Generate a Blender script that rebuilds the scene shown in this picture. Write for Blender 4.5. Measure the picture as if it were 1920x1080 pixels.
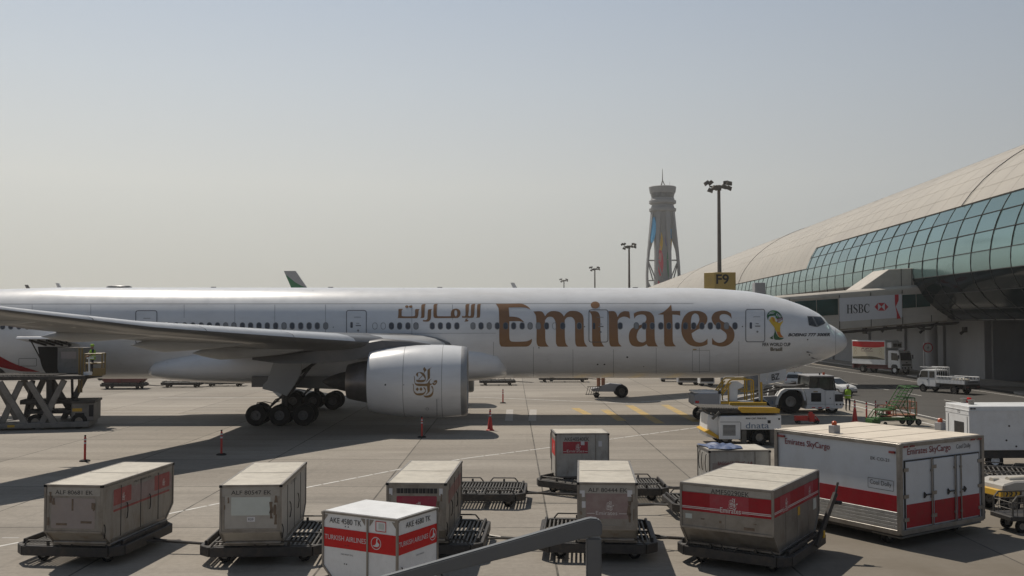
import bpy, bmesh, math, random
from mathutils import Vector, Matrix, noise
R = math.radians
random.seed(7)
for o in list(bpy.data.objects):
    bpy.data.objects.remove(o)
SC = bpy.context.scene
COL = SC.collection

# ---------------------------------------------------------------- camera
F = 1800.0                      # focal length in photograph pixels (1920 wide)
CAM_H = 6.35
PITCH = math.atan(66.0 / F)
cam_d = bpy.data.cameras.new("camera")
cam = bpy.data.objects.new("camera", cam_d)
COL.objects.link(cam)
cam.location = (0, 0, CAM_H)
cam.rotation_euler = (R(90) + PITCH, 0, 0)
cam_d.sensor_width = 36.0
cam_d.lens = 36.0 * F / 1920.0
cam_d.clip_start = 0.1
cam_d.clip_end = 9000
SC.camera = cam

# ---------------------------------------------------------------- sky, sun, exposure
SUN_TO = Vector((-0.38, 0.50, 1.0)).normalized()     # towards the sun
SUN_EL = math.asin(SUN_TO.z)
SUN_AZ = math.atan2(SUN_TO.x, SUN_TO.y)               # from +Y, clockwise
w = bpy.data.worlds.new("World")
SC.world = w
w.use_nodes = True
nt = w.node_tree
bg = nt.nodes["Background"]
sky = nt.nodes.new("ShaderNodeTexSky")
sky.sky_type = 'NISHITA'
sky.sun_disc = False
sky.sun_elevation = SUN_EL
sky.sun_rotation = SUN_AZ
sky.altitude = 0
sky.air_density = 1.0
sky.dust_density = 1.5
sky.ozone_density = 2.0
nt.links.new(sky.outputs[0], bg.inputs[0])
bg.inputs[1].default_value = 0.06
# the dusty air of the day: a pale veil over the clear sky, thickest at the horizon
wtc = nt.nodes.new("ShaderNodeTexCoord")
wsx = nt.nodes.new("ShaderNodeSeparateXYZ")
wrp = nt.nodes.new("ShaderNodeValToRGB")
bg2 = nt.nodes.new("ShaderNodeBackground")
wmx = nt.nodes.new("ShaderNodeMixShader")
nt.links.new(wtc.outputs["Generated"], wsx.inputs[0])
nt.links.new(wsx.outputs[2], wrp.inputs[0])
nt.links.new(wrp.outputs[0], bg2.inputs[0])
nt.links.new(bg.outputs[0], wmx.inputs[1])
nt.links.new(bg2.outputs[0], wmx.inputs[2])
nt.links.new(wmx.outputs[0], nt.nodes["World Output"].inputs[0])
wmx.inputs[0].default_value = 0.85
bg2.inputs[1].default_value = 1.0
VEIL = [(0.0, (.56, .55, .495)), (.05, (.575, .565, .515)), (.14, (.68, .675, .625)), (.24, (.60, .64, .665)), (.34, (.50, .57, .66)), (.55, (.12, .155, .22)), (1.0, (.06, .08, .13))]
wrp.color_ramp.elements[0].position = VEIL[0][0]
wrp.color_ramp.elements[0].color = (*VEIL[0][1], 1)
wrp.color_ramp.elements[1].position = 1.0
wrp.color_ramp.elements[1].color = (*VEIL[-1][1], 1)
for p_, c_ in VEIL[1:-1]:
    e_ = wrp.color_ramp.elements.new(p_)
    e_.color = (*c_, 1)
# dust scatters forward: the veil glows on the sun's side of the sky and is dim away from it
wdt = nt.nodes.new("ShaderNodeVectorMath")
wdt.operation = 'DOT_PRODUCT'
nt.links.new(wtc.outputs["Generated"], wdt.inputs[0])
wdt.inputs[1].default_value = (-0.55, 0.835, 0.0)
wmr = nt.nodes.new("ShaderNodeMapRange")
wmr.inputs[1].default_value = -0.2
wmr.inputs[2].default_value = 1.0
wmr.inputs[3].default_value = 0.0
wmr.inputs[4].default_value = 1.0
nt.links.new(wdt.outputs["Value"], wmr.inputs[0])
wcm = nt.nodes.new("ShaderNodeMix")
wcm.data_type = 'RGBA'
nt.links.new(wmr.outputs[0], wcm.inputs[0])
wcm.inputs[6].default_value = (.125, .16, .215, 1)
nt.links.new(wrp.outputs[0], wcm.inputs[7])
nt.links.new(wcm.outputs[2], bg2.inputs[0])
bg2.inputs[1].default_value = 1.21
sun_d = bpy.data.lights.new("sun", 'SUN')
sun = bpy.data.objects.new("sun", sun_d)
COL.objects.link(sun)
sun_d.energy = 4.2
sun_d.angle = R(0.55)
sun_d.color = (1.0, 0.925, 0.82)
sun.rotation_euler = SUN_TO.to_track_quat('Z', 'Y').to_euler()
SC.view_settings.view_transform = 'Standard'
SC.view_settings.look = 'None'
SC.view_settings.gamma = 1.0
SC.view_settings.exposure = -0.15
SC.cycles.max_bounces = 6
SC.cycles.use_denoising = True

# ---------------------------------------------------------------- pixel -> place
CR = Matrix.Rotation(R(90) + PITCH, 3, 'X')
def ray(px, py):
    return (CR @ Vector(((px - 960) / F, (540 - py) / F, -1.0))).normalized()
def G(px, py, z=0.0):
    d = ray(px, py)
    t = (z - CAM_H) / d.z
    return Vector((d.x * t, d.y * t, z))
def P(px, py, Y):
    d = ray(px, py)
    t = Y / d.y
    return Vector((d.x * t, Y, CAM_H + d.z * t))

# ---------------------------------------------------------------- materials
def mat(name, col, rough=0.5, metal=0.0, var=0.12, scale=3.0, bump=0.0, bscale=40.0, dirt=None, dscale=0.8, damt=0.5,
        stretch=None, spec=0.5, coat=0.0, streak=None):
    m = bpy.data.materials.new(name)
    m.use_nodes = True
    t = m.node_tree
    N, L = t.nodes, t.links
    b = N["Principled BSDF"]
    tc = N.new("ShaderNodeTexCoord")
    src = tc.outputs["Object"]
    if stretch:
        mp = N.new("ShaderNodeMapping")
        mp.inputs["Scale"].default_value = stretch
        L.new(src, mp.inputs[0])
        src = mp.outputs[0]
    n = N.new("ShaderNodeTexNoise")
    n.inputs["Scale"].default_value = scale
    n.inputs["Detail"].default_value = 6
    n.inputs["Roughness"].default_value = 0.65
    L.new(src, n.inputs["Vector"])
    mr = N.new("ShaderNodeMapRange")
    mr.inputs[1].default_value = 0.3
    mr.inputs[2].default_value = 0.7
    mr.inputs[3].default_value = 1.0 - var
    mr.inputs[4].default_value = 1.0 + var
    L.new(n.outputs[0], mr.inputs[0])
    mul = N.new("ShaderNodeMix")
    mul.data_type = 'RGBA'
    mul.blend_type = 'MULTIPLY'
    mul.inputs[0].default_value = 1.0
    mul.inputs[6].default_value = (*col, 1)
    L.new(mr.outputs[0], mul.inputs[7])
    out = mul.outputs[2]
    if dirt:
        n2 = N.new("ShaderNodeTexNoise")
        n2.inputs["Scale"].default_value = dscale
        n2.inputs["Detail"].default_value = 8
        n2.inputs["Roughness"].default_value = 0.7
        s2 = tc.outputs["Object"]
        if streak:
            mp2 = N.new("ShaderNodeMapping")
            mp2.inputs["Scale"].default_value = streak
            L.new(s2, mp2.inputs[0])
            s2 = mp2.outputs[0]
        L.new(s2, n2.inputs["Vector"])
        m2 = N.new("ShaderNodeMapRange")
        m2.inputs[1].default_value = 0.48
        m2.inputs[2].default_value = 0.72
        m2.inputs[3].default_value = 0.0
        m2.inputs[4].default_value = damt
        L.new(n2.outputs[0], m2.inputs[0])
        mx = N.new("ShaderNodeMix")
        mx.data_type = 'RGBA'
        L.new(m2.outputs[0], mx.inputs[0])
        L.new(out, mx.inputs[6])
        mx.inputs[7].default_value = (*dirt, 1)
        out = mx.outputs[2]
    L.new(out, b.inputs["Base Color"])
    rr = N.new("ShaderNodeMapRange")
    rr.inputs[3].default_value = max(0.02, rough - 0.08)
    rr.inputs[4].default_value = min(1.0, rough + 0.08)
    L.new(n.outputs[0], rr.inputs[0])
    L.new(rr.outputs[0], b.inputs["Roughness"])
    b.inputs["Metallic"].default_value = metal
    b.inputs["Specular IOR Level"].default_value = spec
    b.inputs["Coat Weight"].default_value = coat
    if bump > 0:
        n3 = N.new("ShaderNodeTexNoise")
        n3.inputs["Scale"].default_value = bscale
        n3.inputs["Detail"].default_value = 4
        L.new(src, n3.inputs["Vector"])
        bp = N.new("ShaderNodeBump")
        bp.inputs["Strength"].default_value = bump
        bp.inputs["Distance"].default_value = 0.02
        L.new(n3.outputs[0], bp.inputs["Height"])
        L.new(bp.outputs[0], b.inputs["Normal"])
    return m

M = {}
M['white'] = mat("white paint", (.74, .74, .73), .35, var=.05, dirt=(.40, .36, .31), dscale=1.2, damt=.25)
M['skin'] = mat("aircraft white paint", (.70, .705, .71), .30, var=.04, scale=1.0, dirt=(.40, .36, .31), dscale=.35, damt=.30, streak=(.35, 1, 2.2), coat=.3)
M['fairing'] = mat("fairing grey paint", (.34, .345, .345), .34, var=.05, scale=1.2, dirt=(.22, .20, .18), dscale=.5, damt=.45)
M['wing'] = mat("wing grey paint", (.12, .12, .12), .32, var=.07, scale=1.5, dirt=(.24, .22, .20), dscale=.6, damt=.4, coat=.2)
M['bright'] = mat("bare slat metal", (.62, .62, .61), .32, .5, var=.06, scale=2)
M['alu'] = mat("dull aluminium", (.26, .24, .215), .42, .55, var=.16, scale=3, dirt=(.14, .115, .09), dscale=2.0, damt=.7, bump=.6, bscale=2.2)
M['aludirty'] = mat("grimy aluminium", (.29, .26, .225), .5, .35, var=.2, scale=2.5, dirt=(.09, .065, .045), dscale=1.8, damt=.75, streak=(1, 1, .6), bump=.6, bscale=2.4)
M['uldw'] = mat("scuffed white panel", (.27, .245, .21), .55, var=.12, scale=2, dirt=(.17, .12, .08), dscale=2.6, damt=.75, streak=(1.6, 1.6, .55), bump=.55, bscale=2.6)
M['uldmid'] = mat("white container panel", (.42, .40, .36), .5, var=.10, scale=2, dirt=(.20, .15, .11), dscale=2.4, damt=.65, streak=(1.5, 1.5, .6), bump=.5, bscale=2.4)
M['codestrip'] = mat("pale code strip", (.37, .345, .305), .5, var=.06, scale=3, dirt=(.24, .2, .16), dscale=4, damt=.5)
M['kick'] = mat("ribbed bright aluminium", (.42, .41, .385), .4, .3, var=.12, scale=4, dirt=(.22, .2, .17), dscale=3, damt=.5)
M['uldtop'] = mat("container roof panel", (.49, .45, .375), .6, var=.12, scale=2.2, dirt=(.27, .23, .18), dscale=1.5, damt=.65, bump=.5, bscale=1.6)
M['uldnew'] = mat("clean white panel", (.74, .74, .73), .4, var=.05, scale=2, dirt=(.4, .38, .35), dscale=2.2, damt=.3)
M['pink'] = mat("faded pink film", (.36, .19, .19), .55, var=.14, scale=4, dirt=(.30, .26, .23), dscale=3, damt=.5)
M['red'] = mat("red film", (.34, .010, .018), .5, var=.10, scale=4, dirt=(.18, .04, .035), dscale=3, damt=.4, spec=.25)
M['crimson'] = mat("crimson film", (.30, .015, .045), .45, var=.12, scale=4, dirt=(.2, .09, .09), dscale=3, damt=.4)
M['redtk'] = mat("bright red film", (.56, .012, .012), .45, var=.05, scale=4, spec=.25)
M['gold'] = mat("bronze gold lettering", (.235, .115, .045), .42, var=.06, scale=2, coat=.2)
M['lip'] = mat('dull inlet lip metal', (.30, .30, .30), .42, .5, var=.08)
M['rimd'] = mat('grimy wheel rim', (.13, .125, .12), .6, .2, var=.25, scale=12)
M['goldedge'] = mat("engine gold lettering", (.23, .14, .06), .4, .1, var=.08, scale=6)
M['black'] = mat("black rubber", (.013, .013, .014), .85, var=.25, scale=8, dirt=(.028, .026, .024), dscale=5, damt=.4, spec=.2)
M['blackp'] = mat("black paint", (.012, .012, .013), .5, var=.1)
M['dark'] = mat("dark steel", (.045, .042, .04), .6, .3, var=.25, scale=6, dirt=(.12, .09, .065), dscale=4, damt=.5)
M['rail'] = mat("worn galvanised steel", (.12, .112, .10), .5, .45, var=.2, scale=6, dirt=(.10, .085, .07), dscale=5, damt=.5)
M['hole'] = mat("dark interior", (.010, .010, .011), .8, var=.3)
M['glassd'] = mat("dark vehicle glass", (.010, .013, .015), .06, var=.1, spec=.7)
M['panewin'] = mat("cabin window pane", (.055, .062, .078), .12, var=.25, scale=.9)
M['paneblind'] = mat("cabin window with blind", (.23, .235, .24), .3, var=.1)
M['seam'] = mat("panel seam", (.20, .20, .20), .6, var=.2)
M['doorline'] = mat("door outline", (.09, .09, .10), .5, var=.1)
M['yellow'] = mat("yellow paint", (.62, .36, .02), .45, var=.10, scale=3, dirt=(.25, .15, .05), dscale=3, damt=.5)
M['green'] = mat("green paint", (.045, .13, .03), .5, var=.15, scale=5, dirt=(.05, .07, .03), dscale=5, damt=.5)
M['orange'] = mat("orange lens", (.42, .06, .01), .3, var=.05)
M['conered'] = mat("red bollard plastic", (.52, .03, .02), .5, var=.12, scale=5, dirt=(.25, .04, .03), dscale=6, damt=.5)
M['hivis'] = mat("lime safety vest", (.28, .48, .03), .8, var=.12, scale=10)
M['navy'] = mat("navy cloth", (.022, .024, .035), .9, var=.2, scale=20)
M['flesh'] = mat("skin", (.30, .17, .11), .6, var=.06, scale=12)
M['tarp'] = mat("blue tarpaulin", (.08, .11, .20), .55, var=.25, scale=5)
M['conc'] = mat("bollard concrete", (.36, .34, .31), .85, var=.15, scale=3)
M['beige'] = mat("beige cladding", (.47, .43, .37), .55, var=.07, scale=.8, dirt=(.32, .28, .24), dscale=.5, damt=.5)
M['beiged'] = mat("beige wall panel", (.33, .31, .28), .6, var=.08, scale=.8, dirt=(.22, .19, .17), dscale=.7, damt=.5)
M['greyw'] = mat("grey painted wall", (.30, .30, .31), .7, var=.06, scale=.5, dirt=(.22, .215, .21), dscale=.25, damt=.5, streak=(1, 1, .4))
M['signw'] = mat("sign white film", (.62, .61, .62), .45, var=.03)
M['signred'] = mat("sign red film", (.50, .02, .03), .45, var=.05)
M['ink'] = mat("black lettering", (.014, .013, .015), .5, var=.1)
M['darkred'] = mat("dark red lettering", (.20, .022, .03), .5, var=.1)
M['blueink'] = mat("blue grey lettering", (.10, .16, .24), .5, var=.1)
M['whiteink'] = mat("white lettering", (.62, .58, .55), .5, var=.1)
M['tower'] = mat("tower concrete", (.25, .25, .25), .7, var=.06, scale=.2)
M['towerglass'] = mat("tower cab glass", (.07, .085, .10), .15, var=.1)
M['cream'] = mat("cream panel", (.68, .60, .44), .5, var=.05)
M['olive'] = mat("olive band", (.10, .085, .05), .5, var=.1)
M['rust'] = mat("rusty orange mesh", (.30, .13, .07), .7, var=.25, scale=8, dirt=(.16, .10, .07), dscale=5, damt=.5)
M['signyellow'] = mat("yellow sign face", (.42, .29, .08), .5, var=.06)
M['mast'] = mat("mast steel", (.14, .12, .10), .6, .2, var=.15)
M['curtain'] = mat("black rubber curtain", (.03, .03, .032), .75, var=.3, scale=6)
M['nozzle'] = mat("exhaust metal", (.22, .20, .19), .35, .8, var=.15, scale=3)
M['paintw'] = mat("white road paint", (.62, .60, .56), .7, var=.2, scale=1.5, dirt=(.30, .28, .255), dscale=1.6, damt=.8)
M['paintwf'] = mat("worn white road paint", (.40, .375, .345), .8, var=.2, scale=1.2, dirt=(.27, .25, .23), dscale=1.2, damt=.9)
M['painty'] = mat("worn yellow road paint", (.42, .29, .10), .75, var=.25, scale=1.2, dirt=(.29, .26, .22), dscale=1.0, damt=.8)
M['kerb'] = mat("kerb concrete", (.42, .39, .35), .85, var=.12, scale=1.5)
M['handrail'] = mat("dull galvanised rail", (.13, .135, .14), .45, .35, var=.06, scale=5, dirt=(.15, .15, .145), dscale=9, damt=.4)
for nm, c in dict(c_blue=(.03, .30, .55), c_yellow=(.70, .42, .01), c_red=(.60, .02, .06), c_green=(.01, .20, .08), c_purple=(.14, .13, .30),
                  c_pink=(.55, .25, .22), e_green=(.02, .10, .035), e_green2=(.06, .22, .05), e_yellow=(.62, .40, .02), e_orange=(.55, .16, .02),
                  t_green=(.03, .22, .09), t_grey=(.42, .42, .43)).items():
    M[nm] = mat(nm.replace('c_', 'tower panel ').replace('e_', 'emblem ').replace('t_', 'tail '), c, .5, var=.08)

def glass_mat():
    m = bpy.data.materials.new("tinted curtain wall glass")
    m.use_nodes = True
    N, L = m.node_tree.nodes, m.node_tree.links
    b = N["Principled BSDF"]
    oi = N.new("ShaderNodeObjectInfo")
    mr = N.new("ShaderNodeMapRange")
    mr.inputs[3].default_value = .80
    mr.inputs[4].default_value = 1.08
    L.new(oi.outputs["Random"], mr.inputs[0])
    mx = N.new("ShaderNodeMix")
    mx.data_type = 'RGBA'
    mx.blend_type = 'MULTIPLY'
    mx.inputs[0].default_value = 1
    mx.inputs[6].default_value = (.20, .315, .305, 1)
    L.new(mr.outputs[0], mx.inputs[7])
    L.new(mx.outputs[2], b.inputs["Base Color"])
    b.inputs["Metallic"].default_value = .62
    b.inputs["Roughness"].default_value = .16
    return m
M['glass'] = glass_mat()

# ---------------------------------------------------------------- mesh helpers
def link(o, parent=None):
    COL.objects.link(o)
    if parent is not None:
        o.parent = parent
    return o

def tag(o, label=None, cat=None, group=None, kind=None):
    if label: o["label"] = label
    if cat: o["category"] = cat
    if group: o["group"] = group
    if kind: o["kind"] = kind
    return o

def thing(name, label, cat, loc=(0, 0, 0), rotz=0.0, group=None):
    o = bpy.data.objects.new(name, None)
    o.empty_display_size = .3
    COL.objects.link(o)
    o.location = loc
    o.rotation_euler = (0, 0, rotz)
    return tag(o, label, cat, group)

class MB:
    """collects shapes and links them as one mesh object"""
    def __init__(s, M0=None):
        s.v, s.f, s.m = [], [], []
        s.M = M0
    def add(s, vs, fs, m=0, mm=None):
        k = len(s.v)
        X = s.M
        for p in vs:
            p = Vector(p)
            if mm is not None: p = mm @ p
            if X is not None: p = X @ p
            s.v.append(p)
        for f in fs:
            s.f.append([k + i for i in f])
            s.m.append(m)
        return s
    def box(s, x0, x1, y0, y1, z0, z1, m=0, mm=None):
        return s.add([(x0, y0, z0), (x1, y0, z0), (x1, y1, z0), (x0, y1, z0), (x0, y0, z1), (x1, y0, z1), (x1, y1, z1), (x0, y1, z1)],
                     [(3, 2, 1, 0), (4, 5, 6, 7), (0, 1, 5, 4), (1, 2, 6, 5), (2, 3, 7, 6), (3, 0, 4, 7)], m, mm)
    def cbox(s, c, d, m=0, mm=None):
        return s.box(c[0] - d[0] / 2, c[0] + d[0] / 2, c[1] - d[1] / 2, c[1] + d[1] / 2, c[2] - d[2] / 2, c[2] + d[2] / 2, m, mm)
    def prism(s, poly, a0, a1, axis='y', m=0, mm=None):
        """poly: outline in the two other axes, extruded along axis from a0 to a1"""
        n = len(poly)
        def pt(p, a):
            if axis == 'y': return (p[0], a, p[1])
            if axis == 'x': return (a, p[0], p[1])
            return (p[0], p[1], a)
        vs = [pt(p, a0) for p in poly] + [pt(p, a1) for p in poly]
        fs = [tuple(range(n)), tuple(range(2 * n - 1, n - 1, -1))]
        for i in range(n):
            j = (i + 1) % n
            fs.append((i, i + n, j + n, j))
        return s.add(vs, fs, m, mm)
    def bar(s, a, b, r, r2=None, n=6, m=0, mm=None, cap=True):
        a, b = Vector(a), Vector(b)
        r2 = r if r2 is None else r2
        d = (b - a)
        if d.length < 1e-6: return s
        q = d.to_track_quat('Z', 'Y')
        vs = []
        for (c, rr) in ((a, r), (b, r2)):
            for i in range(n):
                t = 2 * math.pi * (i + .5) / n
                vs.append(c + q @ Vector((rr * math.cos(t), rr * math.sin(t), 0)))
        fs = [(i, (i + 1) % n, n + (i + 1) % n, n + i) for i in range(n)]
        if cap:
            fs += [tuple(range(n - 1, -1, -1)), tuple(range(n, 2 * n))]
        return s.add(vs, fs, m, mm)
    def beam(s, a, b, w, h, m=0, mm=None, up=(0, 0, 1)):
        a, b = Vector(a), Vector(b)
        d = (b - a).normalized()
        side = d.cross(Vector(up))
        if side.length < 1e-4: side = Vector((1, 0, 0))
        side.normalize()
        u = side.cross(d).normalized()
        vs = []
        for c in (a, b):
            for (i, j) in ((-1, -1), (1, -1), (1, 1), (-1, 1)):
                vs.append(c + side * (i * w / 2) + u * (j * h / 2))
        return s.add(vs, [(0, 3, 2, 1), (4, 5, 6, 7), (0, 1, 5, 4), (1, 2, 6, 5), (2, 3, 7, 6), (3, 0, 4, 7)], m, mm)
    def tube(s, pts, r, n=6, m=0, mm=None):
        for a, b in zip(pts, pts[1:]):
            s.bar(a, b, r, None, n, m, mm)
        return s
    def lathe(s, prof, c=(0, 0, 0), axis='z', n=24, m=0, mm=None, closed=False):
        """prof: (radius, position along axis)"""
        c = Vector(c)
        vs, fs = [], []
        for (r, a) in prof:
            for i in range(n):
                t = 2 * math.pi * i / n
                u, q = r * math.cos(t), r * math.sin(t)
                vs.append(c + (Vector((u, q, a)) if axis == 'z' else Vector((a, u, q)) if axis == 'x' else Vector((q, a, u))))
        k = len(prof)
        for j in range(k - 1):
            for i in range(n):
                i2 = (i + 1) % n
                fs.append((j * n + i, j * n + i2, (j + 1) * n + i2, (j + 1) * n + i))
        if closed:
            fs.append(tuple(range(n - 1, -1, -1)))
            fs.append(tuple(range((k - 1) * n, k * n)))
        return s.add(vs, fs, m, mm)
    def loft(s, rings, m=0, cap=True, mm=None):
        n = len(rings[0])
        vs = [p for r in rings for p in r]
        fs = []
        for j in range(len(rings) - 1):
            for i in range(n):
                i2 = (i + 1) % n
                fs.append((j * n + i, j * n + i2, (j + 1) * n + i2, (j + 1) * n + i))
        if cap:
            fs.append(tuple(range(n - 1, -1, -1)))
            fs.append(tuple(range((len(rings) - 1) * n, len(rings) * n)))
        return s.add(vs, fs, m, mm)
    def ball(s, c, rx, ry=None, rz=None, n=12, m=0, mm=None):
        ry = rx if ry is None else ry
        rz = rx if rz is None else rz
        rings = []
        k = n // 2
        for j in range(1, k):
            ph = math.pi * j / k
            rings.append([(c[0] + rx * math.sin(ph) * math.cos(2 * math.pi * i / n), c[1] + ry * math.sin(ph) * math.sin(2 * math.pi * i / n), c[2] - rz * math.cos(ph)) for i in range(n)])
        return s.loft(rings, m, True, mm)
    def quad(s, a, b, c, d, m=0):
        return s.add([a, b, c, d], [(0, 1, 2, 3)], m)
    def each(s, name, mats, parent=None, **kw):
        """every loose piece becomes an object of its own"""
        n = len(s.v)
        lab = list(range(n))
        def find(i):
            while lab[i] != i:
                lab[i] = lab[lab[i]]
                i = lab[i]
            return i
        for f in s.f:
            for i in f[1:]: lab[find(i)] = find(f[0])
        groups = {}
        for k, f in enumerate(s.f): groups.setdefault(find(f[0]), []).append(k)
        last = None
        for ks in groups.values():
            m_ = MB()
            ids = {}
            for k in ks:
                g = []
                for i in s.f[k]:
                    if i not in ids:
                        ids[i] = len(m_.v)
                        m_.v.append(s.v[i])
                    g.append(ids[i])
                m_.f.append(g)
                m_.m.append(s.m[k])
            last = m_.build(name, mats, parent, **kw)
        return last
    def build(s, name, mats, parent=None, smooth=None, bevel=0.0, seg=1, fix=True):
        me = bpy.data.meshes.new(name)
        me.from_pydata([tuple(p) for p in s.v], [], s.f)
        if not isinstance(mats, (list, tuple)): mats = [mats]
        for q in mats: me.materials.append(M[q] if isinstance(q, str) else q)
        for p, i in zip(me.polygons, s.m): p.material_index = i
        if fix or bevel:
            bm = bmesh.new()
            bm.from_mesh(me)
            if fix: bmesh.ops.recalc_face_normals(bm, faces=bm.faces)
            if bevel:
                bm.normal_update()
                es = [e for e in bm.edges if len(e.link_faces) == 2 and e.calc_face_angle(0) > R(28)]
                bmesh.ops.bevel(bm, geom=es, offset=bevel, segments=seg, affect='EDGES', clamp_overlap=True)
            bm.to_mesh(me)
            bm.free()
        me.update()
        if smooth is not None:
            for p in me.polygons: p.use_smooth = True
            me.set_sharp_from_angle(angle=R(smooth))
        return link(bpy.data.objects.new(name, me), parent)

def copy_tree(o, parent=None):
    c = o.copy()
    COL.objects.link(c)
    if parent is not None:
        c.parent = parent
    for ch in list(o.children):
        copy_tree(ch, c)
    return c

def inst(o, parent, loc, rot=None):
    c = o.copy()
    COL.objects.link(c)
    c.parent = parent
    c.location = loc
    if rot is not None: c.rotation_euler = rot
    for ch in o.children:
        d = ch.copy()
        COL.objects.link(d)
        d.parent = c
    return c

# 2-D outlines: "x,y" smooth points, "x,yc" corners
def outline(txt, sx=1.0, sy=1.0, ox=0.0, oy=0.0, step=4):
    pts = []
    for tk in txt.split():
        c = tk.endswith('c')
        x, y = tk.rstrip('c').split(',')
        pts.append((float(x), float(y), c))
    if len(pts) > 2 and abs(pts[0][0] - pts[-1][0]) < 1e-6 and abs(pts[0][1] - pts[-1][1]) < 1e-6:
        pts.pop()
    n = len(pts)
    out = []
    for i in range(n):
        p1, p2 = pts[i], pts[(i + 1) % n]
        p0 = pts[i - 1] if not p1[2] else p1
        p3 = pts[(i + 2) % n] if not p2[2] else p2
        k = 1 if (p1[2] and p2[2]) else step
        for j in range(k):
            t = j / k
            v = []
            for a in (0, 1):
                v.append(.5 * (2 * p1[a] + (p2[a] - p0[a]) * t + (2 * p0[a] - 5 * p1[a] + 4 * p2[a] - p3[a]) * t * t + (3 * p1[a] - p0[a] - 3 * p2[a] + p3[a]) * t ** 3))
            out.append((ox + v[0] * sx, oy + v[1] * sy))
    return out

def ellipse(cx, cy, rx, ry, n=20):
    return [(cx + rx * math.cos(2 * math.pi * i / n), cy + ry * math.sin(2 * math.pi * i / n)) for i in range(n)]

def rrect(x0, y0, x1, y1, r, n=4):
    out = []
    for (cx, cy, a0) in ((x1 - r, y1 - r, 0), (x0 + r, y1 - r, 90), (x0 + r, y0 + r, 180), (x1 - r, y0 + r, 270)):
        for i in range(n + 1):
            a = R(a0 + 90 * i / n)
            out.append((cx + r * math.cos(a), cy + r * math.sin(a)))
    return out

def fill(loops):
    cu = bpy.data.curves.new("c", 'CURVE')
    cu.dimensions = '2D'
    cu.fill_mode = 'BOTH'
    for lp in loops:
        sp = cu.splines.new('POLY')
        sp.points.add(len(lp) - 1)
        for p, q in zip(sp.points, lp):
            p.co = (q[0], q[1], 0, 1)
        sp.use_cyclic_u = True
    ob = bpy.data.objects.new("c", cu)
    me = bpy.data.meshes.new_from_object(ob)
    vs = [(v.co.x, v.co.y) for v in me.vertices]
    fs = [tuple(p.vertices) for p in me.polygons]
    bpy.data.objects.remove(ob)
    bpy.data.curves.remove(cu)
    bpy.data.meshes.remove(me)
    return vs, fs

def text2d(s, bold=0.0):
    cu = bpy.data.curves.new("t", 'FONT')
    cu.body = s
    cu.size = 1.0
    cu.resolution_u = 3
    cu.offset = bold
    ob = bpy.data.objects.new("t", cu)
    me = bpy.data.meshes.new_from_object(ob)
    vs = [(v.co.x, v.co.y) for v in me.vertices]
    fs = [tuple(p.vertices) for p in me.polygons]
    bpy.data.objects.remove(ob)
    bpy.data.curves.remove(cu)
    bpy.data.meshes.remove(me)
    x0 = min(v[0] for v in vs); x1 = max(v[0] for v in vs)
    y0 = min(v[1] for v in vs); y1 = max(v[1] for v in vs)
    return [((x - x0) / (x1 - x0), (y - y0) / (y1 - y0)) for x, y in vs], fs

def flat(mb, vf, org, u, v, off=0.0, m=0):
    """2-D mesh laid on the plane org + x*u + y*v, lifted off it"""
    org, u, v = Vector(org), Vector(u), Vector(v)
    n = u.cross(v).normalized() * off
    vs, fs = vf
    mb.add([org + u * x + v * y + n for x, y in vs], fs, m)

def put_text(mb, s, org, u, v, w, h, off=.006, m=0, bold=0.0, shear=0.0):
    """text fitted in a w x h box whose lower left corner is org; u, v unit vectors"""
    vs, fs = text2d(s, bold)
    flat(mb, ([(x * w + shear * y * h, y * h) for x, y in vs], fs), org, u, v, off, m)

M['glasslow'] = mat("dark vision glass", (.006, .014, .017), .10, .0, var=.3, scale=.3, spec=.2)
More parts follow.
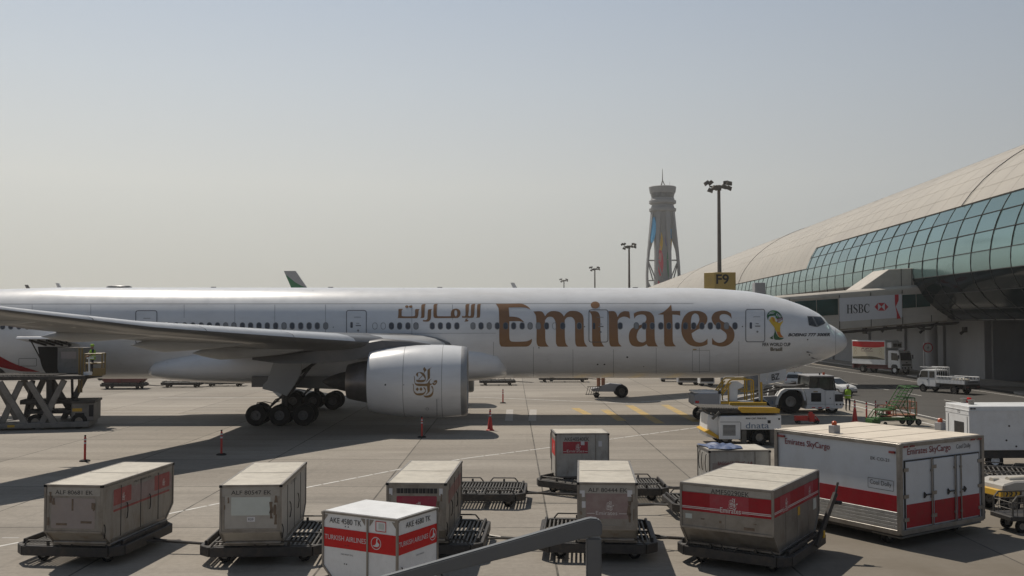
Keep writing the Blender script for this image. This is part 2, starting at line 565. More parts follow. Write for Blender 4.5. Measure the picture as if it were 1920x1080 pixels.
# ================================================================= ground
def ground_mat(name, col, col2, joint=None, rough=.85):
    m = bpy.data.materials.new(name)
    m.use_nodes = True
    N, L = m.node_tree.nodes, m.node_tree.links
    b = N["Principled BSDF"]
    tc = N.new("ShaderNodeTexCoord")
    def tex(scale, stretch, detail=8, rgh=.65):
        mp = N.new("ShaderNodeMapping")
        mp.inputs["Scale"].default_value = stretch
        L.new(tc.outputs["Object"], mp.inputs[0])
        n = N.new("ShaderNodeTexNoise")
        n.inputs["Scale"].default_value = scale
        n.inputs["Detail"].default_value = detail
        n.inputs["Roughness"].default_value = rgh
        L.new(mp.outputs[0], n.inputs["Vector"])
        return n.outputs[0]
    def rng(x, a, b2, c, d):
        r = N.new("ShaderNodeMapRange")
        r.inputs[1].default_value, r.inputs[2].default_value, r.inputs[3].default_value, r.inputs[4].default_value = a, b2, c, d
        L.new(x, r.inputs[0])
        return r.outputs[0]
    def mixc(fac, a, b2, mode='MIX'):
        x = N.new("ShaderNodeMix")
        x.data_type = 'RGBA'
        x.blend_type = mode
        for i, v in ((0, fac), (6, a), (7, b2)):
            if isinstance(v, (int, float)): x.inputs[i].default_value = v
            elif isinstance(v, tuple): x.inputs[i].default_value = (*v, 1)
            else: L.new(v, x.inputs[i])
        return x.outputs[2]
    def math_(op, a, b2=None):
        x = N.new("ShaderNodeMath")
        x.operation = op
        for i, v in enumerate((a, b2)):
            if v is None: continue
            if isinstance(v, (int, float)): x.inputs[i].default_value = v
            else: L.new(v, x.inputs[i])
        return x.outputs[0]
    big = rng(tex(.06, (1, 1.6, 1), 5), .35, .68, 0, 1)
    c = mixc(big, col, col2)
    # tyre rubber dragged along the taxi direction
    tr = rng(tex(.30, (.16, 1.5, 1), 6, .7), .47, .70, 0, .70)
    c = mixc(tr, c, tuple(q * .56 for q in col))
    tr2 = rng(tex(1.1, (.045, 2.0, 1), 5, .75), .54, .72, 0, .5)
    c = mixc(tr2, c, tuple(q * .58 for q in col))
    tr3 = rng(tex(1.0, (1.6, .06, 1), 4, .7), .60, .74, 0, .35)
    c = mixc(tr3, c, tuple(q * .55 for q in col))
    fine = rng(tex(5.0, (1, 1, 1), 8, .75), .3, .7, .84, 1.14)
    c = mixc(1.0, c, fine, 'MULTIPLY')
    st = rng(tex(.55, (1, 1, 1), 7, .72), .60, .72, 0, .55)
    c = mixc(st, c, tuple(q * .55 for q in col))
    pal = rng(tex(.22, (.5, 1.3, 1), 6, .7), .55, .72, 0, .45)
    c = mixc(pal, c, tuple(min(1, q * 1.28) for q in col))
    oil = rng(tex(1.6, (1, 1, 1), 4, .5), .70, .76, 0, .5)
    c = mixc(oil, c, tuple(q * .4 for q in col))
    if joint:
        # concrete colour gets darker towards the near right, broken up by noise
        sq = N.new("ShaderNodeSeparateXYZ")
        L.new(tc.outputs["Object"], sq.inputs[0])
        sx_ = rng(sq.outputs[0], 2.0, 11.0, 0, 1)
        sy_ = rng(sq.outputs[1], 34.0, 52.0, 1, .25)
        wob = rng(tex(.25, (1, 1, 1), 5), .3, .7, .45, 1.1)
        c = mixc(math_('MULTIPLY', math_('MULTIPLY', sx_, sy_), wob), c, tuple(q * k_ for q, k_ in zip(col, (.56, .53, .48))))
        sp = N.new("ShaderNodeSeparateXYZ")
        L.new(tc.outputs["Object"], sp.inputs[0])
        px_, ox, py_, oy = joint
        lines = None
        for o_, per, off, wd in ((sp.outputs[0], px_, ox, .030), (sp.outputs[1], py_, oy, .032)):
            a = math_('ADD', o_, -off + per * 100)
            fr = math_('FRACT', math_('DIVIDE', a, per))
            d = math_('MINIMUM', fr, math_('SUBTRACT', 1.0, fr))
            ln = math_('LESS_THAN', d, wd / per)
            lines = ln if lines is None else math_('MAXIMUM', lines, ln)
            # every slab poured a little differently
            fl = math_('FLOOR', math_('DIVIDE', a, per))
            if o_ == sp.outputs[0]: fx = fl
            else: fy = fl
        cb = N.new("ShaderNodeCombineXYZ")
        L.new(fx, cb.inputs[0]); L.new(fy, cb.inputs[1])
        wn = N.new("ShaderNodeTexWhiteNoise")
        L.new(cb.outputs[0], wn.inputs["Vector"])
        c = mixc(1.0, c, rng(wn.outputs["Value"], 0, 1, .86, 1.10), 'MULTIPLY')
        brk = rng(tex(.8, (1, 1, 1), 3), .3, .6, .45, 1.0)
        c = mixc(math_('MULTIPLY', lines, brk), c, tuple(q * .22 for q in col))
    L.new(c, b.inputs["Base Color"])
    b.inputs["Roughness"].default_value = rough
    b.inputs["Specular IOR Level"].default_value = .3
    n3 = N.new("ShaderNodeTexNoise")
    n3.inputs["Scale"].default_value = 30
    L.new(tc.outputs["Object"], n3.inputs["Vector"])
    bp = N.new("ShaderNodeBump")
    bp.inputs["Strength"].default_value = .25
    bp.inputs["Distance"].default_value = .01
    L.new(n3.outputs[0], bp.inputs["Height"])
    L.new(bp.outputs[0], b.inputs["Normal"])
    return m
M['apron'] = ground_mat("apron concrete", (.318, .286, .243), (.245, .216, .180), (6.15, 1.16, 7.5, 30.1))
M['asphalt'] = ground_mat("road asphalt", (.082, .077, .070), (.064, .060, .055), None, .9)
def sheet(name, x0, x1, y0, y1, z, m, kind='structure'):
    o = MB().quad((x0, y0, z), (x1, y0, z), (x1, y1, z), (x0, y1, z)).build(name, m, fix=False)
    return tag(o, None, None, None, kind)
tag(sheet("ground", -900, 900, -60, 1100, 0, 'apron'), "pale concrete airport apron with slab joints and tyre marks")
tag(sheet("road", 27.6, 46.5, 58, 420, .004, 'asphalt'), "dark asphalt service road beside the terminal")
def ribbon(name, pts, w_, z, m, label=None, dash=None):
    mb = MB()
    pts = [Vector((p[0], p[1], 0)) for p in pts]
    def seg(a, b):
        d = (b - a).normalized()
        n = Vector((-d.y, d.x, 0)) * (w_ / 2)
        mb.quad(*[(p.x, p.y, z) for p in (a - n, b - n, b + n, a + n)])
    for a, b in zip(pts, pts[1:]):
        if dash:
            L_ = (b - a).length
            t = 0
            while t < L_:
                seg(a + (b - a) * (t / L_), a + (b - a) * (min(L_, t + dash[0]) / L_))
                t += dash[1]
        else: seg(a, b)
    return tag(mb.build(name, m, fix=False), label, None, None, 'structure')
ribbon("road_marking", [(28.3, 58), (28.3, 300)], .16, .008, 'paintw', "white line along the near edge of the service road")
ribbon("road_marking", [(26.3, 56), (26.3, 140)], .16, .006, 'paintw', "white line on the apron beside the service road")
ribbon("road_marking", [(35.8, 62), (35.8, 300)], .14, .008, 'paintw', "dashed white centre line of the service road", (3, 7.4))
ribbon("road_marking", [(43.8, 60), (43.8, 300)], .14, .008, 'paintw', "white line along the terminal side of the road")
ribbon("road_marking", [(-17, 24), (-14, 28.5), (-11.6, 32), (-10.4, 34), (-8, 37.3), (-4.9, 42), (-2, 45.6), (1.36, 48.8), (6.5, 54), (12.3, 59.8)], .12, .004, 'paintw', "thin white curved stand line across the apron", (.9, 1.0))
ribbon("road_marking", [(-30, 82), (-2.5, 82.5), (9, 76.5), (26, 90)], .18, .004, 'paintw', "white line behind the airliner's nose")
ribbon("road_marking", [(-62, 65.5), (-20, 67.0)], .30, .004, 'paintwf', "worn white line beside the main wheels")
ribbon("road_marking", [(-62, 68.5), (-20, 69.6)], .22, .004, 'paintwf', "worn white line beyond the main wheels")
ribbon("road_marking", [(-25, 28.5), (-13.5, 28.7)], .12, .004, 'paintwf', "worn white line at the left edge of the apron", (.5, .9))
for (a, b) in (((1078, 765), (1102, 777)), ((1133, 768), (1166, 789)), ((1180, 760), (1238, 794)), ((1246, 759), (1308, 791))):
    p, q = G(*a), G(*b)
    ribbon("road_marking", [p, q], .62, .004, 'painty', "worn yellow diagonal marking on the apron")
for px in (956, 1000):
    p, q = G(px, 768), G(px - 2, 789)
    ribbon("road_marking", [p, q], .50, .004, 'paintwf', "worn white bar marking on the apron")
# kerbs and pavement before the terminal
def slab(name, poly, z, m, label):
    mb = MB()
    mb.prism(poly, 0, z, 'z')
    return tag(mb.build(name, m, bevel=.02), label, None, None, 'structure')
slab("pavement", [(46.6, 98), (53, 96), (53.5, 116), (47.6, 116)], .14, 'kerb', "raised pavement under the bridge pillar")
slab("pavement", [(49.8, 124), (54.3, 124), (56.5, 200), (52.2, 200)], .14, 'kerb', "raised pavement along the grey wall")
slab("traffic_island", [(46.2 + 1.2 * math.cos(a) + (6 if math.cos(a) > 0 else 0), 84.8 + 3.2 * math.sin(a)) for a in [2 * math.pi * i / 24 for i in range(24)]], .16, 'kerb', "rounded raised traffic island by the dark opening")
# ================================================================= the airliner
PL = thing("airliner", "large white twin engine airliner parked across the apron with bronze lettering on its side", "airliner", (23.2, 66.7, 0), R(1.2))
PLM = Matrix.Translation((23.2, 66.7, 0)) @ Matrix.Rotation(R(1.2), 4, 'Z')
PLI = PLM.inverted()
TOPP = [(0, 5.02), (.04, 5.2), (.17, 5.5), (.41, 5.78), (.78, 6.02), (1.15, 6.24), (1.46, 6.38), (1.79, 6.82), (2.07, 7.06), (2.8, 7.45), (3.4, 7.69), (4.33, 8.02), (5.44, 8.31),
        (6.93, 8.57), (8.8, 8.72), (10.6, 8.79), (54, 8.79), (73.5, 8.2)]
BOTP = [(0, 4.95), (.04, 4.83), (.13, 4.66), (.36, 4.44), (.65, 4.27), (1.06, 4.06), (1.9, 3.74), (3.2, 3.36), (5.1, 2.92), (6.9, 2.69), (9.1, 2.58), (60, 2.58), (65, 3.5), (73.5, 7.2)]
WID = [(0, .04), (.04, .26), (.17, .56), (.41, .88), (.78, 1.2), (1.15, 1.44), (1.9, 1.82), (2.8, 2.15), (4.3, 2.54), (5.4, 2.75), (7, 2.95), (9, 3.07), (10.6, 3.1), (59, 3.1), (66, 2.0), (73.5, .25)]
def lin(tab, s):
    if s <= tab[0][0]: return tab[0][1]
    for (a, va), (b, vb) in zip(tab, tab[1:]):
        if s <= b: return va + (vb - va) * (s - a) / (b - a)
    return tab[-1][1]
def fus(s):
    t, b, w_ = lin(TOPP, s), lin(BOTP, s), lin(WID, s)
    return (t + b) / 2, (t - b) / 2, w_
def fus_F(p):
    zc, hh, w_ = fus(-p.x)
    return (p.y / w_) ** 2 + ((p.z - zc) / hh) ** 2 - 1
CAML = PLI @ Vector((0, 0, CAM_H))
PLI3 = PLI.to_3x3()
def on_fus(px, py, off=.012):
    """the point of the fuselage's near side that carries this spot of the livery"""
    d = PLI3 @ ray(px, py)
    lo, hi = 40.0, 79.0
    n = 110
    prev = fus_F(CAML + d * lo)
    t = None
    for i in range(1, n + 1):
        q = lo + (hi - lo) * i / n
        f = fus_F(CAML + d * q)
        if f <= 0:
            a, b = lo + (hi - lo) * (i - 1) / n, q
            for _ in range(18):
                c = (a + b) / 2
                if fus_F(CAML + d * c) > 0: a = c
                else: b = c
            t = a
            break
    if t is None: return None
    p = CAML + d * t
    zc, hh, w_ = fus(-p.x)
    nrm = Vector((0, p.y / w_ ** 2, (p.z - zc) / hh ** 2)).normalized()
    return p + nrm * off
def decal(name, loops, m, parent=PL, off=.012, cutx=None, cuty=3.5, pre=None, surf=on_fus):
    vs, fs = pre if pre else fill(loops)
    bm = bmesh.new()
    bv = [bm.verts.new((x, y, 0)) for x, y in vs]
    for f in fs:
        try: bm.faces.new([bv[i] for i in f])
        except ValueError: pass
    y0 = min(v[1] for v in vs); y1 = max(v[1] for v in vs)
    x0 = min(v[0] for v in vs); x1 = max(v[0] for v in vs)
    y = math.ceil(y0 / cuty) * cuty
    while y < y1:
        bmesh.ops.bisect_plane(bm, geom=bm.verts[:] + bm.edges[:] + bm.faces[:], plane_co=(0, y, 0), plane_no=(0, 1, 0), dist=1e-4)
        y += cuty
    if cutx:
        x = math.ceil(x0 / cutx) * cutx
        while x < x1:
            bmesh.ops.bisect_plane(bm, geom=bm.verts[:] + bm.edges[:] + bm.faces[:], plane_co=(x, 0, 0), plane_no=(1, 0, 0), dist=1e-4)
            x += cutx
    dead = []
    for v in bm.verts:
        p = surf(v.co.x, v.co.y, off)
        if p is None: dead.append(v)
        else: v.co = p
    if dead: bmesh.ops.delete(bm, geom=dead, context='VERTS')
    cdir = CAML
    for f in bm.faces:
        f.normal_update()
        if f.normal.dot(cdir - f.calc_center_median()) < 0: f.normal_flip()
        f.smooth = True
    me = bpy.data.meshes.new(name)
    bm.to_mesh(me)
    bm.free()
    me.materials.append(M[m])
    return link(bpy.data.objects.new(name, me), parent)

# ---- fuselage
mb = MB()
ST = [0, .04, .1, .17, .28, .41, .58, .78, .96, 1.15, 1.3, 1.46, 1.6, 1.79, 2.07, 2.4, 2.8, 3.4, 4.33, 5.44, 6.2, 6.93, 7.8, 8.8, 9.7, 10.6] + [10.6 + 3.1 * i for i in range(1, 15)] + [55, 57, 60, 64, 68, 71, 73.5]
rings = []
NR = 96
for s_ in ST:
    zc, hh, w_ = fus(s_)
    rings.append([(-s_, w_ * math.cos(2 * math.pi * i / NR), zc + hh * math.sin(2 * math.pi * i / NR)) for i in range(NR)])
mb.loft(rings)
mb.build("fuselage", 'skin', PL, smooth=35)

# ---- wings  (local: near wing towards -y)
LEZ = [(0, 4.6), (3.1, 4.78), (9.6, 5.22), (15, 5.61), (22, 6.15), (27.5, 6.82), (32.4, 7.5)]
def wing_sec(eta, side):
    xle = 27.2 + .67 * (eta - 3.1)
    xte = lin([(0, 41.6), (3.1, 41.6), (10.5, 41.9), (32.4, 49.2)], eta)
    c = xte - xle
    zle = lin(LEZ, eta)
    tk = lin([(0, .125), (10, .11), (32.4, .095)], eta)
    inc = R(lin([(0, 2.2), (10.5, 1.6), (32.4, -.2)], eta))
    pts = []
    N = 14
    prof = []
    for i in range(N + 1):
        x = .5 * (1 + math.cos(math.pi * i / N))
        yt = 5 * tk * (.2969 * math.sqrt(x) - .126 * x - .3516 * x * x + .2843 * x ** 3 - .1036 * x ** 4)
        prof.append((x, yt))
    up = [(x, yt * 1.05 + .012 * math.sin(math.pi * x)) for x, yt in prof]
    dn = [(x, -yt * .95 + .012 * math.sin(math.pi * x)) for x, yt in reversed(prof[:-1])]
    for x, yy in up + dn[:-1]:
        X, Z = x * c, yy * c
        pts.append((-(xle + X * math.cos(inc) + Z * math.sin(inc)), side * eta, zle - X * math.sin(inc) + Z * math.cos(inc)))
    return pts
for side in (-1, 1):
    mb = MB()
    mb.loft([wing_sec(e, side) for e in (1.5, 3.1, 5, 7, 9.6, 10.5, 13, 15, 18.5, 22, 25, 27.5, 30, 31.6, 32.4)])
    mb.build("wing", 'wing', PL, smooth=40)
    # bright leading edge slats
    mb = MB()
    rr = []
    for e in (4.2, 7, 8.6):
        rr.append(e)
    for seg in ((3.6, 8.4), (10.9, 14.88), (14.92, 19.68), (19.72, 24.68), (24.72, 29.28), (29.32, 31.8)):
        a = []
        for k in range(5):
            e = seg[0] + (seg[1] - seg[0]) * k / 4
            p = [Vector(q) for q in wing_sec(e, side)]
            n_ = len(p)
            # upper points near the nose, then round to the lower
            ids = [11, 12, 13, 14]
            ring = [p[i] for i in ids]
            ctr = sum(p, Vector()) / n_
            a.append([(q + (q - (ctr * .15 + q * .85)).normalized() * .022) for q in ring])
        k0 = len(mb.v)
        for r_ in a: mb.v += r_
        for j in range(4):
            for i in range(3):
                mb.f.append([k0 + j * 4 + i, k0 + j * 4 + i + 1, k0 + (j + 1) * 4 + i + 1, k0 + (j + 1) * 4 + i])
                mb.m.append(0)
    mb.each("leading_edge_slat", 'bright', PL, smooth=60)
    # flap track fairings (canoes)
    for (eta, s0, s1, zz, rad) in ((20.3, 39.4, 45.9, 5.86, .36), (15.2, 36.6, 43.6, 5.33, .44), (10.9, 35.2, 41.7, 4.78, .46), (25.6, 42.6, 47.9, 6.45, .26)):
        mb = MB()
        rings = []
        for k in range(13):
            t = k / 12
            s_ = s0 + (s1 - s0) * t
            r_ = rad * (math.sin(math.pi * min(1, t * .62 + .02)) ** .55 if t < .78 else .93 * max(.03, (1 - (t - .78) / .22) ** .8))
            z_ = zz + .16 - .30 * t
            rings.append([(-s_, side * (eta + .12 * math.cos(2 * math.pi * i / 14) * 0 + r_ * .62 * math.cos(2 * math.pi * i / 14)), z_ + r_ * math.sin(2 * math.pi * i / 14)) for i in range(14)])
        mb.loft(rings)
        mb.build("flap_track_fairing", 'fairing', PL, smooth=50)
# belly fairing
mb = MB()
rings = []
for (s_, hw, zb, zt) in ((23.6, 2.0, 2.75, 4.0), (24.2, 2.9, 2.6, 4.6), (25.2, 3.15, 2.48, 4.9), (27, 3.32, 2.36, 5.1), (30, 3.42, 2.28, 5.2), (36, 3.45, 2.26, 5.2), (41, 3.42, 2.28, 5.0), (44, 3.32, 2.36, 4.6), (45.8, 3.15, 2.5, 4.2), (46.8, 2.8, 2.62, 3.9), (47.3, 2.1, 2.8, 3.5)):
    zc, hh = (zb + zt) / 2, (zt - zb) / 2
    rg = []
    for i in range(32):
        a = 2 * math.pi * i / 32
        ca, sa = math.cos(a), math.sin(a)
        e = .72
        rg.append((-s_, hw * math.copysign(abs(ca) ** e, ca), zc + hh * math.copysign(abs(sa) ** e, sa)))
    rings.append(rg)
mb.loft(rings)
mb.build("belly_fairing", 'skin', PL, smooth=45)

# tail (outside the frame to the left)
mb = MB()
mb.loft([[(-60 - a * 1.0, y, 8.4) for a, y in ((0, 0), (3, .35), (9, 0), (3, -.35))], [(-69.5 - a * .36, y, 18.4) for a, y in ((0, 0), (3, .2), (9, 0), (3, -.2))]])
mb.build("tail_fin", 'skin', PL)
for side in (-1, 1):
    mb = MB()
    mb.loft([[(-64 - a, side * .6, 6.9 + y) for a, y in ((0, 0), (2, .3), (6.5, 0), (2, -.3))], [(-70.5 - a * .35, side * 10.7, 7.8 + y) for a, y in ((0, 0), (2, .15), (6.5, 0), (2, -.15))]])
    mb.build("tailplane", 'wing', PL)

# ---- engines
def nacelle(side):
    y0, zc = side * 9.6, 2.96
    X0 = 26.0
    mb = MB()
    prof = [(1.72, .55), (1.70, .30), (1.74, .14), (1.84, .03), (1.93, .0), (1.99, .05), (2.04, .2)]
    mb.lathe([(r_, -a) for r_, a in prof], (-X0, y0, zc), 'x', 56)
    lip = MB()
    lip.lathe([(r_, -a) for r_, a in ((1.72, .60), (1.70, .30), (1.74, .14), (1.84, .03), (1.94, .0), (2.0, .07), (2.04, .22), (2.045, .36))], (-X0, y0, zc), 'x', 56)
    nac = MB()
    nac.lathe([(r_, -a) for r_, a in ((2.045, .36), (2.09, .8), (2.125, 1.5), (2.13, 2.2), (2.115, 3.0), (2.05, 3.9), (1.95, 4.7), (1.84, 5.3), (1.74, 5.72), (1.70, 5.72), (1.66, 5.3))], (-X0, y0, zc), 'x', 56)
    n_ = nac.build("engine_nacelle", 'skin', PL, smooth=40)
    l_ = lip.build("inlet_lip", 'lip', n_, smooth=60)
    inn = MB()
    inn.lathe([(r_, -a) for r_, a in ((1.72, .6), (1.70, 1.6), (.0, 1.62))], (-X0, y0, zc), 'x', 40)
    inn.build("inlet_duct", 'hole', n_, smooth=40)
    sp = MB()
    sp.lathe([(0.01, -.75), (.22, -.95), (.42, -1.35), (.5, -1.6)], (-X0, y0, zc), 'x', 24)
    sp.build("fan_spinner", 'dark', n_, smooth=50)
    fb = MB()
    for k in range(22):
        a = 2 * math.pi * k / 22
        u = Vector((0, math.cos(a), math.sin(a)))
        t_ = Vector((0, -math.sin(a), math.cos(a)))
        c = Vector((-X0 - 1.45, y0, zc))
        fb.quad(c + u * .45 - t_ * .06, c + u * 1.68 - t_ * .2 + Vector((.1, 0, 0)), c + u * 1.68 + t_ * .2 - Vector((.1, 0, 0)), c + u * .45 + t_ * .06)
    fb.build("fan_blades", 'dark', n_, fix=False)
    core = MB()
    core.lathe([(r_, -a) for r_, a in ((1.66, 5.3), (1.30, 5.6), (1.22, 6.0), (1.10, 6.6), (1.0, 7.0), (.94, 7.05), (.9, 6.9))], (-X0, y0, zc - .02), 'x', 40)
    core.build("core_cowl", 'nozzle', n_, smooth=40)
    ex = MB()
    ex.lathe([(r_, -a) for r_, a in ((.9, 6.9), (.62, 6.95), (.5, 7.5), (.3, 8.1), (.05, 8.5))], (-X0, y0, zc - .02), 'x', 32)
    ex.build("exhaust_cone", 'dark', n_, smooth=40)
    py = MB()
    rings = []
    for (s_, hw, z0, z1) in ((28.2, .10, 5.02, 5.12), (29.4, .26, 4.9, 5.32), (31.0, .34, 4.6, 5.46), (32.6, .36, 4.2, 5.2), (34.5, .34, 4.0, 4.9), (37.0, .22, 4.0, 4.5), (38.6, .05, 4.2, 4.4)):
        rings.append([(-s_, y0 + x, z) for x, z in ((-hw, z0), (-hw, z1 - .12), (-hw * .5, z1), (hw * .5, z1), (hw, z1 - .12), (hw, z0))])
    py.loft(rings)
    py.build("engine_pylon", 'wing', PL, smooth=40)
    seam = MB()
    for a in (1.42, 3.62):
        rr = lin([(0, 1.9), (.36, 2.045), (.8, 2.09), (1.5, 2.125), (2.2, 2.13), (3, 2.115), (3.9, 2.05)], a) + .004
        seam.lathe([(rr, -a), (rr, -a - .025)], (-X0, y0, zc), 'x', 56)
    seam.build("cowl_seam", 'seam', n_, fix=False)
    return n_
NAC_NEAR = nacelle(-1)
nacelle(1)
def on_nac(px, py, off=.012):
    d = PLI3 @ ray(px, py)
    lo, hi = 48.0, 58.5
    def f(p):
        a = -p.x - 26.0
        r_ = lin([(0, 1.94), (.36, 2.045), (.8, 2.09), (1.5, 2.125), (2.2, 2.13), (3, 2.115), (3.9, 2.05), (4.7, 1.95), (5.72, 1.74)], a)
        return math.hypot(p.y + 9.6, p.z - 2.96) - r_
    n = 60
    for i in range(1, n + 1):
        q = lo + (hi - lo) * i / n
        if f(CAML + d * q) <= 0:
            a, b = q - (hi - lo) / n, q
            for _ in range(18):
                c = (a + b) / 2
                if f(CAML + d * c) > 0: a = c
                else: b = c
            p = CAML + d * a
            return p + Vector((0, p.y + 9.6, p.z - 2.96)).normalized() * off
    return None
# calligraphy on the near engine
cs = [
 "510,185c 555,125c 618,215c 570,262c 545,305c 535,300c 545,255c",
 "775,122c 720,180 712,250 712,420 690,470 600,555c 585,545c 640,480 640,330 640,230 665,190 700,170",
 "372,415c 325,380 308,345 340,295 400,275 470,278 540,315 580,380 592,450 575,485c 545,430 500,370 440,310 395,285c 372,310 368,350",
 "490,365c 503,378c 400,490c 372,490c",
 "310,495c 420,500 550,492 590,458c 585,510 540,555 470,568 380,565 325,545",
 "235,388c 268,395 277,480 280,560 310,598 400,605 620,600 680,530 750,465c 757,475 715,520 710,590 760,612c 795,575 812,540c 832,555 780,620 718,652c 710,700 708,800 690,850 600,925c 590,915 640,850 635,760 630,680c 500,678 380,675 310,652 270,590 258,500 255,410",
 "795,600 810,545 860,510 915,510 922,560 890,620 840,652 800,635",
 "750,660c 790,690 810,760 812,850 790,930 730,990 640,1010 570,1000 520,945c 600,952 690,935 760,880 790,810 785,750 760,720",
 "200,610c 240,630 250,720 250,790 280,850 340,885 430,880 520,870 570,830 573,790 530,740 530,700c 580,740 597,800 580,860 530,920 460,947 370,945 300,920 250,860 232,780 228,660",
 "347,712c 395,765c 347,822c 297,765c", "455,705c 500,765c 455,822c 408,765c"]
loops = [outline(t, 1 / 15.43, 1 / 15.43, 760, 680) for t in cs]
loops.append([p for p in reversed(outline("832,592 852,568 882,570 870,592 848,606", 1 / 15.43, 1 / 15.43, 760, 680))])
decal("engine_calligraphy", loops, 'goldedge', NAC_NEAR, surf=on_nac)
decal("drain_port", [ellipse(722.5, 721.5, 1.6, 1.6)], 'hole', NAC_NEAR, surf=on_nac)

decal("cowl_latch_line", [[(818.6, 748), (819.4, 748), (819.8, 780), (819.0, 780)]], 'doorline', NAC_NEAR, surf=on_nac)
decal("cowl_port", [ellipse(801, 766.5, 3, 2.6, 14), list(reversed(ellipse(801, 766.5, 2.4, 2.0, 14)))], 'seam', NAC_NEAR, surf=on_nac)
decal("cowl_port", [ellipse(757, 721.5, 1.0, 1.0, 10)], 'seam', NAC_NEAR, surf=on_nac)
# ---- passenger doors, windows, lettering
def door(x0, y0, x1, y1, win=True):
    d = decal("passenger_door", [rrect(x0, y0, x1, y1, 4)], 'skin', off=.006)
    decal("door_outline", [rrect(x0 - .9, y0 - .9, x1 + .9, y1 + .9, 4.6), list(reversed(rrect(x0 + .35, y0 + .35, x1 - .35, y1 - .35, 3.6)))], 'doorline', d, off=.02)
    h = (y1 - y0)
    if win:
        decal("door_window", [rrect(x0 + 7, y0 + .40 * h, x0 + 11.5, y0 + .60 * h, 1.6)], 'panewin', d, off=.02)
        decal("door_handle", [rrect(x0 + 17, y0 + .50 * h, x0 + 27, y0 + .535 * h, .7), rrect(x0 + 18, y0 + .43 * h, x0 + 24, y0 + .45 * h, .4), ellipse(x0 + 21.5, y0 + .69 * h, 2.0, 2.0, 10), rrect(x0 + 14, y0 + .22 * h, x0 + 27, y0 + .235 * h, .3)], 'seam', d, off=.02)
    return d
door(1398.5, 580.5, 1433.5, 640.5)
door(1104.5, 581.5, 1139.5, 641, True)
door(650, 582.5, 686.5, 636.5)
door(255, 583, 294, 644)
WX = [5 + 15.35 * i for i in range(9)] + [300 + 15.45 * i for i in range(6)] + [392.7, 408, 423.3, 438.7, 454.7, 470, 485.7, 501.3, 517, 532.7, 548, 564, 579.7, 595, 610.7,
      734, 749.3, 765, 780, 810.5, 825.7, 841, 856.7, 886.8, 902, 917.3, 932.5, 948, 963, 979, 994, 1009.3, 1024.7, 1055, 1086, 1162.7, 1193, 1208, 1223, 1239, 1254, 1270, 1285, 1300.6, 1316, 1331.7, 1346.8, 1362, 1378]
BL = {10, 17, 24, 33, 38, 40, 45, 46, 62, 66}
for i, x in enumerate(WX):
    o = decal("cabin_window", [rrect(x - 3.9, 605.4, x + 3.9, 617.0, 3.8)], 'paneblind' if i in BL or i % 11 == 7 else 'panewin', off=.020)
    decal("window_surround", [rrect(x - 4.9, 604.4, x + 4.9, 618, 4.7), list(reversed(rrect(x - 3.8, 605.5, x + 3.8, 616.9, 3.7)))], 'seam' if i % 3 else 'wing', o, off=.022)
for x in (703, 718.6, 1040):
    decal("blanked_window", [rrect(x - 4.6, 605, x + 4.6, 617.6, 4.4), list(reversed(rrect(x - 3.9, 605.7, x + 3.9, 616.9, 3.8)))], 'wing', off=.02)

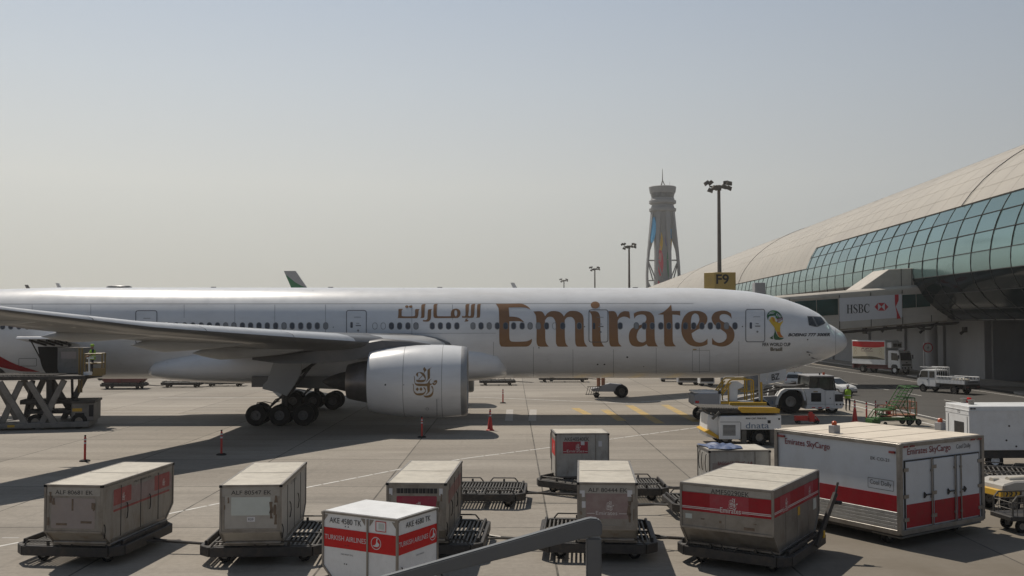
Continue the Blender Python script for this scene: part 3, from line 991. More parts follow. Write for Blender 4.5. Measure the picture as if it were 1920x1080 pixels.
A8 = (1 / 8, 1 / 8, 920, 560)
B8 = (1 / 8, 1 / 8, 1150, 560)
LET = [
 [outline("75,78c 260,78 440,76 510,92 570,130 597,168c 540,140 470,132 400,132 270,134c 276,200 280,270c 370,275 430,293 480,330 503,358c 450,342 390,338 280,340c 278,480 282,590 300,635 350,645 460,645 540,638 590,620 618,600c 615,650 590,692 540,717 400,719 180,719 145,695 130,640 128,400 122,180 105,120", *A8)],
 [outline("640,193c 740,190 780,205 818,265c 850,220 900,192 960,187 1030,200 1075,235 1100,270c 1130,225 1180,190 1235,184 1310,195 1370,235 1392,290 1395,400 1400,600 1415,670 1450,718c 1310,718 1280,695 1268,640 1266,500 1264,360 1250,310 1220,280 1185,274 1140,285 1110,325c 1112,470 1115,600 1130,675 1165,718c 1020,718 990,690 978,640 978,480 972,360 955,310 925,278 885,272 845,285 815,325c 818,470 820,600 835,670 872,718c 730,718 700,690 688,640 688,480 682,290 670,240", *A8)],
 [outline("1475,190c 1560,188 1610,205 1640,270 1645,400 1650,590 1665,660 1705,718c 1560,718 1530,695 1522,640 1520,450 1518,300 1508,235", *A8)],
 [ellipse(920 + 1568 / 8, 560 + 97 / 8, 67 / 8, 53 / 8, 28)],
 [outline("-75,190c 0,188 40,215 65,275c 95,225 150,192 200,190 240,205 250,305c 215,282 165,270 120,280 85,300 65,335c 68,480 72,600 85,670 125,716c -20,718 -48,695 -62,640 -65,480 -66,320 -68,240", *B8)],
 [outline("305,225c 350,200 410,187 480,188 545,200 590,240 612,290 618,400 622,600 640,670 668,716c 560,716 520,712 497,680c 460,705 410,718 340,718 280,700 245,650 232,580 240,510 270,455 330,420 400,395 440,380 480,345 495,310 490,270 465,245 420,238 370,248 335,270 315,303c", *B8),
  list(reversed(outline("490,410c 488,500 490,630c 460,652 420,655 375,635 350,580 358,520 385,465 430,430", *B8)))],
 [outline("865,88c 872,130 878,185c 1003,185c 1003,257c 960,243 885,240c 888,400 890,600 900,665 940,714c 800,716 770,695 762,650 760,450 752,240c 665,238c 740,205 800,160 840,120", *B8)],
 [outline("1412,598c 1412,683c 1360,705 1290,718 1220,715 1140,690 1075,630 1030,540 1018,440 1030,340 1065,265 1120,210 1185,187 1240,183 1310,192 1375,225 1408,275 1408,330 1385,380 1330,430 1250,470 1172,520c 1190,590 1230,640 1290,658 1340,652 1380,630", *B8),
  list(reversed(outline("1165,465c 1162,380 1168,300 1185,250 1220,222 1255,230 1280,260 1290,310 1280,350 1245,410", *B8)))],
 [outline("1765,225c 1775,303c 1745,265 1700,238 1650,232 1610,245 1592,280 1605,320 1650,350 1720,385 1780,440 1812,500 1815,570 1790,640 1730,690 1660,715 1590,715 1480,685c 1482,585c 1510,625 1555,655 1610,660 1660,640 1695,600 1700,550 1680,510 1620,465 1550,420 1500,370 1475,310 1480,260 1520,210 1590,185 1650,180 1710,190", *B8)]]
for lp in LET:
    decal("livery_letter", lp, 'gold', off=.014, cuty=3)
C11 = (1 / 11.294, 1 / 11.294, 740, 560)
for lp in (
 [outline("48,412c 70,395 80,300 80,240 100,218 178,218c 150,250 148,300 148,345 165,372 300,376 400,372 430,355 432,260 445,225 530,222c 510,250 505,300 500,350 480,400 440,415", *C11)],
 [ellipse(740 + 258 / 11.294, 560 + 170 / 11.294, 3.3, 2.4)], [ellipse(740 + 340 / 11.294, 560 + 170 / 11.294, 3.3, 2.4)],
 [outline("535,412c 560,385 565,300 565,160 590,122 662,116c 640,150 635,250 632,360 615,405", *C11)],
 [outline("600,450c 660,455 690,430 695,380 705,250 725,228 795,222c 775,250 772,330 765,420 735,470 690,488 600,482c", *C11)],
 [outline("915,113c 895,145 893,200 893,330 905,368 960,374 1190,374c 1190,310 1205,260 1240,225 1300,212 1350,225 1385,260 1395,310 1385,360 1350,400 1300,410 1000,413 870,413 830,395 820,330 822,200 825,140 850,116", *C11), list(reversed(outline("1295,243 1320,270 1325,320 1310,365 1290,375 1268,340 1265,290 1275,255", *C11)))],
 [outline("1425,365c 1470,375 1495,360 1500,300 1500,150 1525,118 1590,113c 1572,150 1570,250 1560,340 1570,370 1605,365 1615,300 1618,160 1640,120 1715,113c 1695,150 1690,280 1680,370 1655,405 1560,408 1430,405c", *C11)],
 [outline("1715,405c 1740,380 1742,250 1748,140 1770,118 1835,115c 1815,145 1812,280 1808,370 1790,402", *C11)],
 [outline("1500,430c 1530,420 1558,420c 1525,440 1560,455c 1555,480 1470,488c 1495,465", *C11)]):
    decal("livery_letter", lp, 'gold', off=.014, cuty=3)
# emblem near the nose
E12 = (1 / 12, 1 / 12, 1420, 575)
em = decal("cup_emblem", [outline("260,300c 290,280 300,240c 320,233 350,238 380,250 400,290 410,330 440,345 490,365 540,340 580,318c 565,360 530,410 515,470 515,560 530,620 590,690c 560,690 500,690 460,640 430,570 400,520 370,450 310,380", *E12)], 'e_yellow', off=.012, cutx=4)
decal("emblem_green_top", [outline("240,300c 220,250 218,190 250,130 310,90 380,84 450,105 510,150 550,210 557,252c 520,268 480,272 440,276 410,245 400,205 340,208 280,218 252,250", *E12)], 'e_green', em, off=.012, cutx=4)
for t in ("250,170c 300,148 350,150 385,165c 350,160 300,162 250,180", "262,140c 310,120 360,122 395,140c 350,132 310,132 262,150", "420,190c 440,150c 455,150c 430,215c", "450,210c 475,165c 488,172c 462,235c", "480,230c 505,185c 517,193c 494,248c", "508,240c 530,212c 540,222c 522,250c"):
    decal("emblem_stripe", [outline(t, *E12)], 'signw', em, off=.02, cutx=4)
for t in ("300,150c 340,100 400,95 400,130c 360,128 330,140", "405,200c 430,200 470,255 440,270c 420,250"):
    decal("emblem_leaf", [outline(t, *E12)], 'e_green2', em, off=.016, cutx=4)
decal("emblem_orange", [outline("435,575c 480,560 515,590 530,630 580,686c 520,690 470,640", *E12), outline("330,250c 350,245 385,330 380,350c 355,320", *E12)], 'e_orange', em, off=.018, cutx=4)
decal("emblem_stem", [outline("385,490c 405,550 440,630 480,680 540,705 590,697c 580,722 520,744 450,744 390,737 365,690 370,620 390,560", *E12), outline("275,703c 310,680 350,650c 345,690 358,730c 320,725", *E12)], 'e_green', em, off=.018, cutx=4)
def fus_text(s, x0, y0, x1, y1, m, bold=0.0, shear=0.0, slope=0.0, parent=PL, name="lettering"):
    vs, fs = text2d(s, bold)
    h = y1 - y0
    pv = [(x0 + x * (x1 - x0) + shear * y * h, y1 - y * h + slope * x * (x1 - x0)) for x, y in vs]
    return decal(name, None, m, parent, .02, cutx=6, cuty=4, pre=(pv, fs))
fus_text("2014", 1456.5, 597.5, 1467.5, 605, 'darkred', .02, 0, -.35, em, "emblem_year")
fus_text("FIFA WORLD CUP", 1429.5, 642.5, 1482, 649.0, 'ink', .018)
fus_text("Brasil", 1444.5, 651, 1466.5, 658, 'olive', .03)
fus_text("BOEING 777 300ER", 1477.5, 624.8, 1556, 630.8, 'ink', .035, .35, -.004)
# cockpit windows
def N9(t): return outline(t, 1 / 9.143, 1 / 9.143, 1390, 570)
decal("cockpit_window", [N9("1142,218c 1212,222c 1285,385c 1262,382c 1168,358c")], 'glassd', off=.02, cutx=3)
decal("cockpit_window", [N9("1238,222c 1355,228c 1400,272c 1436,325c 1408,345c 1312,382c")], 'glassd', off=.02, cutx=3)
decal("cockpit_window_frame", [N9("1130,208c 1225,212c 1362,218c 1408,268c 1446,328c 1412,352c 1305,394c 1260,392c 1158,366c"), list(reversed(N9("1142,218c 1212,222c 1285,385c 1262,382c 1168,358c"))), list(reversed(N9("1238,222c 1355,228c 1400,272c 1436,325c 1408,345c 1312,382c")))], 'wing', off=.018, cutx=3)
# seams, ports
decal("skin_seam", [[(0, 569.6), (1300, 568.4), (1300, 569.0), (0, 570.3)]], 'seam', off=.008, cutx=40)
decal("skin_seam", [[(700, 624.8), (930, 624.4), (930, 624.9), (700, 625.3)]], 'wing', off=.008, cutx=40)
for x, a, b in ((772, 571, 700), (925, 641, 690), (1230, 652, 700), (1311, 652, 700), (1566.5, 616, 664), (610, 571, 640), (440, 571, 604), (1000, 650, 706), (515, 571, 604), (848, 571, 600), (60, 571, 600), (170, 571, 590), (345, 571, 596), (1074, 655, 706), (1150, 655, 706), (1385, 640, 704)):
    decal("skin_seam", [[(x, a), (x + .55, a), (x + .55, b), (x, b)]], 'seam' if x in (1566.5,) else 'wing', off=.008)
decal("static_port", [ellipse(1176, 669.5, 1.9, 1.5), ellipse(1120.5, 683, 1.7, 1.2), ellipse(1133.3, 683, 1.7, 1.2), ellipse(1010.5, 652, 1.2, 1.0), ellipse(1096, 612.5, 1.0, 1.0), ellipse(1392, 612.3, 1.1, 1.1), ellipse(1514.3, 636.7, 1.3, 1.3), ellipse(1513.3, 659.8, 1.3, 1.2), ellipse(1517.7, 665.2, 1.3, 1.2), ellipse(625, 613.5, .9, .9), ellipse(1207, 687, .9, .8)], 'hole', off=.018)
decal("placard", [rrect(1299, 654, 1306, 656, .5)], 'painty', off=.012)
decal("cargo_hatch", [rrect(1298, 656.5, 1331, 697, 2.5), list(reversed(rrect(1298.5, 657, 1330.5, 696.5, 2)))], 'wing', off=.012)
# pitot probes
for (px, py, L_) in ((1513.3, 659.8, .32), (1522, 671, .36)):
    p = on_fus(px, py, .0)
    MB().bar(p, p + Vector((.10, -.10, -.02)), .03).bar(p + Vector((-.05, -.10, 0)), p + Vector((L_, -.12, -.09)), .022, .012).build("pitot_probe", 'dark', PL)
# livery tail swoosh and the after body
decal("livery_flag", [outline("-30,650c 0,668c 30,683 75,697c 40,696 0,688 -30,680c")], 'red', off=.012, cutx=10)
decal("livery_flag", [outline("-30,684c 0,690 12,701c 0,706 -30,706c")], 'ink', off=.012, cutx=10)
decal("access_panel", [rrect(35, 671.5, 69, 686.5, 2), list(reversed(rrect(35.8, 672.3, 68.2, 685.7, 1.6)))], 'doorline', off=.012)
# after cargo hold: its inner shade painted as a dark patch on the skin, raised door
decal("cargo_opening_shade", [outline("71,650c 150,650c 153,660 155,700 150,706c 92,706c 80,690 74,668c")], 'hole', off=.016, cutx=8)
pa = on_fus(73, 646, .02); pb = on_fus(150, 646, .02)
mb = MB()
up_ = Vector((0, -1.0, .16)).normalized()
th = Vector((0, .10, .16))
A_, B_ = pa, pb
C_, D_ = pb + up_ * 2.5 + Vector((-.2, 0, 0)), pa + up_ * 2.5 + Vector((-.3, 0, 0))
mb.add([A_, B_, C_, D_, A_ + th, B_ + th, C_ + th, D_ + th], [(0, 1, 2, 3), (7, 6, 5, 4), (0, 4, 5, 1), (1, 5, 6, 2), (2, 6, 7, 3), (3, 7, 4, 0)])
cd_ = mb.build("cargo_door", 'skin', PL, bevel=.03)
mb = MB()
for t in (.08, .92):
    q = A_.lerp(B_, t)
    mb.bar(q + Vector((0, -.2, -.9)), q + up_ * 1.5, .04)
for t in (.2, .4, .6, .8):
    q = A_.lerp(B_, t)
    mb.beam(q + up_ * .1 - th * .2, q + up_ * 2.4 - th * .2, .08, .16)
mb.build("door_rib", 'dark', cd_)
# antennas, satellite dome
def top_at(s_): return lin(TOPP, s_)
mb = MB()
mb.loft([[(-49.1 - 1.0 + 1.0 * c * .9 * k, .38 * s2 * k, top_at(49) + z) for c, s2 in [(math.cos(2 * math.pi * i / 16), math.sin(2 * math.pi * i / 16)) for i in range(16)]] for k, z in ((1, -.12), (.96, .05), (.8, .11), (.4, .14))])
mb.build("satellite_dome", 'wing', PL, smooth=50)
for s_ in (28.0, 43.5, 14.5, 35.5):
    MB().box(-s_ - .35, -s_, -.02, .02, top_at(s_) - .05, top_at(s_) + .05).build("blade_antenna", 'wing', PL)
for s_, dz in ((20.4, .22), (51.2, .12)):
    MB().prism([(-s_ - .18, 2.57 - dz), (-s_ - .02, 2.57 - dz), (-s_ + .2, 2.62), (-s_ - .3, 2.62)], -.015, .015).build("blade_antenna", 'wing', PL)

# ---- landing gear
def add_wheel(parent, c, r_, w_, rimr=.5, rimm='white', name="wheel", n=28, tyrem='black'):
    mb = MB()
    h = w_ / 2
    mb.lathe([(r_ * rimr, -h * .82), (r_ * .78, -h), (r_ * .93, -h * .86), (r_, -h * .5), (r_, h * .5), (r_ * .93, h * .86), (r_ * .78, h), (r_ * rimr, h * .82)], c, 'y', n)
    o = mb.build(name, tyrem, parent, smooth=40)
    mb = MB()
    mb.lathe([(r_ * rimr, -h * .84), (r_ * rimr * .9, -h * .86), (r_ * rimr * .82, -h * .6), (r_ * rimr * .35, -h * .55), (r_ * rimr * .3, -h * .8), (.005, -h * .8)], c, 'y', n)
    mb.lathe([(.005, h * .8), (r_ * rimr * .3, h * .8), (r_ * rimr * .35, h * .55), (r_ * rimr * .82, h * .6), (r_ * rimr * .9, h * .86), (r_ * rimr, h * .84)], c, 'y', n)
    mb.build("rim", rimm, o, smooth=40)
    return o
for side in (-1, 1):
    yg = side * 5.5
    mb = MB()
    mb.bar((-37.6, yg, .7), (-37.5, yg, 3.2), .19, .24, 14).bar((-37.5, yg, 2.2), (-37.4, yg, 5.0), .28, .3, 14)
    mb.beam((-39.2, yg, .68), (-36.2, yg, .68), .24, .30)
    for x in (-39.15, -37.7, -36.25): mb.bar((x, yg - .72, .66), (x, yg + .72, .66), .10, None, 10)
    mb.bar((-37.5, yg, 2.6), (-35.4, yg - side * 1.6, 4.2), .10).bar((-37.5, yg, 1.6), (-36.0, yg, 3.6), .09).bar((-37.5, yg, 2.0), (-38.6, yg, 1.0), .07)
    mb.tube([(-37.8, yg - .2, 1.5), (-38.3, yg - .2, 1.35), (-38.7, yg - .25, 1.45), (-39.2, yg - .3, 1.4), (-39.35, yg - .3, 1.1)], .025)
    mb.tube([(-37.8, yg + .2, 1.7), (-38.2, yg + .2, 1.55), (-38.5, yg + .3, 1.2)], .03)
    g = mb.build("main_gear", 'dark', PL, smooth=40)
    for x in (-39.15, -37.7, -36.25):
        for dy in (-.70, .70):
            add_wheel(g, (x, yg + dy, .66), .66, .5, .46, 'rimd')
    mb = MB()
    yy = side * 6.45
    pts = [(-37.95, 4.35), (-36.3, 4.2), (-36.35, 3.3), (-36.75, 2.55), (-37.25, 1.85), (-37.7, 2.05), (-38.75, 2.3), (-38.7, 2.55), (-38.45, 2.8)]
    mb.prism([(x, z) for x, z in pts], yy - .05, yy + .05, 'y')
    mb.build("gear_door", 'fairing', g, bevel=.02)
    mb = MB().box(-40.2, -34.6, side * 2.4 - .9, side * 2.4 + .9, 2.2, 2.9)
    mb.prism([(-40.0, 2.9), (-35.0, 2.9), (-35.0, 1.9), (-40.0, 2.1)], side * 1.0 - .04, side * 1.0 + .04, 'y')
    mb.build("gear_bay_door", 'wing', g)
mb = MB()
mb.bar((-6.0, 0, .55), (-6.0, 0, 3.4), .14, .18, 14).bar((-6.0, -.42, .53), (-6.0, .42, .53), .1, None, 10).bar((-6, 0, 1.9), (-4.4, 0, 3.0), .09).bar((-6, 0, 1.3), (-5.5, 0, .8), .06)
ng = mb.build("nose_gear", 'white', PL, smooth=40)
for dy in (-.36, .36): add_wheel(ng, (-6.0, dy, .53), .53, .36, .5, 'rimd')
mb = MB()
def gx(px, py, Y): return PLI @ P(px, py, Y)
YD = 65.6
for name_, q in (("nose_gear_door", [(1424.5, 701), (1437.5, 699), (1437.5, 721), (1424.8, 719.5)]), ("nose_gear_door", [(1438.5, 699), (1455, 696), (1474.5, 690), (1474.5, 712), (1438.5, 720.5)])):
    mb = MB()
    a = [gx(x, y, YD) for x, y in q]
    mb.prism([(p.x, p.z) for p in a], a[0].y - .03, a[0].y + .03, 'y')
    ngd = mb.build(name_, 'skin', ng)
mb = MB()
p0 = gx(1446.5, 713.5, YD); p1 = gx(1461.5, 711, YD); p2 = gx(1446.2, 702, YD)
u_ = (p1 - p0); v_ = (p2 - p0)
put_text(mb, "BZ", p0 + Vector((0, -.05, 0)), u_.normalized(), v_.normalized(), u_.length, v_.length, .004, bold=.01)
mb.build("lettering", 'ink', ngd, fix=False)
# ================================================================= terminal
T = thing("terminal_building", "long airport terminal with a curved beige roof and a teal glass wall", "terminal", (52, 100, 0))
TX, TY = 52, 100
def off(p): return (p[0] - TX, p[1] - TY, p[2])
A_T, B_UP, B_LO, ZC = 27.0, 16.0, 9.2, 11.4
def vault(dz, Y, out=0.0):
    b_ = B_UP if dz >= 0 else B_LO
    k = min(.999, abs(dz) / b_)
    x = 36.6 + .0444 * Y + A_T * (1 - math.sqrt(1 - k * k))
    n = Vector((-math.sqrt(1 - k * k) / A_T, 0, dz / (b_ * b_))).normalized()
    return Vector((x + n.x * out, Y, ZC + dz + n.z * out))
ROWS = [5.95, 4.5, 2.85, 1.15, -.55, -2.2, -3.7, -4.75]
Y_STEP, PANE = 141.0, 3.72
YN = 62.0
def roof_mat():
    m = mat("beige roof cladding", (.40, .365, .31), .5, var=.05, scale=.15, dirt=(.31, .28, .24), dscale=.12, damt=.5)
    return m
M['roof'] = roof_mat()
# shells: roof from the glass head over the ridge and down the far side
def shell(name, ys, dzs, m, out=0.0, th=.25, parent=T):
    mb = MB()
    for so in (out, out - th):
        k0 = len(mb.v)
        for Y in ys:
            for dz in dzs:
                if dz == 'far':
                    mb.v.append(Vector(off((36.6 + .0444 * Y + 2 * A_T, Y, ZC))))
                elif isinstance(dz, tuple):
                    a = dz[0]
                    mb.v.append(Vector(off((36.6 + .0444 * Y + A_T - A_T * math.cos(a), Y, ZC + B_UP * math.sin(a) + so))))
                else:
                    mb.v.append(Vector(off(vault(dz, Y, so))))
        nd = len(dzs)
        for j in range(len(ys) - 1):
            for i in range(nd - 1):
                mb.f.append([k0 + j * nd + i, k0 + j * nd + i + 1, k0 + (j + 1) * nd + i + 1, k0 + (j + 1) * nd + i])
                mb.m.append(0)
    return mb.build(name, m, parent, smooth=40)
def angs(dz0, n=26):
    a0 = math.asin(dz0 / B_UP)
    return [(a0 + (math.pi - .15 - a0) * i / n,) for i in range(n + 1)]
near_y = [YN + (Y_STEP - YN) * i / 12 for i in range(13)]
far_y = [Y_STEP + (720 - Y_STEP) * (i / 26) ** 1.4 for i in range(27)]
shell("roof", near_y, angs(5.95), 'roof', .12)
shell("roof", far_y, angs(2.85), 'roof', .12)
# roof seams: raised thin ribs following the vault, and the eaves gutter
mb = MB()
ysm = [90.2, 192.6, 300]
for Y in ysm:
    big = True
    a = [q[0] for q in angs(5.95 if Y < Y_STEP else 2.85, 30)]
    w_ = .09 if big else .05
    pts = []
    for q in a:
        pts.append((36.6 + .0444 * Y + A_T - (A_T + .16) * math.cos(q), ZC + (B_UP + .16) * math.sin(q)))
    for p, q in zip(pts, pts[1:]):
        mb.beam(off((p[0], Y, p[1])), off((q[0], Y, q[1])), w_, .06, 1 if big else 0)
mb.build("roof_seam", ['roof', 'dark'], T)
mb = MB()
Y = 66.0
while Y < 420:
    a = [q[0] for q in angs(5.95 if Y < Y_STEP else 2.85, 24)][:16]
    pts = [(36.6 + .0444 * Y + A_T - (A_T + .125) * math.cos(q), ZC + (B_UP + .125) * math.sin(q)) for q in a]
    for p, q in zip(pts, pts[1:]): mb.beam(off((p[0], Y, p[1])), off((q[0], Y, q[1])), .026, .008)
    Y += 3.72 * (1 if Y < 200 else 2)
for dz in (7.4, 9.0, 10.6, 12.1, 13.4):
    for Y0, Y1 in ((YN, 140), (141, 240), (240, 420)):
        mb.beam(off(vault(dz, Y0, .125)), off(vault(dz, Y1, .122)), .022, .008)
mb.build("cladding_joint", 'beige', T)
# glass: the nearest panes are parts, the rest of the wall is one stuff part
def pane_mesh(r, w_=PANE):
    mb = MB()
    d0, d1 = ROWS[r], ROWS[r + 1]
    k = 3
    vs = []
    for j in range(k + 1):
        dz = d0 + (d1 - d0) * j / k
        p = vault(dz, 0, 0)
        vs.append((p.x - 36.6, .04, p.z))
        vs.append((p.x - 36.6 + .0444 * (w_ - .04), w_ - .04, p.z))
    return mb.add(vs, [(2 * j, 2 * j + 1, 2 * j + 3, 2 * j + 2) for j in range(k)])
base = [None] * 7
rest = MB()
restm = []
ncol = int((720 - YN) / PANE)
nparts = 0
for c in range(ncol):
    Y = YN + c * PANE
    for r in range(7):
        if r < 2 and Y >= Y_STEP - .5: continue
        loc = Vector((36.6 + .0444 * Y - TX, Y - TY, 0))
        if Y + PANE > 74 and c < 17 and nparts < 99:
            if base[r] is None:
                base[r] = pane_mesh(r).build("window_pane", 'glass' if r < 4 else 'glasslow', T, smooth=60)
                o = base[r]
            else:
                o = base[r].copy(); COL.objects.link(o); o.parent = T
            o.location = loc
            rz = random.gauss(0, .0035); ry = random.gauss(0, .0035)
            o.rotation_euler = (0, 0, rz)
            nparts += 1
        else:
            k = pane_mesh(r)
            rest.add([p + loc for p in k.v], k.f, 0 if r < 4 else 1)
o = rest.build("window_pane", ['glass', 'glasslow'], T, smooth=60)
o["kind"] = "stuff"
mb = MB()
for c in range(ncol + 1):
    Y = YN + c * PANE
    if Y > 420: break
    rows = ROWS if Y < Y_STEP + .5 else ROWS[2:]
    pts = []
    for a, b in zip(rows, rows[1:]):
        pts += [a, (a + b) / 2]
    pts.append(rows[-1])
    for a, b in zip(pts, pts[1:]):
        mb.beam(off(vault(a, Y, .03)), off(vault(b, Y, .03)), .045, .06)
for i, dz in enumerate(ROWS):
    y0, y1 = YN, (Y_STEP if i < 2 else 420)
    for k in range(10):
        a, b = y0 + (y1 - y0) * k / 10, y0 + (y1 - y0) * (k + 1) / 10
        mb.beam(off(vault(dz, a, .03)), off(vault(dz, b, .03)), .045, .06)
mb.build("mullion_grid", 'dark', T)
# soffit, ground floor wall set back, dark service opening
def wallx(Y): return 48.0 + .0444 * Y
mb = MB()
ys = [YN, 108, 140, 300, 720]
mb.loft([[off((vault(-4.75, Y).x - .05, Y, 6.65)), off((wallx(Y) + 8, Y, 6.65)), off((wallx(Y) + 8, Y, 7.1)), off((vault(-4.75, Y).x - .05, Y, 7.1))] for Y in ys])
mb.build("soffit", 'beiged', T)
mb = MB()
for y0, y1 in ((106.6, 420), (YN, 78)):
    mb.prism([(wallx(y0) - TX, y0 - TY), (wallx(y0) + .4 - TX, y0 - TY), (wallx(y1) + .4 - TX, y1 - TY), (wallx(y1) - TX, y1 - TY)], 0, 6.7, 'z')
mb.prism([(wallx(106.6) - TX + .4, 106.2 - TY), (wallx(106.6) - TX + 14, 106.2 - TY), (wallx(106.6) - TX + 14, 106.6 - TY), (wallx(106.6) - TX + .4, 106.6 - TY)], 0, 6.6, 'z')
mb.build("ground_floor_wall", 'greyw', T)
mb = MB()
for y in (106.6, 118, 131, 146, 165):
    mb.box(wallx(y) - .35 - TX, wallx(y) - .01 - TX, y - TY, y + .9 - TY, 0, 6.6)
mb.each("wall_pier", 'greyw', T, bevel=.03)
mb = MB()
mb.box(wallx(90) + 14 - TX, wallx(90) + 14.4 - TX, YN - TY, 106 - TY, 0, 6.6)
mb.build("loading_bay_back", 'hole', T)
for y in (112, 124.5, 139):
    m2 = MB().box(wallx(y) - .42 - TX, wallx(y) - TX, y - .25 - TY, y + .25 - TY, 5.3, 5.9)
    m2.bar((wallx(y) - .4 - TX, y - TY, 5.35), (wallx(y) - .7 - TX, y - TY, 5.1), .16, .2)
    m2.build("wall_lamp", 'dark', T)
mb = MB()
Ygb = 720
mb.loft([[off((36.6 + .0444 * Y + 2 * A_T - 1, Y, 0)), off((36.6 + .0444 * Y + 2 * A_T - .6, Y, 0)), off((36.6 + .0444 * Y + 2 * A_T - .6, Y, ZC + 3)), off((36.6 + .0444 * Y + 2 * A_T - 1, Y, ZC + 3))] for Y in (YN, Ygb)])
mb.build("rear_wall", 'beiged', T)

# ================================================================= fixed link bridge
BY = 97.5
s_b = F / BY
def bz(py): return CAM_H + (606 - py) * BY / F
def bx(px): return (px - 960) * BY / F
BR = thing("link_bridge", "enclosed beige boarding bridge from the terminal carrying a white bank sign panel", "bridge", (bx(1650), BY + 2.5, 0))
BX0, BY0 = bx(1650), BY + 2.5
def bo(x, y, z): return (x - BX0, y - BY0, z)
xL, xR = bx(1290), bx(1775)
def slope(px, y1573, y1745): return bz(y1573 + (y1745 - y1573) * (px - 1573) / 172.0)
def bslice(px):
    x = bx(px)
    top, win_t, win_b, bot = slope(px, 545.5, 532), slope(px, 560, 549), slope(px, 601.5, 590), slope(px, 619, 605)
    return x, top, win_t, win_b, bot
rings = []
for px in (1290, 1400, 1500, 1573, 1660, 1745, 1775):
    x, t, wt, wb, b = bslice(px)
    prof = [(2.6, t), (-2.0, t), (-2.32, t - .06), (-2.55, t - .22), (-2.62, t - .5), (-2.5, wt), (-2.5, wb), (-2.62, wb - .02), (-2.62, b + .1), (-2.4, b), (2.6, b)]
    rings.append([bo(x, BY0 + y, z) for y, z in prof])
mb = MB(); mb.loft(rings)
mb.build("bridge_shell", 'beige', BR, smooth=35)
def bpanel(name, px0, px1, m, y0f, y1f, yy=-2.5, th=.05, parent=BR):
    a, b = bslice(px0), bslice(px1)
    mb = MB()
    z = lambda s_, f: s_[3] + (s_[2] - s_[3]) * f
    q = [(a[0], z(a, y0f)), (b[0], z(b, y0f)), (b[0], z(b, y1f)), (a[0], z(a, y1f))]
    mb.prism([(x - BX0, zz) for x, zz in q], yy - th, yy + .02, 'y')
    return mb.build(name, m, parent)
M['bglass'] = mat("green bridge window", (.02, .06, .055), .08, var=.3, scale=.5, spec=.6)
for a_, b_ in ((1400, 1440), (1442, 1488), (1490, 1530), (1531.5, 1571)): bpanel("bridge_window", a_, b_, 'bglass', .28, 1.0)
bpanel("bridge_window", 1692, 1717, 'bglass', .38, .98)
bpanel("bridge_window", 1718.5, 1744, 'bglass', .38, .98)
for p in (1480, 1573, 1632, 1691, 1745):
    a = bslice(p)
    MB().box(a[0] - .03 - BX0, a[0] + .03 - BX0, -2.67, -2.6, a[4] + .1, a[3] - .05).box(a[0] - .03 - BX0, a[0] + .03 - BX0, -2.66, -2.5, a[2] + .1, a[1] - .4).build("panel_joint", 'dark', BR)
sg = bpanel("sign_panel", 1573.5, 1690, 'signw', -.04, 1.02, -2.52, .12)
a, b = bslice(1573.5), bslice(1690)
ux = Vector((b[0] - a[0], 0, b[3] - a[3])).normalized()
uz = Vector((0, 0, 1))
def bs(px, py): return Vector((bx(px) - BX0, -2.64, bz(py)))
# lettering: a seriffed capital each, drawn as outlines in pixels of the sign
def sgn(loops, m, name="lettering", dy=-.012):
    vs, fs = fill(loops)
    mb = MB()
    mb.add([bs(x, y) + Vector((0, dy, 0)) for x, y in vs], [tuple(reversed(f)) for f in fs])
    return mb.build(name, m, sg, fix=False)
HX = [
 ["0,0c 5.4,0c 5.4,.7c 4.1,.9c 4.1,7.2c 8.9,7.2c 8.9,.9c 7.6,.7c 7.6,0c 13,0c 13,.7c 11.7,.9c 11.7,15.1c 13,15.3c 13,16c 7.6,16c 7.6,15.3c 8.9,15.1c 8.9,8.2c 4.1,8.2c 4.1,15.1c 5.4,15.3c 5.4,16c 0,16c 0,15.3c 1.3,15.1c 1.3,.9c 0,.7c"],
 ["8.2,.3c 8.4,4.2c 7.8,4.2c 7,1.8 4.8,.8 3,1.6 2.4,3.6 3.6,5.6 6.6,7.6 8.8,9.8 9.2,12.6 7.6,15.4 4.4,16.3 1.6,15.6 .6,16.2c .2,11.2c .8,11.2c 1.6,13.8 3.4,15.4 5.4,15.2 6.8,13.6 6.2,11.4 3.8,9.4 1,7.2 .2,4.4 1.4,1.2 4.2,-.3 7,.6"],
 ["0,0c 6.8,0 9.6,1.4 10,4 8.6,6.6 6.6,7.4 9.6,8.6 11,11.4 9.6,14.8 6.4,16 0,16c 0,15.3c 1.3,15.1c 1.3,.9c 0,.7c", "4,1c 4,6.8c 6,6.8 7.2,5.4 7.2,2.8 6,1.1", "4,8c 4,14.8c 6,15 7.8,14 8,11.4 7,8.6 5.6,8"],
 ["11.4,.4c 11.6,5c 11,5c 10.2,2.6 8.4,.9 6.2,1 3.8,3 3.1,8 4.2,13 7,15 9.8,14 11.4,11.6c 11.9,12c 10.4,15.2 7.4,16.4 3,15.4 .4,11.6 .2,6.6 2.2,1.8 6.2,-.4 9.2,.2 10.6,.9"]]
x = 1586.5
for gl, wd in zip(HX, (13, 9.2, 11, 12)):
    lps = []
    sc_ = 16.2 / 16
    for i, t in enumerate(gl):
        lp = outline(t, .88, sc_, x, 571.4 - (x - 1586.5) * .045)
        lps.append(lp if i == 0 else list(reversed(lp)))
    sgn(lps, 'ink')
    x += wd * .88 + 1.0
def hexlogo(cx, cy, w_, h_):
    l, r, t, b_ = cx - w_ / 2, cx + w_ / 2, cy - h_ / 2, cy + h_ / 2
    q = w_ / 4
    return [[(l, cy), (l + q, t), (l + q, b_)], [(r, cy), (r - q, t), (r - q, b_)], [(l + q, t), (r - q, t), (cx, cy)], [(l + q, b_), (cx, cy), (r - q, b_)]]
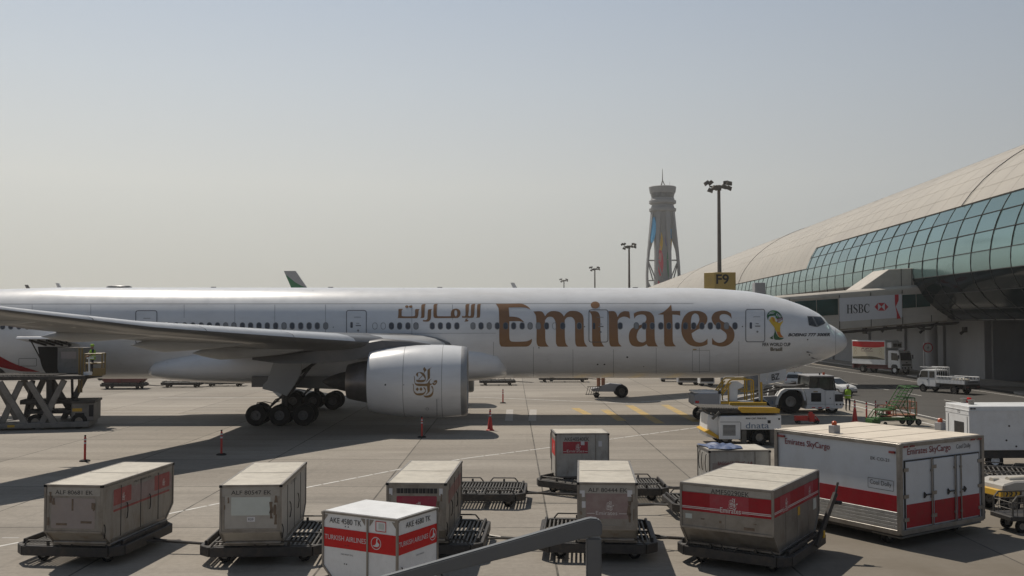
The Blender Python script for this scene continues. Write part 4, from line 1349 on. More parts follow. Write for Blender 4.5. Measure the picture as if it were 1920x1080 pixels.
for lp in hexlogo(1651.5, 575.3, 26, 14.5): sgn([lp], 'signred', "bank_emblem")
sgn([[(1677, 552.6), (1684, 552.2), (1684, 563), (1678.5, 575), (1687.5, 597.2), (1680, 597.8), (1680, 588), (1677, 570)]], 'signred', "sign_stripe")
# stair head box on the bridge roof
mb = MB()
q = [(1611, 546), (1672, 504), (1755, 500), (1755, 537), (1611, 549)]
mb.prism([(bx(px) - BX0, bz(py)) for px, py in q], -1.9, 2.4, 'y')
mb.build("roof_stair_box", 'beige', BR, bevel=.05)
for px in (1695, 1715, 1735):
    MB().box(bx(px) - .03 - BX0, bx(px) + .03 - BX0, -1.93, -1.88, bz(540), bz(503)).build("panel_joint", 'dark', BR)
# connection to the terminal
mb = MB()
q = [(1745, 532), (1790, 531), (1815, 560), (1830, 580), (1860, 598), (1745, 605)]
mb.prism([(bx(px) - BX0, bz(py)) for px, py in q], -2.3, 2.4, 'y')
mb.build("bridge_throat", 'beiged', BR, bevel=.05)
# service pipes under the deck
mb = MB()
for k, yy in enumerate((-2.2, -1.9, -1.6)):
    pts = [bo(bx(p), BY0 + yy, slope(p, 623 + k, 609 + k)) for p in (1500, 1590, 1660, 1720, 1740, 1775, 1800)]
    mb.tube(pts, .09)
mb.tube([bo(bx(1720), BY0 - 2.3, bz(612)), bo(bx(1728), BY0 - 2.35, bz(617)), bo(bx(1745), BY0 - 2.35, bz(617)), bo(bx(1760), BY0 - 2.3, bz(603))], .10)
for p in (1560, 1625, 1690): mb.box(bx(p) - .08 - BX0, bx(p) + .08 - BX0, -2.4, -1.4, slope(p, 630, 617), slope(p, 618, 604))
mb.build("service_pipes", 'dark', BR)
mb = MB(); mb.lathe([(.7, 0), (.7, 6.7)], ((1745 - 960) * 116 / F - TX, 116 - TY, 0), 'z', 24, closed=True)
mb.build("support_column", 'greyw', T, smooth=40)
mb = MB(); mb.lathe([(.75, 0), (.75, 5.5)], (bx(1420) - BX0, .4, 0), 'z', 24, closed=True)
mb.build("support_column", 'greyw', BR, smooth=40)
mb = MB()
for (px, w_, h_) in ((1416, 1.0, .5), (1431, 1.1, 1.5), (1423, .8, .35)):
    x, t, *_ = bslice(px)
    mb.box(x - w_ / 2 - BX0, x + w_ / 2 - BX0, -1.4, -.3, t - .05, t + h_)
mb.build("roof_unit", 'greyw', BR, bevel=.04)

# round red-rimmed traffic sign in front of the pillar
p = G(1737, 698)
ts = thing("traffic_sign", "round white traffic sign with a red rim in front of the bridge pillar", "sign", ((1738.5 - 960) * 112 / F, 112, 0))
rs = 9.2 * 112 / F
zc = CAM_H + (606 - 651.5) * 112 / F
mb = MB(); mb.bar((-.42, .12, 0), (-.42, .12, zc + rs), .07, None, 8)
mb.bar((-.42, .12, zc), (0, .06, zc), .04)
mb.build("sign_post", 'signw', ts)
mb = MB(); mb.lathe([(.005, -.03), (rs, -.03), (rs, .03), (.005, .03)], (0, 0, zc), 'y', 32)
mb.build("sign_plate", 'signred', ts)
mb = MB(); mb.lathe([(.003, -.042), (rs * .80, -.042), (rs * .80, -.031)], (0, 0, zc), 'y', 32)
fp = mb.build("sign_face", 'signw', ts, fix=True)
mb = MB()
for dx, dz_, w_ in ((-.06, .08, .18), (-.16, -.02, .30), (-.10, -.10, .2)): mb.box(dx, dx + w_, -.05, -.044, zc + dz_, zc + dz_ + .04)
mb.lathe([(.002, -.05), (.035, -.05), (.035, -.043)], (0, 0, zc + .30), 'y', 10)
mb.lathe([(.002, -.05), (.035, -.05), (.035, -.043)], (0, 0, zc - .30), 'y', 10)
mb.build("sign_marks", 'ink', ts)
mb = MB(); mb.box(wallx(104) - 1 - 50, wallx(104) - 50, 0, .6, 0, 1.5)
q = thing("equipment_cabinet", "dark equipment cabinet with a small white label in the service opening", "cabinet", (bx(1893), 92, 0))
MB().box(-.9, .9, -.4, .4, 0, 1.9).build("cabinet_body", 'dark', q, bevel=.04)
MB().box(-.55, -.05, -.43, -.405, 1.45, 1.75).build("cabinet_label", 'signw', q)
MB().box(.05, .08, -.425, -.405, .1, 1.85).build("door_joint", 'hole', q)

# ================================================================= stand sign
FS_Y = 90.0
fs_ = F / FS_Y
def fx(px): return (px - 960) / fs_
def fz(py): return CAM_H + (606 - py) / fs_
st = thing("stand_sign", "yellow stand number sign box on a post behind the airliner", "sign", (fx(1352), FS_Y, 0))
x0, x1 = fx(1340) - fx(1352), fx(1380) - fx(1352)
z0, z1 = fz(546), fz(510.5)
xl = fx(1323.5) - fx(1352)
mb = MB()
poly = [(x0, 0), (x1, 0), (x1 - .2, 1.6), (xl, .85)]
mb.prism(poly, z0, z1, 'z')
mb.build("sign_box", 'signyellow', st, bevel=.02)
mb = MB()
put_text(mb, "F9", (x0 + .16, 0, fz(533)), Vector((1, 0, 0)), Vector((0, 0, 1)), 24 / fs_, 19 / fs_, .012, bold=.02)
d = Vector((x0 - xl, -.85, 0)).normalized()
mb.build("lettering", 'ink', st, fix=False)
mb = MB(); put_text(mb, "F9", Vector((xl, .85, fz(533))) + d * .35, d, Vector((0, 0, 1)), .55, 14 / fs_, .012)
mb.build("lettering", 'painty', st, fix=False)
mb = MB()
mb.bar((.2, .8, 0), (.2, .8, z0), .14, None, 10)
for dx in (-.1, .25, .6): mb.box(dx, dx + .25, .1, .4, z0 - .35, z0)
mb.build("sign_post", 'greyw', st)

# ================================================================= light masts
def mast(px, ytop, Y, label):
    s_ = F / Y
    H = CAM_H + (606 - ytop) / s_
    r = thing("light_mast", label, "light mast", ((px - 960) / s_, Y, 0), 0, "apron light masts")
    k = H / 25.0
    MB().bar((0, 0, 0), (0, 0, H - .2), .36 * k, .2 * k, 12).build("mast_pole", 'mast', r, smooth=40)
    mb = MB()
    mb.lathe([(.35 * k, H - .5 * k), (.55 * k, H - .3 * k), (.55 * k, H - .1 * k), (.2 * k, H)], (0, 0, 0), 'z', 12, closed=True)
    for dx in (-1.25, 1.0): mb.beam((0, 0, H - .3 * k), (dx * k, 0, H - .2 * k), .16 * k, .2 * k)
    for dy in (-.8, .8): mb.beam((0, 0, H - .3 * k), (0, dy * k, H - .3 * k), .16 * k, .2 * k)
    mb.build("head_frame", 'mast', r)
    rnd = random.Random(px)
    for (x, y, z, t) in ((-1.65, -.2, .25, -35), (-1.05, .3, .35, -40), (-1.2, -.3, -.75, 20), (-.65, -.6, -.45, 25), (-.35, .5, -.25, -20), (-.15, -.6, -.5, 15), (.6, -.5, -.3, 15), (1.0, .2, .35, -6), (1.35, -.3, .2, 10), (1.45, .3, -.35, 25)):
        mm = Matrix.Translation((x * k, y * k, H + z * k)) @ Matrix.Rotation(R(t), 4, 'Y') @ Matrix.Rotation(R(rnd.uniform(-30, 30)), 4, 'Z')
        b = MB(); b.prism([(-.38 * k, -.25 * k), (.38 * k, -.25 * k), (.3 * k, .25 * k), (-.3 * k, .25 * k)], -.16 * k, .2 * k, 'y', 0, mm)
        fl = b.build("floodlight", 'mast', r)
    return r
mast(1349.5, 346, 126, "tallest apron light mast, right behind the yellow stand sign")
mast(1180, 460, 224, "second tallest apron light mast, left of the control tower")
mast(1115.5, 503, 317, "apron light mast third in height, second from the left along the skyline")
mast(1057.5, 525, 404, "smallest and farthest apron light mast on the skyline")

# ================================================================= control tower
TWY = 500.0
ts_ = F / TWY
def tz(py): return CAM_H + (606 - py) / ts_
TW = thing("control_tower", "tall pale airport control tower with curved legs and coloured panels", "control tower", ((1243.5 - 960) / ts_, TWY, 0))
mb = MB(); mb.lathe([(7.0, 0), (6.0, tz(560)), (4.9, tz(535)), (4.5, tz(505)), (4.4, tz(470)), (5.2, tz(430)), (5.6, tz(398))], (0, 0, 0), 'z', 40)
mb.build("tower_shaft", 'tower', TW, smooth=40)
mb = MB(); mb.lathe([(5.6, tz(398)), (6.9, tz(396)), (7.0, tz(391)), (6.2, tz(390)), (5.6, tz(384)), (5.6, tz(383.5)), (7.0, tz(381)), (7.0, tz(376)), (6.2, tz(374.5)), (6.0, tz(371))], (0, 0, 0), 'z', 40)
mb.build("tower_gallery", 'tower', TW, smooth=30)
mb = MB(); mb.lathe([(5.65, tz(389.5)), (5.65, tz(384))], (0, 0, 0), 'z', 40)
mb.build("gallery_window", 'towerglass', TW, smooth=40)
mb = MB(); mb.lathe([(5.75, tz(371)), (6.35, tz(362))], (0, 0, 0), 'z', 24)
mb.build("cab_window", 'towerglass', TW)
mb = MB(); mb.lathe([(6.35, tz(362)), (6.6, tz(361.5)), (7.1, tz(350.5)), (6.7, tz(349.5)), (.1, tz(349.2))], (0, 0, 0), 'z', 40)
mb.build("cab_roof", 'tower', TW, smooth=30)
mb = MB()
for a in (0, 2.1, 4.2): mb.bar((1.6 * math.cos(a), 1.6 * math.sin(a), tz(349.5)), (0, 0, tz(337)), .22)
mb.bar((0, 0, tz(338)), (0, 0, tz(315)), .28, .10).bar((3.8, 0, tz(349)), (3.8, 0, tz(340)), .06)
mb.build("antenna", 'mast', TW)
colp = ['c_blue', 'c_yellow', 'c_red', 'c_green', 'c_purple', 'c_blue', 'c_pink', 'c_yellow', 'c_red', 'c_green']
LEGP = [(6.2, 396), (6.9, 420), (7.7, 445), (8.5, 470), (9.1, 495), (9.4, 515), (9.3, 535), (8.8, 560), (8.0, 607)]
for k in range(8):
    a = 2 * math.pi * (k + .35) / 8
    ca, sa = math.cos(a), math.sin(a)
    mb = MB()
    rings = []
    for r_, py in LEGP:
        z = tz(py)
        wdt = lin([(396, 1.25), (430, 1.05), (455, .7), (480, .55), (607, .55)], py)
        dp = lin([(396, 1.4), (420, 2.2), (445, 2.6), (462, 1.3), (480, .9), (607, .9)], py)
        rings.append([((r_ + dr) * ca - dt * sa, (r_ + dr) * sa + dt * ca, z) for dr, dt in ((0, -wdt), (0, wdt), (-dp, wdt), (-dp, -wdt))])
    mb.loft(rings)
    mb.build("tower_leg", 'tower', TW, smooth=30)
mb = MB()
for k in range(8):
    a0, a1 = 2 * math.pi * (k + .35) / 8, 2 * math.pi * (k + 1.35) / 8
    am = (a0 + a1) / 2
    def lp(a, py, dr=-.4): 
        r_ = lin([(py_, rr) for rr, py_ in LEGP], py) + dr
        return Vector((r_ * math.cos(a), r_ * math.sin(a), tz(py)))
    for py in (448, 488, 526):
        mb.bar(lp(a0, py), Vector((4.6 * math.cos(a0), 4.6 * math.sin(a0), tz(py))), .22)
    for y0, y1 in ((488, 526), (526, 560)):
        mb.bar(lp(a0, y0), Vector((5.2 * math.cos(am), 5.2 * math.sin(am), tz(y1))), .34)
mb.build("tower_brace", 'tower', TW)
def tpanel(a0, a1, y0, y1, m, rr=None, tip=False):
    mb = MB()
    n = 6
    vs = []
    for j in range(n + 1):
        py = y0 + (y1 - y0) * j / n
        k = math.sin(math.pi * (j + .3) / (n + .6)) ** .6 if tip else 1
        c = (a0 + a1) / 2
        for i in range(4):
            a = c + (a1 - a0) / 2 * k * (-1 + 2 * i / 3)
            r_ = (lin([(398, 5.6), (430, 5.2), (470, 4.4), (505, 4.5), (535, 4.9)], py) + .15) if rr is None else lin([(py_, q) for q, py_ in LEGP], py) + rr
            vs.append((r_ * math.cos(a), r_ * math.sin(a), tz(py)))
    fs = [(j * 4 + i, j * 4 + i + 1, (j + 1) * 4 + i + 1, (j + 1) * 4 + i) for j in range(n) for i in range(3)]
    mb.add(vs, fs).build("coloured_panel", m, TW, smooth=60)
D_ = math.pi / 180
tpanel(-128 * D_, -98 * D_, 436, 472, 'c_yellow', None, True)
tpanel(-134 * D_, -96 * D_, 468, 518, 'c_red', None, True)
tpanel(-128 * D_, -106 * D_, 462, 492, 'c_pink', None, True)
tpanel(-88 * D_, -64 * D_, 430, 462, 'c_purple', None, True)
tpanel(-74 * D_, -44 * D_, 468, 522, 'c_green', None, True)
tpanel(-58 * D_, -30 * D_, 430, 452, 'c_blue', None, True)
tpanel(-52 * D_, -26 * D_, 448, 464, 'c_yellow', None, True)
tpanel(198 * D_, 232 * D_, 408, 456, 'c_blue', -.25, True)
tpanel(240 * D_, 252 * D_, 528, 545, 'c_red', -.3, True)

# far low roofs and a distant works
rb = thing("distant_hangar", "low far off building roof with small plant on the skyline by the tower", "building", (92, 560, 0))
MB().box(-34, 10, -8, 8, 0, 20).prism([(-46, 19.5), (-34, 22.6), (-8, 24.2), (14, 20.5)], -9, 9, 'y').build("hangar_shell", 'beige', rb)
mb = MB()
for x, h in ((-12, 3), (-10, 9.5), (-4.2, 9), (-7, 3.4), (0, 2.6), (4, 3.2), (7, 2)): mb.box(x, x + .7, -9, -8.2, 21, 21 + h)
mb.box(-10, -3.6, -9, -8.4, 26, 26.7)
mb.build("roof_plant", 'mast', rb)

# other aircraft far beyond
def far_plane(px, ytip, Y, label, finm, facing=-1, chord=1.0):
    s_ = F / Y
    r = thing("distant_airliner", label, "airliner", ((px - 960) / s_, Y, 0), 0, "airliners parked far beyond")
    H = CAM_H + (606 - ytip) / s_
    k = H / 18.0
    body = MB()
    L_ = 48 * k
    rings = []
    for t, rr, zc in ((0, .3, 5.6), (.06, 1.5, 5.2), (.25, 2.7, 4.7), (.85, 2.7, 4.6), (.95, 1.9, 4.3), (1, .2, 4.0)):
        rings.append([(-facing * (-4 * k + t * L_), rr * k * math.cos(2 * math.pi * i / 16), zc * k + rr * k * math.sin(2 * math.pi * i / 16)) for i in range(16)])
    body.loft(rings).build("fuselage", 'skin', r, smooth=50)
    f = MB()
    q = [(.45 * 10.5 * k, 7.5 * k), (.45 * 10.5 * k + chord * k * 5, 7.5 * k), (chord * 2.5 * k, 18 * k), (0, 18 * k)]
    f.prism([(-facing * x, z) for x, z in q], -.25 * k, .25 * k, 'y').build("tail_fin", finm, r)
    wn = MB()
    for sd in (-1, 1):
        wn.loft([[(-facing * (18 + a) * k, sd * 2.5 * k, (3.8 + b) * k) for a, b in ((0, 0), (3, .5), (8, 0), (3, -.4))], [(-facing * (10 + a * .3) * k, sd * 25 * k, (5.6 + b * .3) * k) for a, b in ((0, 0), (3, .5), (8, 0), (3, -.4))]])
    wn.build("wing", 'wing', r)
    g = MB()
    for x, y in ((12, -3), (12, 3), (38, 0)): g.bar((-facing * x * k, y * k, 0), (-facing * x * k, y * k, 3 * k), .5 * k)
    g.build("landing_gear", 'dark', r)
    return r
ap = far_plane(532, 508, 190, "distant airliner behind the big jet showing a grey and green tail fin", 't_grey', -1)
fin = [o for o in ap.children if o.name.startswith("tail_fin")][0]
k_ = (CAM_H + 98 * 190 / F) / 18.0
mb = MB()
zz0, zz1 = 8.5 * k_, 17.3 * k_
gp = [(4.73, 7.5), (7.6, 7.5), (6.9, 13.2), (5.6, 14.2), (4.0, 14.7), (2.4, 15.6), (1.2, 16.6), (.55, 17.1), (.45, 17.0)]
mb.add([(x * k_, -.27 * k_, z * k_) for x, z in gp], [tuple(range(len(gp)))])
mb.build("fin_stripe", 't_green', fin, fix=False)
far_plane(957, 530, 420, "distant airliner with a white tail fin tip above the lettering", 'skin', -1, .5)
far_plane(104, 531, 400, "distant airliner whose fin tip shows above the fuselage far left", 'skin', -1, .4)
far_plane(46, 534, 430, "farthest left distant airliner, only its fin tip in sight", 'dark', -1, .4)
# ================================================================= freight containers and dollies
UX, UY, UZ = Vector((1, 0, 0)), Vector((0, 1, 0)), Vector((0, 0, 1))
DECK = .535
def uld_body(parent, prof, axis, a0, a1, mats, bev=.018):
    """prof: outline across; extruded along axis; roof gets its own panel"""
    mb = MB(); mb.prism(prof, a0, a1, axis)
    return mb.build("container_shell", mats, parent, bevel=bev)
def frame_bars(parent, pts_pairs, w_=.05, m='alu'):
    mb = MB()
    for a, b in pts_pairs: mb.beam(a, b, w_, w_)
    return mb.build("edge_frame", m, parent)
def strap(parent, x, y, z0, z1, nrm):
    mb = MB()
    n = Vector(nrm)
    t = n.cross(UZ)
    p = Vector((x, y, 0))
    mb.tube([p + UZ * z1 + n * .01, p + UZ * (z1 - .06) + n * .035, p + UZ * ((z0 + z1) / 2) + n * .05 + t * .015, p + UZ * (z0 + .05) + n * .03, p + UZ * z0 + n * .01], .013, 5)
    return mb.build("door_strap", 'black', parent)

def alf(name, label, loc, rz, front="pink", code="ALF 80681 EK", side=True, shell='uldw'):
    """half width container contoured at both ends; local -y is the end towards the camera"""
    u = thing(name, label, "cargo container", loc, rz, "airline cargo containers")
    L, B, W, H, ZK = 4.06, 3.18, 1.53, 1.63, .44
    prof = [(-B / 2, .06), (-B / 2 - .04, .02), (B / 2 + .04, .02), (B / 2, .06), (L / 2, ZK), (L / 2, H), (-L / 2, H), (-L / 2, ZK)]
    uld_body(u, prof, 'x', -W / 2, W / 2, shell)
    e = L / 2
    bars = []
    for x in (-W / 2, W / 2):
        for y in (-e, e): bars += [((x, y, ZK), (x, y, H - .02)), ((x, y * B / L, .08), (x, y, ZK))]
        bars += [((x, -e, H - .01), (x, e, H - .01))]
    bars += [((-W / 2, -e, H - .01), (W / 2, -e, H - .01)), ((-W / 2, e, H - .01), (W / 2, e, H - .01)), ((-W / 2, -e, ZK), (W / 2, -e, ZK))]
    frame_bars(u, bars)
    mb = MB(); mb.box(-W / 2 + .03, W / 2 - .03, -e + .03, e - .03, H + .001, H + .012); mb.build("roof_panel", 'uldtop', u)
    mb = MB()
    for x in (-W / 2, W / 2):
        for y in (-e, e): mb.cbox((x, y, H - .02), (.075, .075, .06))
    mb.each("corner_cap", 'black', u)
    mb = MB(); mb.box(-W / 2 - .03, W / 2 + .03, -B / 2 - .05, B / 2 + .05, .0, .055); mb.build("base_pallet", 'alu', u, bevel=.01)
    mb = MB(); mb.bar((-W / 2 + .05, -B / 2 - .07, .09), (W / 2 - .05, -B / 2 - .07, .09), .06, None, 10); mb.build("base_roller_bar", 'alu', u, smooth=40)
    # front face: code and film
    fy = -e - .004
    if code:
        mb = MB(); mb.box(-W / 2 + .05, W / 2 - .05, fy, fy + .004, H - .27, H - .05); mb.build("code_strip", 'codestrip', u)
        mb = MB(); put_text(mb, code, (-.50, fy, H - .235), UX, UZ, 1.02, .105, .004, bold=0); mb.build("lettering", 'ink', u, fix=False)
    if front == 'pink':
        mb = MB(); flat(mb, fill([rrect(-.56, .70, .55, 1.36, .03)]), (0, fy, 0), UX, UZ, .002); f_ = mb.build("film_panel", 'pinkp', u, fix=False)
        em_uld(f_, Vector((-.02, fy, .96)), UX, UZ, .26, .004)
        mb = MB(); put_text(mb, "Emirates", (-.3, fy, .80), UX, UZ, .56, .10, .004); mb.box(-.54, -.33, fy - .005, fy - .002, .83, .845); mb.box(.30, .53, fy - .005, fy - .002, .83, .845); mb.build("lettering", 'whiteink', f_, fix=False)
        mb = MB()
        for x, z in ((-.72, 1.26), (.52, 1.28), (-.70, .98)): mb.box(x, x + .13, fy - .004, fy, z, z + .17)
        mb.each("paper_label", 'signw', u)
    elif front == 'white':
        mb = MB(); flat(mb, fill([rrect(-.50, .86, .50, 1.33, .02)]), (0, fy, 0), UX, UZ, .002); mb.build("film_panel", 'paleg', u, fix=False)
        mb = MB(); mb.box(-.09, .11, fy - .003, fy, .70, .82); l_ = mb.each("paper_label", 'signw', u)
        mb = MB(); put_text(mb, "R09", (-.06, fy - .003, .73), UX, UZ, .13, .06, .003); mb.build("lettering", 'ink', l_, fix=False)
    elif front == 'grey':
        mb = MB(); flat(mb, fill([rrect(-.60, .52, .58, 1.30, .03)]), (0, fy, 0), UX, UZ, .002); mb.build("film_panel", 'pinkg', u, fix=False)
        mb = MB()
        for x, z0_, z1_ in ((-.05, .98, 1.28), (-.47, .60, .66), (.2, .66, .72)): mb.box(x, x + .05 + (z1_ - z0_ < .1) * .25, fy - .0045, fy - .001, z0_, z1_)
        mb.each("rust_streak", 'ruststain', u)
    elif front == 'crimson':
        mb = MB(); flat(mb, fill([rrect(-.52, .66, .54, 1.30, .03)]), (0, fy, 0), UX, UZ, .002); f_ = mb.build("film_panel", 'crimson', u, fix=False)
        em_uld(f_, Vector((0, fy, .98)), UX, UZ, .22, .004)
        mb = MB(); put_text(mb, "Emirates", (-.26, fy, .82), UX, UZ, .54, .10, .004); mb.build("lettering", 'whiteink', f_, fix=False)
        mb = MB()
        k = 0
        x = -.52
        while x < .50:
            w_ = .035 + .03 * ((k * 7) % 3)
            mb.box(x, x + w_ * .85, fy - .003, fy, 1.37, 1.50); x += w_; k += 1
        mb.build("code_plate", 'ink', u)
        mb = MB()
        for x in (-.72, .60): mb.box(x, x + .09, fy - .003, fy, 1.32, 1.50)
        mb.each("paper_label", 'signw', u)
    # riveted border of the end panel, scraped corners and streaks of rust
    mb = MB()
    for x0_, x1_, z0_, z1_ in ((-W / 2 + .035, -W / 2 + .10, ZK + .03, H - .28), (W / 2 - .10, W / 2 - .035, ZK + .03, H - .28), (-W / 2 + .10, W / 2 - .10, ZK + .03, ZK + .085)):
        mb.box(x0_, x1_, fy - .006, fy + .004, z0_, z1_)
    mb.each("panel_border", 'alu', u)
    rs_ = random.Random(len(bpy.data.objects))
    for k_ in range(7):
        sx_ = rs_.choice((-1, 1)) * rs_.uniform(.50, .70)
        sz_ = rs_.uniform(.5, 1.2)
        hh_ = rs_.uniform(.08, .30)
        ww_ = rs_.uniform(.012, .045)
        pts_ = [(sx_ + ww_ * (rs_.random() - .5 + (1 if q < 4 else -1)), sz_ + hh_ * t_) for q, t_ in enumerate((0, .3, .7, 1, 1, .7, .3, 0))]
        mb = MB(); flat(mb, fill([pts_]), (0, fy - .004, 0), UX, UZ, .005); mb.build("rust_streak", 'ruststain', u, fix=False)
    mb = MB(); mb.box(-W / 2 + .06, W / 2 - .06, -.012, .012, H + .012, H + .018); mb.build("roof_joint", 'alu', u)
    # side face (+x): doors, straps, film
    sx = W / 2 + .004
    mb = MB()
    for y in (-1.05, .05, 1.1): mb.box(sx - .004, sx + .006, y - .012, y + .012, .1, H - .1)
    mb.each("door_joint", 'ink', u)
    mb = MB()
    mb.box(sx - .004, sx + .012, -e + .05, e - .05, H - .14, H - .06); mb.box(sx - .004, sx + .012, -B / 2 + .05, B / 2 - .05, .08, .15)
    mb.each("side_rail", 'alu', u)
    if side == 'film':
        mb = MB(); flat(mb, fill([rrect(-1.5, .92, 1.95, 1.36, .02)]), (sx, 0, 0), UY, UZ, .001); mb.build("film_panel", 'pinkp', u, fix=False)
        mb = MB()
        for y in (-1.45, .85): flat(mb, fill([rrect(y, 1.0, y + .95, 1.42, .02)]), (sx, 0, 0), UY, UZ, .003)
        f_ = mb.each("red_film", 'redfilm', u, fix=False)
        for y in (-1.0, 1.35): em_uld(f_, Vector((sx, y, 1.1)), UY, UZ, .22, .006)
        mb = MB(); flat(mb, [[(x, y) for x, y in ((-1.45, .84), (1.8, .84), (1.8, .90), (-1.45, .90))], [(0, 1, 2, 3)]], (sx, 0, 0), UY, UZ, .003); mb.build("film_stripe", 'redfilm', u, fix=False)
        mb = MB(); put_text(mb, "ALF 80681 EK", (sx, -.35, 1.44), UY, UZ, 1.0, .09, .003, bold=.01); mb.build("lettering", 'ink', u, fix=False)
    elif side == 'thin':
        mb = MB(); put_text(mb, code or "ALF 80547 EK", (sx, -.6, 1.40), UY, UZ, 1.0, .08, .003); mb.build("lettering", 'ink', u, fix=False)
    elif side == 'red':
        mb = MB(); flat(mb, fill([rrect(-1.4, .98, 1.8, 1.34, .02)]), (sx, 0, 0), UY, UZ, .002); mb.build("film_panel", 'pinkd', u, fix=False)
    for y in (-.75, .55): strap(u, sx, y, .55, .98, UX)
    strap(u, sx, -e + .1, .25, .62, UX)
    strap(u, -sx, -e + .1, .25, .62, -UX)
    return u
M['pinkp'] = mat("sun-faded pink film", (.27, .19, .178), .6, var=.10, scale=3, dirt=(.33, .29, .25), dscale=3, damt=.6)
M['pinkg'] = mat("sun-faded grey pink film", (.30, .255, .235), .6, var=.08, scale=3, dirt=(.32, .26, .21), dscale=2.5, damt=.6)
M['pinkd'] = mat("worn dull red film", (.25, .10, .085), .6, var=.18, scale=3, dirt=(.27, .22, .18), dscale=3, damt=.6)
M['redfilm'] = mat("faded red film", (.29, .045, .042), .55, var=.12, scale=3, dirt=(.34, .17, .15), dscale=3, damt=.4)
M['paleg'] = mat("pale greenish film", (.52, .55, .51), .5, var=.05, scale=3)
M['ruststain'] = mat("brown scrape", (.165, .12, .085), .8, var=.3, scale=10)

def em_uld(parent, c, u, v, s_, lift):
    """little airline calligraphy mark"""
    mb = MB()
    lps = [outline(t, s_ / 900, -s_ / 900, 0, 0) for t in cs]
    lps = [[(x - .5 * s_ * .62, y + s_ * .95) for x, y in lp] for lp in lps]
    flat(mb, fill(lps), c, u, v, lift)
    return mb.build("airline_mark", 'whiteink', parent, fix=False)

# ---- dolly: frame, roller deck, stops, wheels, tow bar; local x is the travel direction
def dolly(label, loc, rz, L=2.9, W=3.3, bar=2.0, group="container dollies", bar_raise=None, simple=False, free=False, barx=1):
    d = thing("container_dolly", label, "dolly", loc, rz, group)
    h = .40
    mb = MB()
    c = .28
    out = [(-L / 2 + c, -W / 2), (L / 2 - c, -W / 2), (L / 2, -W / 2 + c), (L / 2, W / 2 - c), (L / 2 - c, W / 2), (-L / 2 + c, W / 2), (-L / 2, W / 2 - c), (-L / 2, -W / 2 + c)]
    for a, b in zip(out, out[1:] + out[:1]):
        mb.beam((a[0], a[1], h - .02), (b[0], b[1], h - .02), .11, .25)
    for x in (-L / 2 + .55, 0, L / 2 - .55): mb.beam((x, -W / 2 + .03, h - .06), (x, W / 2 - .03, h - .06), .10, .14)
    mb.beam((-L / 2 + .1, 0, h - .08), (L / 2 - .1, 0, h - .08), .12, .12)
    mb.build("chassis_frame", 'dark', d, bevel=.012)
    mb = MB()
    n = 24
    for i in range(n):
        x = -L / 2 + .20 + (L - .40) * i / (n - 1)
        for y0, y1 in ((-W / 2 + .14, -.06), (.06, W / 2 - .14)):
            mb.bar((x, y0, h + .065), (x, y1, h + .065), .030, None, 8)
    mb.build("deck_roller", 'rail', d, smooth=40)
    mb = MB()
    for y in (-W / 2 + .13, -.0, W / 2 - .13): mb.box(-L / 2 + .12, L / 2 - .12, y - .035, y + .035, h + .02, h + .115)
    mb.build("deck_rail", 'rail', d, bevel=.008)
    mb = MB()
    for y in (-W / 2, W / 2):
        for x0_, x1_ in ((-L / 2 + .3, -.12), (.12, L / 2 - .3)):
            mb.tube([(x0_, y, h + .1), (x0_ + .12, y, h + .24), (x1_ - .12, y, h + .24), (x1_, y, h + .1)], .022)
    mb.each("side_guide", 'dark', d)
    mb = MB()
    for x in (-L / 2 + .09, L / 2 - .09):
        mb.beam((x, -W / 2 + .35, h + .16), (x, W / 2 - .35, h + .16), .05, .10)
        for y in (-W / 2 + .4, 0, W / 2 - .4): mb.box(x - .04, x + .04, y - .05, y + .05, h + .08, h + .2)
    mb.each("end_stop", 'dark', d, bevel=.008)
    mb = MB()
    for x in (-L * .18, L * .22):
        for y in (-W / 2 + .06, W / 2 - .06):
            mb.box(x - .035, x + .035, y - .02, y + .02, h + .1, h + .21)
    mb.build("pallet_stop", 'dark', d)
    for x in (-L / 2 + .55, L / 2 - .55):
        for y in (-W / 2 + .5, W / 2 - .5):
            add_wheel(d, (x, y, .17), .17, .12, .5, 'alu', n=16)
    if bar:
        mb = MB()
        a = Vector((barx * (L / 2 + .02), 0, h - .05))
        if bar_raise: b = a + Vector((barx * bar * math.cos(bar_raise), 0, bar * math.sin(bar_raise)))
        else: b = a + Vector((barx * bar, 0, -.10))
        mb.bar(a + Vector((0, -.22, 0)), a.lerp(b, .22), .035).bar(a + Vector((0, .22, 0)), a.lerp(b, .22), .035)
        mb.bar(a.lerp(b, .18), b, .045, .035, 8)
        mb.tube([b, b + Vector((.09 * barx, .07, 0)), b + Vector((.18 * barx, 0, 0)), b + Vector((.09 * barx, -.07, 0)), b], .018)
        mb.build("tow_bar", 'dark' if not free else 'rail', d, smooth=40)
    return d
def fr(pxl, pyl, z): return G(pxl, pyl, z)
ZT = DECK + 1.63
def place_alf(cl, cr, vpx, L=4.06):
    """centre of the container from its two upper front corners in the photograph"""
    a, b = G(*cl, ZT), G(*cr, ZT)
    m = (a + b) / 2
    th = -math.atan((vpx - 960) / F)       # long axis turned towards +x
    ax = Vector((-math.sin(th), math.cos(th), 0))
    c = m + ax * (L / 2)
    return Vector((c.x, c.y, DECK)), th
def under(c, th, dx=0.0, dy=0.0):
    return Vector((c.x + dx * math.cos(th) - dy * math.sin(th), c.y + dx * math.sin(th) + dy * math.cos(th), 0))

